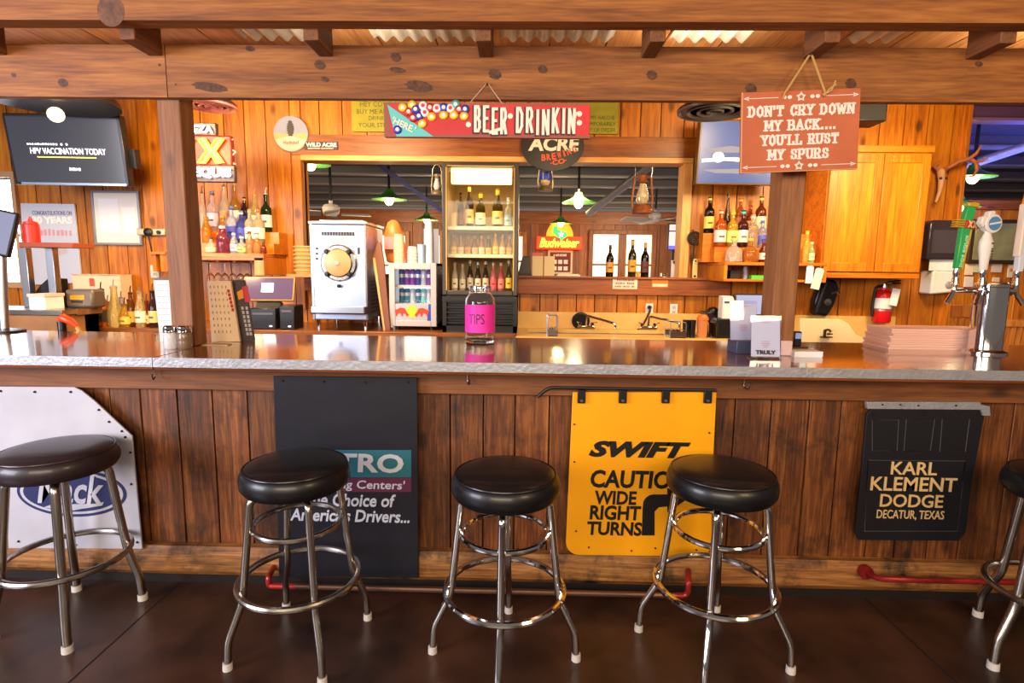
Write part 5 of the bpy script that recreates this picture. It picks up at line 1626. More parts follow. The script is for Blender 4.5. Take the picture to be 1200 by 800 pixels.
# grille
gz0 = CT+.05
B().box(x0, x1, Y+.08, Y+.1, gz0, zg-.03).done('grille_back', BLACKM, tf)
for k in range(5):
    z = gz0+.015+(zg-.05-gz0)*k/4.6
    B().box(x0+.03, x1-.03, Y+.02, Y+.085, z, z+.012, None).done('louvre', BLACKM, tf)
B().prism([(x0-.0, CT), (x0+.03, CT), (x0+.03, zg-.01), (x0+.0, zg-.01)], Y+.01, yb_).prism([(x1-.03, CT), (x1, CT), (x1, zg-.01), (x1-.03, zg-.01)], Y+.01, yb_).box(x0, x1, Y+.01, Y+.05, CT, CT+.05).box(x0, x1, Y-.005, Y+.05, zg-.045, zg-.01).done('kick_frame', BLACKM, tf)
Yf = Y+.2
for i, (px, yt, w_, bc_, lc, cc_, sty, lab) in enumerate((
        (540, 225, 8, (70, 46, 24), (120, 84, 60), (90, 60, 30), 'liquor', 'brown beer bottle'),
        (550, 217, 9.5, (92, 62, 16), (240, 214, 150), (214, 160, 50), 'wine', 'tall brown wine bottle with cream label'),
        (563, 225, 11, (84, 76, 14), (242, 232, 210), (214, 170, 40), 'wine', 'olive wine bottle with white label'),
        (583, 221, 12, (88, 76, 14), (236, 208, 140), (206, 160, 50), 'wine', 'olive wine bottle with yellow label'),
        (595.5, 230, 9, (214, 226, 226), (150, 190, 214), (226, 226, 230), 'liquor', 'clear bottle with blue label'))):
    bottle(px, 265, yt, w_, Yf, shz[0]-.004, bc_, lc, cc_, sty, '%s, %s from left on top shelf of lit fridge' % (lab, OR[i]), group='bottles in the display fridge')
tumbler('short white cup at the left end of the lit fridge top shelf', 'paper_cup', 'cup', 532, 265, 247, 7, Yf, shz[0]-.004, mat('cream card', (226, 204, 160), .6))
rb = random.Random(5)
pal = [((190, 150, 30), (226, 190, 70)), ((190, 150, 80), (230, 214, 160)), ((160, 110, 20), (220, 160, 40)), ((130, 90, 40), (214, 190, 150)), ((170, 110, 30), (230, 206, 160)), ((90, 70, 30), (220, 180, 90))]
for k in range(9):
    bc_, lc = pal[k % 6]
    px = 532+k*8.1
    bottle(px, 303, 278+rb.uniform(-1, 3), 6.6, Yf, shz[1]-.004, bc_, lc, (200, 170, 90), 'slim', 'small pale bottle, %s from left on middle shelf of lit fridge' % OR[k], tr=.3, group='bottles in the display fridge')
pal = [((220, 220, 224), (240, 240, 244)), ((210, 210, 214), (226, 228, 240)), ((60, 50, 46), (210, 206, 200)), ((56, 46, 40), (226, 222, 214)), ((60, 48, 40), (214, 206, 190)), ((214, 120, 140), (226, 96, 120)), ((206, 90, 110), (236, 140, 150)), ((80, 70, 40), (226, 200, 70))]
for k in range(8):
    bc_, lc = pal[k]
    px = 533+k*9
    bottle(px, 341, 306+rb.uniform(-1, 4), 7, Yf, zg+.016, bc_, lc, (190, 180, 170), 'slim', 'mixer bottle, %s from left on bottom shelf of lit fridge' % OR[k], tr=.4, group='bottles in the display fridge')

# ================================================================ things on the bar
# tip jar
c = atz(562.5, 400.5, BT)
Y = c.y
r = m(17.6, Y)
h = m(66, Y)
tj = thing('tip_jar', 'big clear glass jar with a pink TIPS label on the bar', 'jar', (c.x, Y, BT))
B().lathe([(0, 0), (r*.93, 0), (r, .012), (r, h*.70), (r*.96, h*.78), (r*.74, h*.86), (r*.70, h*.90), (r*.72, h*.93), (r*.72, h), (r*.67, h), (r*.66, h*.9), (r*.70, h*.86), (r*.92, h*.77), (r*.955, h*.7), (r*.955, .02), (r*.9, .012), (0, .012)], (c.x, Y, BT), 48).done('glass', GLASS, tj)
B().lathe([(r*.76, h*.9), (r*.78, h*.92), (r*.78, h*.985), (r*.76, h*1.0), (r*.73, h*1.0), (r*.73, h*.9), (r*.76, h*.9)], (c.x, Y, BT), 40).done('neck_ring', pane_mat('neck glass', (240, 240, 245), .2), tj)
PINK = mat('hot pink paper', (244, 52, 176), .55)
vs, fs = [], []
n = 20
for k in range(n+1):
    a = R(-90-78+156*k/n)
    for rr_, zz in ((r*1.006, h*.19), (r*1.006, h*.68), (r*1.012, h*.68), (r*1.012, h*.19)):
        vs.append(V((c.x+rr_*math.cos(a), Y+rr_*math.sin(a), BT+zz)))
for k in range(n):
    for j in range(4):
        fs.append((4*k+j, 4*k+4+j, 4*k+4+(j+1) % 4, 4*k+(j+1) % 4))
pkl = B().add(vs, fs).done('pink_label', PINK, tj)
tb = B().text('TIPS', -r*.72, r*.36, h*.34, h*.52, 0, depth=.0008)
for v in tb.bm.verts:
    a = -PI/2+v.co.x/(r*1.014)
    rr_ = r*1.014+(-v.co.y)
    z = v.co.z
    v.co = V((c.x+rr_*math.cos(a), Y+rr_*math.sin(a), BT+z))
tb.done('lettering', mat('purple ink', (70, 20, 90), .5), pkl)
# salt and pepper set by the left post
c = atz(209, 408, BT)
t = thing('salt_shaker_caddy', 'pair of squat glass shakers with steel lids standing before the left post', 'shakers', (c.x, c.y, BT))
for s_, nm in ((-.031, 'white salt'), (.033, 'brown pepper')):
    x = c.x+s_
    B().lathe([(0, 0), (.028, 0), (.031, .006), (.031, .06), (.026, .074), (0, .074)], (x, c.y, BT), 10).done('glass_body', mat(nm, (236, 234, 236) if s_ < 0 else (150, 120, 96), .15, trans=.35), t)
    B().lathe([(.0285, .072), (.030, .076), (.0285, .096), (.02, .104), (0, .105)], (x, c.y, BT), 18).done('lid', CHROME, t)
# menu cards
def card(label, name, cat, pts, Y, th, face, lines=None, txt=(), tilt=0, edge=None, zb=BT):
    """upright card: pixel outline at depth Y, standing on zb"""
    P = [(at(x, y, Y).x, at(x, y, Y).z) for x, y in pts]
    zmin = min(p[1] for p in P)
    P = [(x, z-zmin+zb) for x, z in P]
    t = thing(name, label, cat, (sum(p[0] for p in P)/len(P), Y, zb))
    B().prism(P, Y, Y+th).done('card', face, t)
    return t, zb-zmin
WCARD = mat('white menu paper', (246, 238, 232), .6)
t, dz = card('tall white paper menu leaning behind the left side of the left post', 'paper_menu', 'menu', [(180, 330), (201, 330), (205, 401), (188, 402)], 2.62, .012, WCARD)
b = B()
for k in range(9):
    a, e_ = at(184+k*.4, 335+k*7, 2.62), at(198+k*.4, 335+k*7, 2.62)
    for j in range(3):
        xx = a.x+(e_.x-a.x)*j/3
        b.box(xx, xx+(e_.x-a.x)*.24, 2.618, 2.62, a.z+dz-.002, a.z+dz+.002)
b.done('print', mat('grey menu print', (196, 184, 182), .6), t)
B().prism([(p[0], p[1]+dz) for p in [(at(x, y, 2.635).x, at(x, y, 2.635).z) for x, y in ((181, 328), (202, 328), (207, 402), (189, 402))]], 2.633, 2.64).done('back_sheet', BLACKP, t)
t, dz = card('tan printed menu standing right of the left post', 'paper_menu', 'menu', [(243, 330), (270, 330), (281, 401), (248, 401)], 2.66, .014, mat('light tan menu paper', (240, 208, 168), .6))
b = B()
for k in range(8):
    for j in range(5):
        a = at(246+j*4.6+k*.8, 336+k*7.5, 2.66)
        b.box(a.x, a.x+.003, 2.658, 2.66, a.z+dz-.010, a.z+dz+.002)
b.done('print', mat('brown menu print', (160, 122, 92), .6), t)
b = B()
for k in range(6):
    a = at(268+k*1.0, 342+k*4.4, 2.66)
    b.box(a.x-.006, a.x+.006, 2.658, 2.66, a.z+dz-.007, a.z+dz+.008)
b.done('red_print', mat('red menu print', (196, 40, 50), .6), t)
t, dz = card('dark drinks menu with red and orange logo behind the tan menu', 'drinks_menu', 'menu', [(270, 331), (286, 331), (298, 402), (281, 402)], 2.70, .014, mat('dark menu', (74, 66, 62), .45, var=.3, vscale=20))
def pz(x, y): 
    q = at(x, y, 2.70)
    return q.x, q.z+dz
b = B().prism([pz(278, 345), pz(285, 341), pz(286, 352), pz(280, 354)], 2.697, 2.70)
b.mat(1).prism([pz(284, 339), pz(290, 337), pz(294, 356), pz(288, 357)], 2.696, 2.70)
b.mat(2)
for k in range(7):
    b.prism([pz(283+k*1.0, 362+k*5), pz(285.5+k*1.0, 362+k*5), pz(286+k*1.0, 365.5+k*5), pz(283.5+k*1.0, 365.5+k*5)], 2.697, 2.70)
    b.prism([pz(288+k*.8, 362+k*5), pz(290.5+k*.8, 362+k*5), pz(291+k*.8, 365.5+k*5), pz(288.5+k*.8, 365.5+k*5)], 2.697, 2.70)
b.done('print', [mat('orange print', (236, 150, 40), .5), mat('red print', (206, 50, 60), .5), mat('grey print', (190, 184, 186), .5)], t)
c = atz(254, 404, BT)
t = thing('coaster', 'flat paper slip lying on the bar in front of the tan menu', 'paper slip', (c.x, c.y, BT))
B().cbox((c.x, c.y, BT+.002), (.12, .045, .004), rotz(.05)).done('paper', mat('tan menu paper', (206, 172, 136), .6), t)
B().cbox((c.x+.012, c.y, BT+.0045), (.06, .02, .001), rotz(.05)).done('print', mat('brown menu print', (160, 122, 92), .6), t)
# acrylic card holders with printed cards, right
ACR = pane_mat('acrylic', (250, 250, 255), .08)
CARDP = mat('bluish white card', (222, 226, 240), .45)
def holder(label, px, Y, wpx, hpx, rz, writing, base):
    c = atz(px, 0, BT) if False else at(px, 410, Y)
    w2, h_ = m(wpx/2, Y), m(hpx, Y)
    t = thing('table_card', label, 'table card', (c.x, Y, BT), 'acrylic table cards')
    M = Mx.Translation(V((c.x, Y, BT))) @ rotz(rz) @ rotx(R(-9))
    zb_ = .008 if not base else .06
    B().box(-w2, w2, 0, .002, zb_, zb_+h_, M).done('acrylic_front', ACR, t)
    cd_ = B().box(-w2+.004, w2-.004, .003, .005, zb_+.003, zb_+h_-.014, M).done('card', CARDP, t)
    b = B()
    for v, ww in ((.92, .4), (.87, .75), (.83, .4), (.38, .5), (.33, .6), (.29, .45), (.25, .35)):
        b.box(-w2*ww*.5, w2*ww*.5, .0022, .003, zb_+h_*v-.0012, zb_+h_*v+.0012, M)
    b.done('print', mat('faint red print', (214, 140, 160), .6), cd_)
    if writing:
        tt = B().text(writing, -w2*.66, w2*.66, zb_+.012, zb_+.03, -.0005, bold=.05, depth=.0008)
        tt.xform(M).done('lettering', BLKI, cd_)
    if base:
        B().box(-.04, .045, -.01, .09, 0, .06, Mx.Translation(V((c.x, Y, BT))) @ rotz(rz)).done('stand', mat('slate stand', (70, 74, 96), .35), t, bevel=.003)
    else:
        B().box(-w2, w2, -.01, .05, 0, .008, Mx.Translation(V((c.x, Y, BT))) @ rotz(rz)).done('foot', ACR, t)
    return t
holder('white card in acrylic on dark stand, rear one of two left of the right post', 872, 2.52, 33, 47, R(4), '', True)
holder('white TRULY card in acrylic stand, front one of two by the right post', 898, 2.37, 35, 49, R(-3), 'TRULY', False)
c = atz(921.5, 417, BT)
t = thing('condiment_holder', 'pinkish sugar packet holder with dark tops beside the front table card', 'sugar holder', (c.x, c.y, BT))
B().box(c.x-.025, c.x+.025, c.y, c.y+.04, BT, BT+.068).done('holder', mat('pale pink holder', (226, 196, 198), .4), t, bevel=.005)
for k in range(3):
    B().box(c.x-.021+.0145*k, c.x-.011+.0145*k, c.y+.012, c.y+.028, BT+.06, BT+.092).done('packet', STEELD if k != 1 else BLACKP, t)
c = atz(948, 418, BT)
t = thing('napkin_pack', 'small flat stack of white napkins on the bar right of the right post', 'napkins', (c.x, c.y, BT))
b = B()
for k in range(6):
    b.cbox((c.x-.01+.001*(k % 3), c.y+.03, BT+.0022+.0042*k), (.125, .085, .004), rotz(.03*(k % 2)))
b.done('napkins', PAPER, t)
B().cbox((c.x-.012, c.y+.03, BT+.0268), (.06, .05, .001)).done('top_print', mat('pale print', (226, 206, 170), .6), t)
# dark little things behind the right post
c = at(930, 396, 2.72)
t = thing('card_terminal', 'little dark payment device standing behind the right post on the bar', 'device', (c.x+.02, 2.72, BT))
B().box(c.x-.01, c.x+.065, 2.7, 2.78, BT, BT+.012).done('base', mat('brown base', (70, 36, 20), .4), t)
B().box(c.x+.0, c.x+.035, 2.71, 2.74, BT+.012, BT+.085).done('body', BLACKP, t, bevel=.004)
B().box(c.x+.004, c.x+.031, 2.707, 2.711, BT+.05, BT+.078).done('screen', mat('till screen', (120, 130, 170), .15), t)
# pink menus in a stack at the bar's back edge
xa, xb = at(1030, 395, 2.84).x, at(1152, 395, 2.84).x
t = thing('menu_stack', 'long stack of pinkish paper menus on the bar left of the tap tower', 'menu stack', ((xa+xb)/2, 2.84, BT))
b = B()
hz = m(23, 2.84)
for k in range(9):
    d = .006*math.sin(k*2.3)
    b.box(xa+.0+.002*k+d, xb+d, 2.76+.004*(k % 3), 2.97, BT+hz*k/9, BT+hz*(k+.93)/9)
b.done('menus', mat('pink paper', (236, 190, 172), .6), t)

# ================================================================ beer tap tower
c = atz(1153, 413, BT)
tt_ = thing('beer_tower', 'chrome column beer tower with three taps on the bar at right', 'beer tower', (c.x, c.y, BT))
r = .066
zt = at(1163, 333, c.y).z
B().lathe([(0, 0), (r*1.32, 0), (r*1.32, .008), (r*1.05, .016), (r, .02), (r, zt-BT-.015), (r*1.04, zt-BT-.012), (r*1.04, zt-BT), (r*.9, zt-BT+.008), (0, zt-BT+.012)], (c.x, c.y, BT), 48).done('column', CHROME, tt_)
zz = at(1165, 341, c.y).z
for a, ln, nm in ((178, .17, 'left'), (206, .095, 'front'), (-2, .105, 'right')):
    u = V((math.cos(R(a)), math.sin(R(a)), 0))
    o = V((c.x, c.y, zz))
    B().cyl(o+u*.05, o+u*ln, .013, .012, 12).lathe([(.021, -.012), (.023, 0), (.021, .012)], o+u*.075, 14, Mx.Rotation(PI/2, 4, V((0, 0, 1)).cross(u))).done('tap_shank', CHROME, tt_)
    B().tube(bend([o+u*ln+V((0, 0, .05)), o+u*ln+V((0, 0, -.005)), o+u*(ln+.035)+V((0, -.01, -.06))], .02), .011, 10).cyl(o+u*ln+V((0, 0, .03)), o+u*ln+V((0, 0, .062)), .016, .012, 12).done('faucet', CHROME, tt_)
    if nm == 'left':
        tl = o+u*ln
    elif nm == 'front':
        tfp = o+u*ln
    else:
        tr = o+u*ln
# green handle
b0 = tl+V((0, 0, .062))
gt = at(1138, 236, b0.y).z-b0.z
GRN = mat('bottle green handle', (46, 168, 88), .3)
GLD = mat('gold handle', (222, 178, 60), .35, .3)
h = thing('tap_handle', 'green and gold tap handle with red emblem, left on the tower', 'tap handle', b0, 'tap handles')
B().lathe([(.010, 0), (.014, .02), (.011, .045)], b0, 14).done('ferrule', CHROME, h)
Mh = Mx.Translation(b0) @ rotz(R(8)) @ roty(R(4))
B().prism([(-.016, .04), (.014, .04), (.026, gt*.66), (-.022, gt*.66)], -.012, .012, Mh).done('shaft', GRN, h, bevel=.004)
B().prism([(.014, .04), (.022, .04), (.036, gt*.66), (.026, gt*.66)], -.010, .012, Mh).done('gold_edge', GLD, h, bevel=.002)
B().prism([(-.022, gt*.70), (.028, gt*.70), (.034, gt*.93), (-.010, gt*.95)], -.012, .012, Mh).done('upper_shaft', GRN, h, bevel=.004)
B().prism([(-.012, gt*.94), (.04, gt*.93), (.046, gt*.985), (.02, gt), (-.012, gt*.98)], -.016, .016, Mh).done('crown', GLD, h, bevel=.003)
for k in range(4):
    z = gt*(.655+.028*k)
    B().box(-.058, -.012, -.016, .016, z, z+gt*.02, Mh).done('gold_rib', GLD, h, bevel=.003)
rb_ = B().prism([(-.012, gt*.655), (.058, gt*.655), (.064, gt*.70), (.058, gt*.755), (-.012, gt*.755)], -.02, .016, Mh).done('red_emblem', mat('emblem red', (196, 36, 36), .35), h, bevel=.003)
b = B()
for xx in (.008, .032):
    zc = gt*.705
    for s_ in (-1, 1):
        b.prism([(xx-.009*s_-.003, zc-.016), (xx-.009*s_+.003, zc-.016), (xx+.009*s_+.003, zc+.016), (xx+.009*s_-.003, zc+.016)], -.0225, -.02)
b.xform(Mh).done('crosses', mat('emblem cream', (244, 220, 150), .4), rb_)
tx = B().text('DOS EQUIS', 0, gt*.42, -.007, .007, 0, bold=.02)
tx.xform(Mh @ Mx.Translation(V((.003, -.0125, gt*.14))) @ roty(-PI/2+.05)).done('lettering', mat('pale green print', (190, 232, 190), .4), h)
# white handle
b0 = tfp+V((0, 0, .062))
gt = at(1163, 252, b0.y).z-b0.z
h = thing('tap_handle', 'white tap handle with round blue badge on top, middle of the tower', 'tap handle', b0, 'tap handles')
WH = mat('white handle', (234, 228, 220), .35)
B().lathe([(.010, 0), (.014, .02), (.011, .045)], b0, 14).done('ferrule', CHROME, h)
Mh = Mx.Translation(b0) @ rotz(R(8))
B().lathe([(.012, .03), (.019, .04), (.020, gt*.25), (.030, gt*.48), (.029, gt*.58), (.018, gt*.68), (.014, gt*.72), (.018, gt*.76)], b0, 24, None, 1, .7).done('shaft', WH, h)
zc = gt*.865
cd2 = B().prism(disc(.012, zc, .043, .043, 36), -.016, .016, Mh).prism([(-.035, zc-.02), (-.02, zc+.035), (-.045, zc+.03), (-.052, zc)], -.014, .014, Mh).prism([(-.02, zc+.03), (.02, zc+.045), (.012, zc+.058), (-.012, zc+.055)], -.014, .014, Mh).done('badge', WH, h, bevel=.004)
B().prism(disc(.014, zc, .031, .031, 30), -.019, -.016, Mh).done('blue_disc', mat('badge blue', (84, 138, 190), .35), cd2)
B().prism([(-.014, zc-.008), (.042, zc+.002), (.042, zc+.010), (-.014, zc+.0)], -.021, -.019, Mh).done('badge_stripe', WH, cd2)
tx = B().dashes(0, gt*.42, -.006, .006, 0, 10)
tx.xform(Mh @ Mx.Translation(V((.012, -.0215, gt*.16))) @ roty(-PI/2)).done('lettering', mat('brown print', (90, 70, 60), .5), h)
# third handle at the frame edge
b0 = tr+V((0, 0, .062))
h = thing('tap_handle', 'pale tap handle with orange top cut off by the right edge', 'tap handle', b0, 'tap handles')
Mh = Mx.Translation(b0) @ rotz(R(8))
B().lathe([(.010, 0), (.014, .02), (.011, .045)], b0, 14).done('ferrule', CHROME, h)
B().prism([(-.012, .03), (.016, .03), (.04, .30), (-.012, .30)], -.014, .014, Mh).done('shaft', mat('pale blue white', (214, 222, 230), .35), h, bevel=.004)
B().prism([(-.02, .10), (-.008, .10), (.0, .34), (-.016, .34)], -.016, .016, Mh).done('cream_edge', CRM, h, bevel=.003)
B().prism([(-.016, .30), (.045, .30), (.05, .37), (.0, .39)], -.016, .016, Mh).done('orange_top', mat('orange print', (236, 150, 40), .5), h, bevel=.003)
B().prism(disc(.02, .21, .016, .016, 16), -.017, -.014, Mh).done('pink_dot', PINK, h)
# ================================================================ left end of the back wall
# poster
Y = WB-.02
pst = thing('poster', 'pale congratulations poster on the wall beside the far left window', 'poster', (at(64, 330, Y).x, Y, at(64, 330, Y).z))
P = [(at(x, y, Y).x, at(x, y, Y).z) for x, y in ((24, 238), (87, 239), (96, 331), (30, 334))]
B().prism(P, Y, Y+.012).done('sheet', mat('pale poster', (196, 200, 218), .6), pst)
b = B().tpx('CONGRATULATIONS ON', 38, 247, 84, 252, Y).mat(1).tpx('30 YEARS', 38, 253.5, 85, 262, Y, bold=.05)
q = rect(42, 268, 86, 276, Y)
b.mat(2).dashes(*q, Y, 9)
b.mat(3).prism(poly_px([(58, 290), (76, 286), (80, 296), (62, 302)], Y), Y-.002, Y)
b.done('lettering', [mat('slate print', (110, 116, 140), .6), WHITEC, mat('pale red print', (206, 150, 156), .6), mat('grey print', (190, 184, 186), .5)], pst)
# framed white board
Y = WB-.03
x0, x1, z0, z1 = rect(108, 223, 164, 287, Y)
t = thing('framed_board', 'white framed board with pale papers on the wall under the left television', 'notice board', ((x0+x1)/2, Y, z0))
B().frame(x0, x1, Y, Y+.028, z0, z1, .02).done('frame', mat('silver frame', (150, 148, 154), .35, .5), t, bevel=.003)
B().box(x0+.015, x1-.015, Y+.008, Y+.02, z0+.015, z1-.015).done('board', mat('white board', (232, 226, 218), .25), t)
B().cbox((x0+(x1-x0)*.35, Y+.006, z0+(z1-z0)*.55), ((x1-x0)*.42, .003, (z1-z0)*.6)).cbox((x0+(x1-x0)*.76, Y+.006, z0+(z1-z0)*.45), ((x1-x0)*.28, .003, (z1-z0)*.5)).done('papers', PAPER, t)
# bottle opener plate
c = at(176, 272, Y)
t = thing('wall_bottle_opener', 'cast metal bottle opener bracket on the wall left of the left post', 'opener', (c.x, Y, c.z))
AL = mat('cast aluminium', (206, 186, 150), .35, .6)
B().box(c.x-.12, c.x+.13, Y-.004, Y+.029, c.z-.028, c.z+.035).done('plate', AL, t, bevel=.01)
B().lathe([(0, 0), (.035, 0), (.035, .02), (.02, .03), (0, .03)], (c.x-.01, Y-.004, c.z), 20, rotx(PI/2)).done('round_boss', BLACKM, t)
B().lathe([(0, 0), (.016, 0), (.016, .014), (0, .014)], (c.x+.08, Y-.004, c.z), 14, rotx(PI/2)).done('screw_head', SCREW, t)
B().tube([V((c.x-.01, Y-.01, c.z-.03)), V((c.x-.005, Y, c.z-.12)), V((at(180, 311, Y).x, WB-.015, at(180, 311, Y).z))], .006, 8).done('cord', BLACKM, t)
# little shelf boxes by the opener
x0, x1, z0, z1 = rect(186, 298, 199, 318, Y)
t = thing('wooden_bracket', 'small orange wooden bracket peeping out left of the left post', 'bracket', ((x0+x1)/2, Y, z0))
B().box(x0, x0+.03, Y-.08, Y+.029, z0, z1).box(x1-.03, x1+.03, Y-.08, Y+.029, z0, z1).box(x0, x1+.03, Y-.1, Y+.029, z1, z1+.02).done('body', CABZ, t)
# raised serving shelf on two steel legs with ketchup
SCZ = 1.12
Y = 3.86
xa, xb = at(22, 286, Y).x, at(85, 290, Y).x
zsh = at(55, 290, Y).z
zleg = at(45, 352, Y).z
t = thing('serving_shelf', 'narrow red-brown shelf on two steel legs holding the ketchup bottle', 'shelf', ((xa+xb)/2, Y+.12, SCZ))
B().box(xa, xb, Y, Y+.2, zsh, zsh+.035).done('shelf_board', mat('red brown edge', (150, 72, 44), .35), t, bevel=.004)
for px in (29, 60):
    x = at(px, 325, Y+.1).x
    B().box(x-.028, x+.028, Y+.10, Y+.15, SCZ, zsh).done('leg', STEEL, t, bevel=.003)
sx0, sx1, sx2 = at(-70, 362, 3.73).x, at(72, 362, 3.73).x, at(113, 366, 4.1).x
sct = thing('service_counter', 'raised counter at far left with steel top and tan plank front', 'counter', ((sx0+sx1)/2, 4.1, 0))
B().box(sx0, sx1, 3.73, 4.1, SCZ-.035, SCZ).done('steel_top', STEELD, sct, bevel=.003)
B().box(sx1+.001, sx2, 3.86, 4.1, SCZ-.045, SCZ-.002).done('dark_shelf', CTOP, sct, bevel=.003)
B().box(sx0, sx1-.02, 3.76, 4.08, 0, SCZ-.036).done('cabinet', mat('tan cabinet', (176, 120, 70), .5, var=.2), sct)
B().box(sx1-.02, sx2-.01, 3.95, 4.08, 0, SCZ-.046).done('side_cabinet', BLACKP, sct)
c = at(38, 284, Y+.12)
t = thing('squeeze_bottle', 'red ketchup squeeze bottle standing on the narrow left shelf', 'bottle', (c.x, Y+.12, zsh+.035))
RK = mat('ketchup red', (206, 44, 34), .35)
r, h = .05, m(30, Y)
B().lathe([(0, 0), (r, 0), (r, h*.72), (r*.8, h*.78)], (c.x, Y+.12, zsh+.035), 20).done('bottle_body', RK, t)
B().lathe([(r*.85, h*.76), (r*.85, h*.83), (r*.3, h*.87), (r*.1, h*1.05), (0, h*1.05)], (c.x, Y+.12, zsh+.035), 20).done('nozzle', RK, t)
c = at(29, 284, Y+.1)
t = tumbler('clear glass of straws beside the red squeeze bottle', 'glass_tumbler', 'glass', 28, 286, 266, 9, Y+.12, zsh+.035, GLASS)
# tilted screen at the far left edge
t = thing('sales_terminal', 'tilted dark touch screen cut off by the left edge before the bright window', 'till')
M, hw, hh, _ = tilted(t, -2, 272, 2.9, 30, 54, R(-8), R(12), R(18), .03, BLACKP, mat('pale reflection screen', (110, 116, 140), .12, emis=.3, ecol=(160, 160, 190)), .012)
B().cyl(t.location+V((-.02, .03, -.1)), V((t.location.x-.04, 2.92, BT+.01)), .02).done('stand', STEEL, t)
B().lathe([(0, 0), (.09, 0), (.09, .01), (.02, .02), (0, .02)], (t.location.x-.04, 2.92, BT), 20).done('foot', BLACKP, t)
# back-left counter and what stands on it
zl = CT
def onc(px, py): 
    q = atz(px, py, zl)
    return q
zl = SCZ
x0, x1, _, _ = rect(38, 320, 72, 358, 4.03)
zb1 = at(56, 326, 4.03).z
t = thing('printer', 'black printer on the back counter behind the narrow steel-legged shelf', 'printer', ((x0+x1)/2, 4.05, zl))
B().prism([(x0, zl), (x1, zl), (x1, zb1), (x0+.12, zb1), (x0+.05, zb1-.06), (x0, zb1-.12)], 4.03, 4.1).done('casing', BLACKP, t, bevel=.008)
B().box(x0+.1, x1-.03, 4.024, 4.034, zl+.06, zl+.075).done('paper_slot', mat('grey slot', (90, 88, 90), .5), t)
x0, x1, z0, z1 = rect(38, 344, 57, 360, 3.8)
t = thing('paper_box', 'low white box on the back counter under the narrow shelf', 'box', ((x0+x1)/2, 3.85, zl))
B().box(x0, x1, 3.77, 3.93, zl, z1-.02).done('tray', PAPER, t, bevel=.003)
B().box(x0-.005, x1+.005, 3.765, 3.935, z1-.02, z1).done('lid', mat('pale pink card', (236, 206, 190), .6), t)
x0, x1, z0, z1 = rect(76, 339, 109, 361, 3.96)
t = thing('toaster_box', 'small gold and grey appliance with dark slot left of the syrup bottles', 'appliance', ((x0+x1)/2, 4.0, zl))
B().box(x0, x1, 3.96, 4.09, zl, z1).done('casing', mat('brown grey casing', (120, 106, 94), .3, .4), t, bevel=.02)
B().box(x0+.04, x1-.06, 3.956, 3.962, zl+(z1-zl)*.45, zl+(z1-zl)*.7).done('gold_band', mat('gold band', (220, 170, 60), .25, .8), t)
B().box(x0+.05, x1-.08, 3.953, 3.959, zl+(z1-zl)*.28, zl+(z1-zl)*.4).done('slot', BLACKM, t)
zl = CT
x0, x1, z0, z1 = rect(85, 322, 141, 338, 4.66)
t = thing('cardboard_box', 'long pale cardboard box standing behind the syrup bottles', 'box', ((x0+x1)/2, 4.7, zl))
B().box(x0, x1, 4.66, 4.8, zl, z1).done('carton', mat('pale carton', (232, 206, 170), .6), t)
B().box(x0+(x1-x0)*.36, x0+(x1-x0)*.46, 4.656, 4.661, z0+.02, z1-.03).done('red_print', mat('carton red', (206, 80, 60), .6), t)
B().box(x0, x1, 4.65, 4.81, z1, z1+.006).done('flap', mat('carton flap', (214, 184, 140), .6), t)
for i, (px, yb, yt, w_, bc_, lc, cc_, sty, lab) in enumerate((
        (121, 376, 333, 14, (214, 110, 30), (60, 40, 30), (40, 36, 34), 'slim', 'orange syrup bottle with dark upper label'),
        (136, 377, 331, 18, (240, 218, 150), None, (150, 140, 130), 'cone', 'wide creamy cone shaped bottle'),
        (147, 376, 350, 11, (236, 180, 60), (240, 200, 90), (90, 60, 40), 'slim', 'short yellow bottle'),
        (155, 375, 336, 9, (150, 90, 40), (236, 180, 70), (60, 40, 30), 'slim', 'brown bottle with yellow label'),
        (165.5, 374, 333, 11, (230, 200, 140), (250, 236, 190), (120, 110, 100), 'slim', 'cream bottle with steel pourer'),
        (173, 373, 343, 9, (150, 50, 20), (236, 200, 120), (90, 60, 40), 'slim', 'dark red bottle with cream label'),
        (180.5, 372, 330, 10, (70, 46, 50), (226, 190, 120), (60, 50, 46), 'slim', 'dark bottle nearest the paper menu'))):
    bottle(px, yb, yt, w_*1.1, 4.24+.03*(i % 2), zl, bc_, lc, cc_, sty, lab+', in the cluster left of the left post', group='syrup bottles at left', pourer=True)
for i, (px, yt, w_, bc_, lc, lab) in enumerate(((127, 340, 10, (90, 66, 40), (220, 180, 90), 'dark bottle behind the orange syrup bottle'), (143, 335, 9, (200, 190, 214), (150, 120, 170), 'clear purple bottle behind the creamy cone bottle'), (152, 337, 9, (90, 50, 60), (214, 180, 150), 'dark plum bottle behind the short yellow bottle'), (169, 336, 8, (226, 190, 90), (240, 220, 150), 'yellow bottle behind the cream bottle'))):
    bottle(px, 366, yt, w_, 4.42, zl, bc_, lc, (120, 110, 100), 'slim', lab+', left cluster', group='syrup bottles at left', pourer=True)
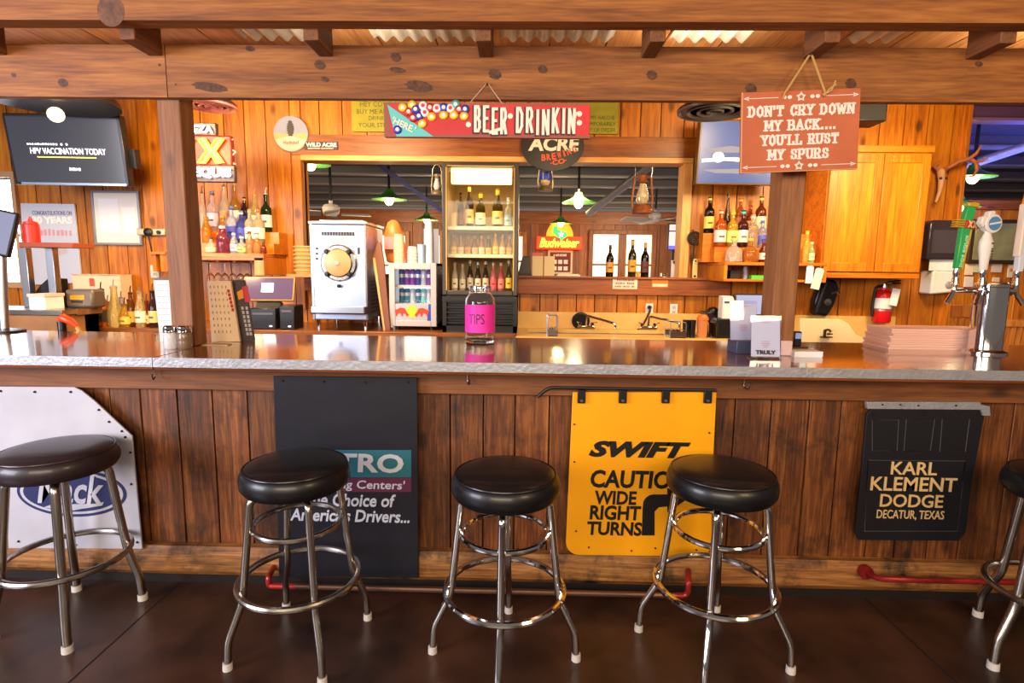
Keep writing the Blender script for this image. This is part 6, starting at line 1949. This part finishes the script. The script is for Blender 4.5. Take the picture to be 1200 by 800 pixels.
# soda gun
p = at(74, 372, 3.02)
q = at(90, 398, 3.05)
t = thing('soda_gun', 'orange handled soda gun with pale hose rising behind the bar at left', 'soda gun', (p.x, p.y, BT))
B().cyl((p.x-.02, 3.03, BT-.12), (p.x-.02, 3.03, BT+.05), .02, .022, 12).done('holster', BLACKP, t)
B().tube([p+V((-.02, 0, -.01)), p+V((.0, 0, .0)), p+V((.04, .0, -.02)), p+V((.065, .01, -.05))], [.018, .024, .02, .014], 12).done('handle', mat('orange gun', (232, 76, 20), .3), t)
B().tube([p+V((.06, .01, -.045)), p+V((.075, .015, -.08)), V((q.x, 3.03, BT-.08))], .012, 10).done('hose', mat('pale hose', (236, 180, 110), .4), t)
# small step shelf on which the bottles stand is the back counter itself; till by the left post
t = thing('sales_terminal', 'till with slanted touch screen showing a white square right of the left post', 'till')
M, hw, hh, scq = tilted(t, 315, 338, 4.35, 58, 30, R(-22), 0, R(8), .03, mat('tan bezel', (190, 140, 70), .4), mat('violet screen', (80, 66, 96), .14, emis=.1, ecol=(170, 130, 180)), .01)
B().box(-.055, .035, -.004, -.002, -.03, .045, M).done('white_window', WE, scq)
B().box(-.09, .09, .02, .1, -.20, -.09, M).done('neck', BLACKP, t)
for px0, px1, yt, lab in ((293, 323, 361, 'black receipt printer under the slanted till screen, left one'), (327, 345, 358, 'black receipt printer under the slanted till screen, right one')):
    x0, x1, z0, z1 = rect(px0, yt, px1, 377, 4.22)
    o = thing('receipt_printer', lab, 'printer', ((x0+x1)/2, 4.3, zl))
    B().box(x0, x1, 4.22, 4.40, zl+.0, z1).done('casing', BLACKP, o, bevel=.008)
    B().box(x0+.02, x1-.02, 4.214, 4.221, z1-.05, z1-.035).done('paper_slot', mat('grey slot', (90, 88, 90), .5), o)
    B().box(x1-.05, x1-.03, 4.215, 4.221, zl+.02, zl+.03).done('power_light', WE, o)
t.location.y = t.location.y
# the till stands on a low riser
B().box(-.09, .09, 4.41-t.location.y, 4.5-t.location.y, zl-t.location.z, zl-t.location.z+.14).xform(Mx.Translation(t.location)).done('riser', BLACKP, t)

# ================================================================ right end of the back wall
# wall cabinet
Y = 4.5
x0, x1, z0, z1 = rect(968, 178, 1086, 326, Y)
wc = thing('wall_cabinet', 'honey coloured two-door wooden wall cabinet right of the terracotta sign', 'cabinet', ((x0+x1)/2, (Y+WB)/2, z0))
B().box(x0, x1, Y+.02, WB-.002, z0, z1).box(x0-.012, x1+.012, Y+.0, WB-.002, z1, z1+.05).box(x0, x1, Y+.01, WB-.002, z0-.0, z0+.04).done('carcass', CABX, wc, bevel=.003)
xm = x0+(x1-x0)*.53
for a, c2 in ((x0+.008, xm-.003), (xm+.003, x1-.008)):
    zb_, zt_ = z0+.05, z1-.01
    d_ = B().box(a, a+.065, Y-.002, Y+.02, zb_, zt_).box(c2-.065, c2, Y-.002, Y+.02, zb_, zt_).box(a+.065, c2-.065, Y-.002, Y+.02, zb_, zb_+.07).box(a+.065, c2-.065, Y-.002, Y+.02, zt_-.07, zt_).done('door', CABZ, wc, bevel=.004)
    B().box(a+.06, c2-.06, Y+.006, Y+.016, zb_+.065, zt_-.065).done('door_panel', CABZ, d_)
# antler skull
c = at(1103, 205, WB-.08)
sk_ = thing('deer_skull', 'small deer skull with one curved antler mounted on the wall right of the cabinet', 'skull', (c.x, WB-.06, c.z-.2))
BONE = mat('bone', (196, 146, 110), .6, var=.2, vscale=15)
B().tube([V((c.x-.035, WB-.10, c.z-.22)), V((c.x-.02, WB-.11, c.z-.14)), V((c.x+.0, WB-.09, c.z-.05)), V((c.x+.01, WB-.06, c.z+.03)), V((c.x+.005, WB-.03, c.z+.06))], [.008, .016, .024, .032, .02], 12).done('skull', BONE, sk_)
for s_ in (-1, 1):
    B().ball((c.x+.003+.02*s_, WB-.105, c.z-.03), .011).done('eye_socket', mat('eye dark', (50, 34, 28), .8), sk_)
ANT = mat('antler', (150, 86, 48), .5, var=.3, vscale=20)
def pp(px, py, Yq): return at(px, py, Yq)
B().tube([V((c.x+.03, WB-.07, c.z+.04)), pp(1112, 196, 4.74), pp(1124, 189, 4.70), pp(1136, 186, 4.66), pp(1144, 180, 4.62), pp(1151, 170, 4.58)], [.02, .018, .017, .016, .012, .005], 10).done('antler', ANT, sk_)
B().tube([pp(1138, 186, 4.66), pp(1144, 191, 4.62), pp(1145, 199, 4.6), pp(1141, 206, 4.6), pp(1132, 207, 4.6)], [.015, .014, .012, .009, .004], 10).done('antler_tine', ANT, sk_)
B().tube([pp(1144, 190, 4.62), pp(1151, 189, 4.58), pp(1158, 186, 4.55)], [.012, .010, .004], 10).done('antler_tine', ANT, sk_)
B().tube([V((c.x-.02, WB-.07, c.z+.04)), V((c.x-.05, WB-.06, c.z+.07)), V((c.x-.02, WB-.08, c.z+.11))], [.02, .017, .008], 10).done('antler_stub', ANT, sk_)
# paper towel dispenser and soap dispenser
x0, x1, z0, z1 = rect(1086, 258, 1126, 304, 4.68)
t = thing('towel_dispenser', 'black paper towel dispenser on the wall under the deer skull', 'towel dispenser', ((x0+x1)/2, 4.75, z0))
B().prism([(x0, z0), (x1, z0), (x1, z1-.03), (x1-.03, z1), (x0+.03, z1), (x0, z1-.03)], 4.66, WB-.001).done('cover', mat('smoked plastic', (52, 42, 48), .2), t, bevel=.012)
B().box(x0+.03, x1-.03, 4.655, 4.661, z0+.05, z1-.08).done('front_window', mat('smoke window', (70, 62, 70), .15), t)
xx0, xx1, zz0, zz1 = rect(1089, 304, 1120, 317, 4.7)
B().box(xx0, xx1, 4.70, 4.704, zz0, z0+.02).done('paper_sheet', PAPER, t)
x0, x1, z0, z1 = rect(1092, 317, 1124, 345, 4.7)
t = thing('soap_dispenser', 'white soap dispenser on the wall beneath the black towel dispenser', 'soap dispenser', ((x0+x1)/2, 4.76, z0))
B().prism([(x0, z0), (x1, z0+.02), (x1, z1), (x0, z1)], 4.70, WB-.001).done('housing', WHITEP, t, bevel=.015)
B().ball(((x0+x1)/2+.03, 4.70, (z0+z1)/2-.02), .032, (1, .4, 1)).done('push_button', mat('grey button', (150, 146, 150), .4), t)
# wall telephone
c = at(965, 349, WB-.05)
t = thing('wall_telephone', 'black wall telephone hanging left of the fire extinguisher', 'telephone', (c.x, WB-.03, c.z-.14))
r = m(14, WB)
M = Mx.Translation(V((c.x, WB-.002, c.z))) @ roty(R(12))
B().prism([(-.06, -.15), (.06, -.15), (.09, -.03), (.09, .1), (.05, .16), (-.05, .16), (-.08, .1), (-.085, -.04)], -.09, 0, M).done('body', BLACKP, t, bevel=.02)
B().tube([M @ V((-.05, -.10, -.13)), M @ V((-.065, -.125, -.05)), M @ V((-.06, -.125, .06)), M @ V((-.04, -.10, .14))], [.03, .02, .02, .03], 12).done('handset', RUBBER, t)
B().lathe([(0, 0), (.03, 0), (.03, .01), (0, .012)], M @ V((.02, -.09, -.03)), 18, rotx(PI/2)).done('dial_plate', STEELD, t)
B().tube([M @ V((.03, -.09, .05)), M @ V((.06, -.11, .07)), M @ V((.1, -.1, .055))], .007, 8).done('hook_switch', STEEL, t)
# fire extinguisher
c = at(1034, 378, 4.72)
ez_ = c.z
fe = thing('fire_extinguisher', 'red fire extinguisher with white label hanging under the wall cabinet', 'fire extinguisher', (c.x, 4.74, ez_))
hh = m(46, 4.72)
r = m(9.5, 4.72)
FRED = mat('extinguisher red', (206, 26, 28), .25)
B().lathe([(0, 0), (r*.9, 0), (r, .015), (r, hh*.68), (r*.8, hh*.78), (r*.45, hh*.83), (r*.42, hh*.88), (0, hh*.88)], (c.x, 4.74, ez_), 28).done('cylinder', FRED, fe)
B().lathe([(r*1.005, hh*.36), (r*1.015, hh*.36), (r*1.015, hh*.62), (r*1.005, hh*.62)], (c.x, 4.74, ez_), 28).done('label', mat('grey white label', (220, 218, 220), .4), fe)
B().lathe([(r*1.005, hh*.30), (r*1.02, hh*.30), (r*1.02, hh*.34), (r*1.005, hh*.34)], (c.x, 4.74, ez_), 28).done('strap', mat('steel strap', (170, 168, 170), .3, .8), fe)
B().cyl((c.x, 4.74, ez_+hh*.86), (c.x, 4.74, ez_+hh*.97), r*.3, r*.24, 14).done('valve', STEEL, fe)
B().tube([V((c.x-.02, 4.74, ez_+hh*.94)), V((c.x+.03, 4.72, ez_+hh*.97)), V((c.x+.11, 4.71, ez_+hh*1.0))], .009, 8).tube([V((c.x+.0, 4.74, ez_+hh*.97)), V((c.x+.05, 4.72, ez_+hh*1.03)), V((c.x+.11, 4.71, ez_+hh*1.06))], .008, 8).done('lever', STEELD, fe)
B().tube(bend([V((c.x-.02, 4.74, ez_+hh*.92)), V((c.x-.075, 4.73, ez_+hh*.9)), V((c.x-.085, 4.74, ez_+hh*.5)), V((c.x-.08, 4.74, ez_+hh*.15))], .05), .011, 10).done('hose', RUBBER, fe)
M = Mx.Translation(V((c.x+.03, 4.655, ez_+hh*.72))) @ roty(.15)
B().box(-.02, .045, 0, .003, -.09, .05, M).done('tag', PAPER, fe)
B().box(c.x-.03, c.x+.03, 4.74+r*.8, WB-.001, ez_+hh*.3, ez_+hh*.36).done('wall_bracket', BLACKM, fe)
# hanging utensils beside the opening
c = at(814, 279, WB-.06)
t = thing('wire_whisk_strainer', 'round wire strainer hanging on the wall right of the pass-through', 'strainer', (c.x, WB-.05, c.z))
r = m(7, WB)
B().ring((c.x, WB-.05, c.z), r, .008, rotx(PI/2), 30, 8).done('rim', BLACKM, t)
b = B()
for k in range(5):
    o_ = r*(-.7+.35*k)
    l_ = math.sqrt(max(0, r*r-o_*o_))
    b.cyl((c.x-l_, WB-.052, c.z+o_), (c.x+l_, WB-.048, c.z+o_), .004, seg=6).cyl((c.x+o_, WB-.048, c.z-l_), (c.x+o_, WB-.052, c.z+l_), .004, seg=6)
b.done('mesh_wires', BLACKM, t)
b = B().cyl((c.x, WB-.05, c.z-r), (c.x, WB-.04, c.z-r-.14), .007, seg=8).cyl((c.x, WB-.05, c.z+r-.01), (c.x, WB+.0, c.z+r+.02), .005, seg=8).done('handle', BLACKM, t)
x0, x1, z0, z1 = rect(811.5, 303, 817.5, 327, WB-.04)
t = thing('bottle_opener', 'pale flat bottle opener hanging beneath the round strainer', 'opener', ((x0+x1)/2, WB-.04, z0))
B().box(x0, x1, WB-.045, WB-.037, z0, z1).done('blade', mat('brass blade', (226, 200, 130), .35, .4), t, bevel=.006)
B().cyl(((x0+x1)/2, WB-.047, z0+.025), ((x0+x1)/2, WB-.036, z0+.025), .011, seg=12).cyl(((x0+x1)/2, WB-.047, z1-.02), ((x0+x1)/2, WB+.0, z1-.02), .008, seg=10).done('holes', BLACKM, t)
# curved white hand sink
Y = 3.95
P = [(at(x, y, Y).x, at(x, y, Y).z) for x, y in ((938, 373), (985, 374), (994, 379), (1003, 392), (1016, 398), (1026, 402), (1026, 412), (938, 412))]
t = thing('hand_sink', 'white hand sink with curved splash guard behind the bar right of the right post', 'sink', (at(980, 400, Y).x, Y, .75))
SW = mat('ivory sink', (240, 212, 160), .35)
B().prism(P, Y, Y+.015).done('splash_guard', SW, t, bevel=.003)
x0, x1 = P[0][0], P[5][0]
zt = P[6][1]
B().box(x0, x1, Y+.016, Y+.36, zt-.12, zt-.10).box(x0, x0+.015, Y+.016, Y+.36, zt-.10, zt+.05).box(x1-.015, x1, Y+.016, Y+.36, zt-.1, zt+.0).box(x0, x1, Y+.345, Y+.36, zt-.1, zt+.10).done('basin', SW, t)
B().cyl(((x0+x1)/2, Y+.19, .0), ((x0+x1)/2, Y+.19, zt-.12), .03).done('drain_pipe', STEEL, t)
c = at(966, 391, Y-.02)
B().box(c.x-.02, c.x+.05, Y-.04, Y-.001, c.z-.025, c.z-.018).cyl((c.x, Y-.025, c.z-.02), (c.x, Y-.025, c.z+.03), .010, .009, 12).tube(bend([V((c.x, Y-.025, c.z+.026)), V((c.x+.025, Y-.03, c.z+.032)), V((c.x+.035, Y-.04, c.z+.015))], .015), .008, 10).cyl((c.x+.015, Y-.03, c.z+.0), (c.x+.05, Y-.035, c.z+.002), .008, .005, 10).done('faucet', mat('dark bronze tap', (60, 46, 34), .3, .8), t)

# ================================================================ dining room
GSH = mat('green enamel', (60, 128, 52), .3)
WSH = mat('pale green enamel inside', (120, 178, 84), .4)
BULB = mat('lamp bulb', (255, 226, 160), .4, emis=14, ecol=(255, 214, 140))
def pendant(label, px, py, wpx, Y, tilt=0):
    c = at(px, py, Y)
    r = m(wpx/2, Y)
    t = thing('pendant_lamp', label, 'lamp', (c.x, Y, c.z), 'green shaded dining room lamps')
    B().lathe([(r, 0), (r*1.02, .01), (r*.6, r*.20), (r*.3, r*.38), (r*.2, r*.62), (0, r*.64)], (c.x, Y, c.z), 30).done('shade', GSH, t)
    B().lathe([(r*.97, .004), (r*.55, r*.17), (r*.28, r*.30), (0, r*.31)], (c.x, Y, c.z), 30).done('shade_lining', WSH, t)
    B().ball((c.x, Y, c.z-r*.02), r*.26, (1, 1, 1.15)).done('bulb', BULB, t)
    B().cyl((c.x, Y, c.z+r*.6), (c.x, Y, DZ), .018, seg=8).done('stem', BLACKM, t)
    point('pendant_glow', (c.x, Y, c.z-r*.5), 16, (1, .78, .46), .1)
pendant('green shaded pendant lamp above the left of the mini fridge', 456, 234, 40, 8.0)
pendant('smaller green pendant lamp just left of the tall fridge', 500, 258, 27, 10.5)
pendant('green pendant lamp partly hidden by the left jamb of the opening', 364, 193, 44, 6.6)
pendant('green shaded pendant lamp right of the tall fridge, above the others', 678, 238, 38, 8.2)
pendant('small green pendant lamp in front of the red neon texas sign', 657, 262, 26, 10.8)
pendant('large green pendant lamp cut by the top right corner of the opening', 808, 190, 60, 6.4)
pendant('green pendant lamp behind the deer antler', 1140, 208, 44, 6.3)
pendant('green pendant lamp low beside the end of the back wall', 1122, 243, 44, 7.0)
def hung_lantern(label, px, ytop, ybot, wpx, Y, metal, globe, band=None):
    c = at(px, ybot, Y)
    h = at(px, ytop, Y).z-c.z
    r = m(wpx/2, Y)
    t = thing('oil_lantern', label, 'lantern', (c.x, Y, c.z), 'old lanterns hung in the opening')
    B().lathe([(0, 0), (r*.85, 0), (r*.9, h*.06), (r*.6, h*.2), (r*.35, h*.24), (0, h*.24)], (c.x, Y, c.z), 24).done('fuel_base', metal, t)
    B().lathe([(r*.34, h*.24), (r*.55, h*.34), (r*.52, h*.48), (r*.3, h*.68), (r*.28, h*.74)], (c.x, Y, c.z), 24).done('glass_globe', globe, t)
    B().lathe([(r*.32, h*.74), (r*.5, h*.76), (r*.3, h*.84), (r*.28, h*.94), (r*.36, h*.96), (0, h)], (c.x, Y, c.z), 24).done('chimney_cap', metal, t)
    for s_ in (-1, 1):
        B().tube(bend([V((c.x+s_*r*.78, Y, c.z+h*.05)), V((c.x+s_*r*.9, Y, c.z+h*.3)), V((c.x+s_*r*.72, Y, c.z+h*.9)), V((c.x+s_*r*.25, Y, c.z+h*.92))], h*.15), r*.09, 8).done('side_tube', metal, t)
    zt = OZ1-.045
    B().tube([V((c.x-r*.7, Y, c.z+h*.86)), V((c.x-r*.72, Y, c.z+h*1.15)), V((c.x-r*.4, Y, c.z+h*1.35)), V((c.x, Y, c.z+h*1.4)), V((c.x+r*.5, Y, c.z+h*1.33)), V((c.x+r*.78, Y, c.z+h*1.1)), V((c.x+r*.7, Y, c.z+h*.86))], .003, 6).done('bail', STEELD, t)
    B().cyl((c.x, Y, c.z+h*1.39), (c.x, Y, max(zt, c.z+h*1.42)), .003, seg=6).done('hanging_wire', STEELD, t)
    if band:
        B().lathe([(r*.7, h*.45), (r*.74, h*.45), (r*.74, h*.72), (r*.7, h*.72)], (c.x, Y, c.z), 24).done('blue_band', band, t)
RUST = mat('rusty lantern', (150, 84, 44), .55, .4, var=.35, vscale=20)
hung_lantern('rusty oil lantern hanging at the right of the pass-through', 752, 203, 250, 26, 4.93, RUST, mat('lantern glass', (226, 206, 170), .12, trans=.45))
hung_lantern('small lantern with a blue band hanging below the round black sign', 639, 195, 224, 19, 4.93, mat('tarnished tin', (170, 150, 120), .4, .6), mat('cream globe', (226, 200, 150), .3), mat('lantern blue', (40, 56, 190), .35))
hung_lantern('small tin lantern hanging just left of the tall fridge', 512, 203, 228, 14, 4.93, mat('tarnished tin', (170, 150, 120), .4, .6), mat('grey globe', (206, 204, 206), .3))
def pipe(label, a, b_, Ya, Yb, r, col):
    pa, pb = at(*a, Ya), at(*b_, Yb)
    o = B().cyl(pa, pb, r, seg=12).done('ceiling_pipe', mat('pipe %d' % col[2], col, .4, .3))
    tag(o, label, 'pipe', 'diagonal dining room braces')
pipe('blue and white diagonal brace left of the tall fridge', (432, 184), (522, 250), 5.3, 6.2, .022, (110, 116, 190))
pipe('grey diagonal brace behind the rusty lantern', (772, 186), (690, 250), 5.3, 7.6, .045, (150, 146, 150))
pipe('grey diagonal brace seen past the right end of the wall', (1100, 205), (1260, 152), 7.0, 6.2, .05, (170, 166, 172))
def fan(label, px, py, wpx, Y):
    c = at(px, py, Y)
    r = m(wpx/2, Y)
    t = thing('ceiling_fan', label, 'ceiling fan', (c.x, Y, c.z), 'dining room ceiling fans')
    FW = mat('fan white', (196, 186, 180), .4)
    B().lathe([(0, -.08), (.07, -.07), (.12, -.02), (.13, .06), (.10, .10), (.03, .12), (.03, .16), (0, .16)], (c.x, Y, c.z), 24).done('motor', FW, t)
    B().cyl((c.x, Y, c.z+.18), (c.x, Y, DZ), .02, seg=10).done('down_rod', BLACKM, t)
    for k in range(4):
        M = Mx.Translation(V((c.x, Y, c.z-.03))) @ rotz(R(20+90*k)) @ rotx(R(14))
        B().box(.15, r, -.11, .11, -.008, .008, M).done('blade', FW, t, bevel=.004)
fan('white ceiling fan above the frozen drink machine', 388, 248, 88, 8.5)
fan('pale ceiling fan below the rusty lantern', 768, 256, 84, 10.5)
# neon beer sign on the far wall
Y = DY-.25
c = at(654, 285, Y)
t = thing('neon_sign', 'red neon beer sign with a green texas outline on the far wall', 'neon sign', (c.x, Y, at(654, 292, Y).z))
x0, x1, z0, z1 = rect(629, 277, 682, 292, Y)
B().box(x0, x1, Y, Y+.249, z0, z1).done('red_panel', mat('neon red panel', (226, 60, 20), .4, emis=.9, ecol=(255, 60, 14)), t, bevel=.01)
dc = at(656, 277, Y)
rr_ = m(15.5, Y)
B().prism([(dc.x+rr_*math.cos(R(a)), dc.z+rr_*1.15*math.sin(R(a))) for a in range(0, 181, 10)], Y+.02, Y+.2).done('yellow_arch', mat('neon arch', (240, 180, 40), .4, emis=.8, ecol=(255, 170, 30)), t)
B().tpx('Budweiser', 632, 279, 679, 290, Y, depth=.02, shear=.35, bold=.03).done('lettering', mat('neon orange script', (255, 190, 70), .4, emis=4, ecol=(255, 160, 40)), t)
TX = [(649, 266), (654, 266), (654, 270), (658, 271.5), (664, 272.5), (665, 277), (663, 279), (660, 281), (658, 285), (657, 280), (653, 278.5), (651, 275.5), (648, 273), (649, 270)]
q = [at(x-.5, y-1, Y-.03) for x, y in TX]
B().prism([(v.x, v.z) for v in q], Y-.03, Y-.01).done('texas_outline', mat('neon green', (60, 200, 90), .4, emis=1.6, ecol=(50, 210, 90)), t)
c = at(657.5, 274.5, Y-.032)
B().prism([(c.x+(.08 if k % 2 == 0 else .035)*math.sin(k*PI/5), c.z+(.08 if k % 2 == 0 else .035)*math.cos(k*PI/5)) for k in range(10)], Y-.05, Y-.03).done('star', NW, t)
# red menu board on the far wall
Y = DY-.06
x0, x1, z0, z1 = rect(642, 293, 671, 321, Y)
t = thing('menu_board', 'dark red framed menu board on the far wall below the neon beer sign', 'menu board', ((x0+x1)/2, Y, z0))
B().box(x0, x1, Y, Y+.058, z0, z1).done('frame', mat('pale frame', (226, 206, 180), .5), t, bevel=.01)
B().box(x0+.05, x1-.05, Y-.006, Y, z0+.05, z1-.05).done('panel', mat('dark red panel', (120, 28, 26), .5), t)
b = B()
for r_ in range(2):
    for k in range(3):
        xc = x0+.17+(x1-x0-.34)*k/2
        zc = z0+.14+.16*r_
        b.box(xc-.05, xc+.05, Y-.01, Y-.006, zc-.05, zc+.05)
b.dashes(x0+.14, x1-.14, z1-.15, z1-.09, Y-.006, 7)
b.done('print', WHITEC, t)
# blue-lit poster right of the double door
x0, x1, z0, z1 = rect(784, 263, 799, 292, 9.6)
t = thing('lit_poster', 'white and purple lit poster at the right edge of the pass-through', 'poster', ((x0+x1)/2, 9.6, z0))
B().box(x0-.02, x1+.02, 9.6, 9.66, z0-.02, z1+.02).done('frame', DKF, t)
B().box(x0, x1, 9.592, 9.602, z0, z1-.12).box(x0, x1, 9.592, 9.602, z1-.1, z1).done('sheet', mat('lit white sheet', (226, 216, 226), .5, emis=.5), t)
B().box(x0, x1, 9.59, 9.6, z0, z0+.06).done('blue_edge', mat('blue tube', (90, 80, 240), .4, emis=1.5), t)
B().box((x0+x1)/2-.03, (x0+x1)/2+.03, 9.66, 9.72, 0, z1).done('post', DKF, t)
x0, x1, z0, z1 = rect(785, 305, 798, 324, 5.02)
t = thing('card_stack', 'white cards with dark clip standing at the right end of the sill', 'cards', ((x0+x1)/2, 5.0, zsl))
for k in range(3):
    B().box(x0+.004*k, x1-.004*k, 4.97+.02*k, 4.978+.02*k, zsl, z1-.02*(2-k)).done('card', PAPER, t)
B().box(x0+.02, x1-.02, 4.965, 5.03, z1-.03, z1-.005).done('clip', BLACKM, t)
# past the right end: picture, papers, chairs, panel
Y = 7.55
x0, x1, z0, z1 = rect(1137, 257, 1196, 309, Y)
t = thing('framed_picture', 'large framed landscape picture on the partition behind the beer taps', 'picture', ((x0+x1)/2, Y, z0))
B().box(x0, x1, Y, Y+.045, z0, z1).done('frame', mat('dark picture frame', (58, 40, 26), .4), t, bevel=.01)
B().box(x0+.05, x1-.05, Y-.004, Y, z0+.05, z1-.05).done('print', mat('misty landscape', (150, 150, 120), .5, var=.5, vscale=3), t)
for i, (a, c2, d, e_, col, lab) in enumerate(((1134, 1143, 309, 322, (236, 210, 190), 'cream notice with yellow print pinned left of the white tap handle'), (1144, 1153, 309, 319, (206, 214, 180), 'pale green notice pinned behind the white tap handle'), (1165, 1177, 307, 319, (236, 216, 214), 'pink notice pinned right of the white tap handle'), (1133, 1143, 324, 336, (226, 216, 220), 'white notice pinned above the left tap shank'), (1166, 1174, 325, 331, (236, 220, 214), 'little pink notice below the larger pink notice'), (1184, 1190, 310, 325, (236, 226, 214), 'narrow white notice near the right tap handle'))):
    x0, x1, z0, z1 = rect(a, d, c2, e_, Y)
    o = B().box(x0, x1, Y+.035, Y+.048, z0, z1).done('pinned_notice', pmat(col))
    tag(o, lab, 'notice', 'notices pinned on the partition')
CHW = wood('chair wood', (150, 84, 30), (206, 128, 52), (232, 160, 80), 'Z', .4, .1, 1, 0, .05)
def chair(label, px, ytop, Y, rz=0):
    c = at(px, ytop, Y)
    s_ = (c.z-.0)/1.0
    t = thing('wooden_chair', label, 'chair', (c.x, Y, 0), 'dining chairs at the right')
    M = Mx.Translation(V((c.x, Y, 0))) @ rotz(rz)
    hz = c.z
    for sx in (-.2, .2):
        B().box(sx-.02, sx+.02, -.02, .02, 0, hz-.02, M).done('back_leg', CHW, t, bevel=.004)
        B().box(sx-.02, sx+.02, .38, .42, 0, .44, M).done('front_leg', CHW, t, bevel=.004)
    B().box(-.23, .23, -.03, .43, .44, .475, M).done('seat', CHW, t, bevel=.006)
    B().box(-.23, .23, -.016, .016, hz-.13, hz, M).done('top_rail', CHW, t, bevel=.01)
    B().box(-.18, .18, -.012, .012, .62, .67, M).done('lower_rail', CHW, t)
    for k in range(5):
        B().box(-.15+.075*k-.012, -.15+.075*k+.012, -.008, .008, .66, hz-.12, M).done('slat', CHW, t)
chair('wooden slat-back chair left of the beer tower', 1129, 357, 5.6, R(8))
chair('wooden slat-back chair right behind the beer tower', 1176, 362, 6.2, R(-10))
x0, x1, z0, z1 = rect(1188, 318, 1225, 384, 5.2)
t = thing('booth_end', 'orange wooden panel at the right edge behind the beer taps', 'panel', ((x0+x1)/2, 5.2, 0))
B().box(x0, x1, 5.2, 5.25, 0, z1).done('panel', CABZ, t, bevel=.006)
B().box(x0-.02, x1, 5.19, 5.26, z1, z1+.03).done('cap_rail', CABX, t, bevel=.004)
x0, x1, z0, z1 = rect(1155, 375, 1230, 383, 4.6)
t = thing('slatted_rail', 'low wooden rail with slanted slats at right behind the bar', 'rail', ((x0+x1)/2, 4.6, 0))
B().box(x0, x1, 4.6, 4.66, z0, z1).done('top_rail', CHW, t, bevel=.004)
for k in range(10):
    xx = x0+(x1-x0)*(k+.5)/10
    B().prism([(xx-.045, .3), (xx-.015, .3), (xx+.03, z0), (xx+.0, z0)], 4.61, 4.65).done('slat', CHW, t)
B().box(x0, x1, 4.6, 4.66, .26, .31).box(x0, x0+.05, 4.6, 4.66, 0, z0).box(x1-.05, x1, 4.6, 4.66, 0, z0).done('frame', CHW, t)
# dark and bright things seen through the opening on the far side
x0, x1, z0, z1 = rect(496, 268, 514, 300, 6.4)
t = thing('standing_poster', 'white and blue paper banner behind the cups left of the tall fridge', 'banner', ((x0+x1)/2, 6.4, 0))
B().box(x0, x1, 6.4, 6.42, z0-.6, z1).done('sheet', mat('blue white banner', (206, 206, 230), .5), t)
B().box(x0+.05, x1-.1, 6.394, 6.4, z0+.1, z1-.2).done('blue_print', mat('banner blue', (90, 90, 210), .5), t)
B().cyl(((x0+x1)/2, 6.43, 0), ((x0+x1)/2, 6.43, z1), .02).box((x0+x1)/2-.2, (x0+x1)/2+.2, 6.3, 6.6, 0, .02).done('stand', BLACKM, t)
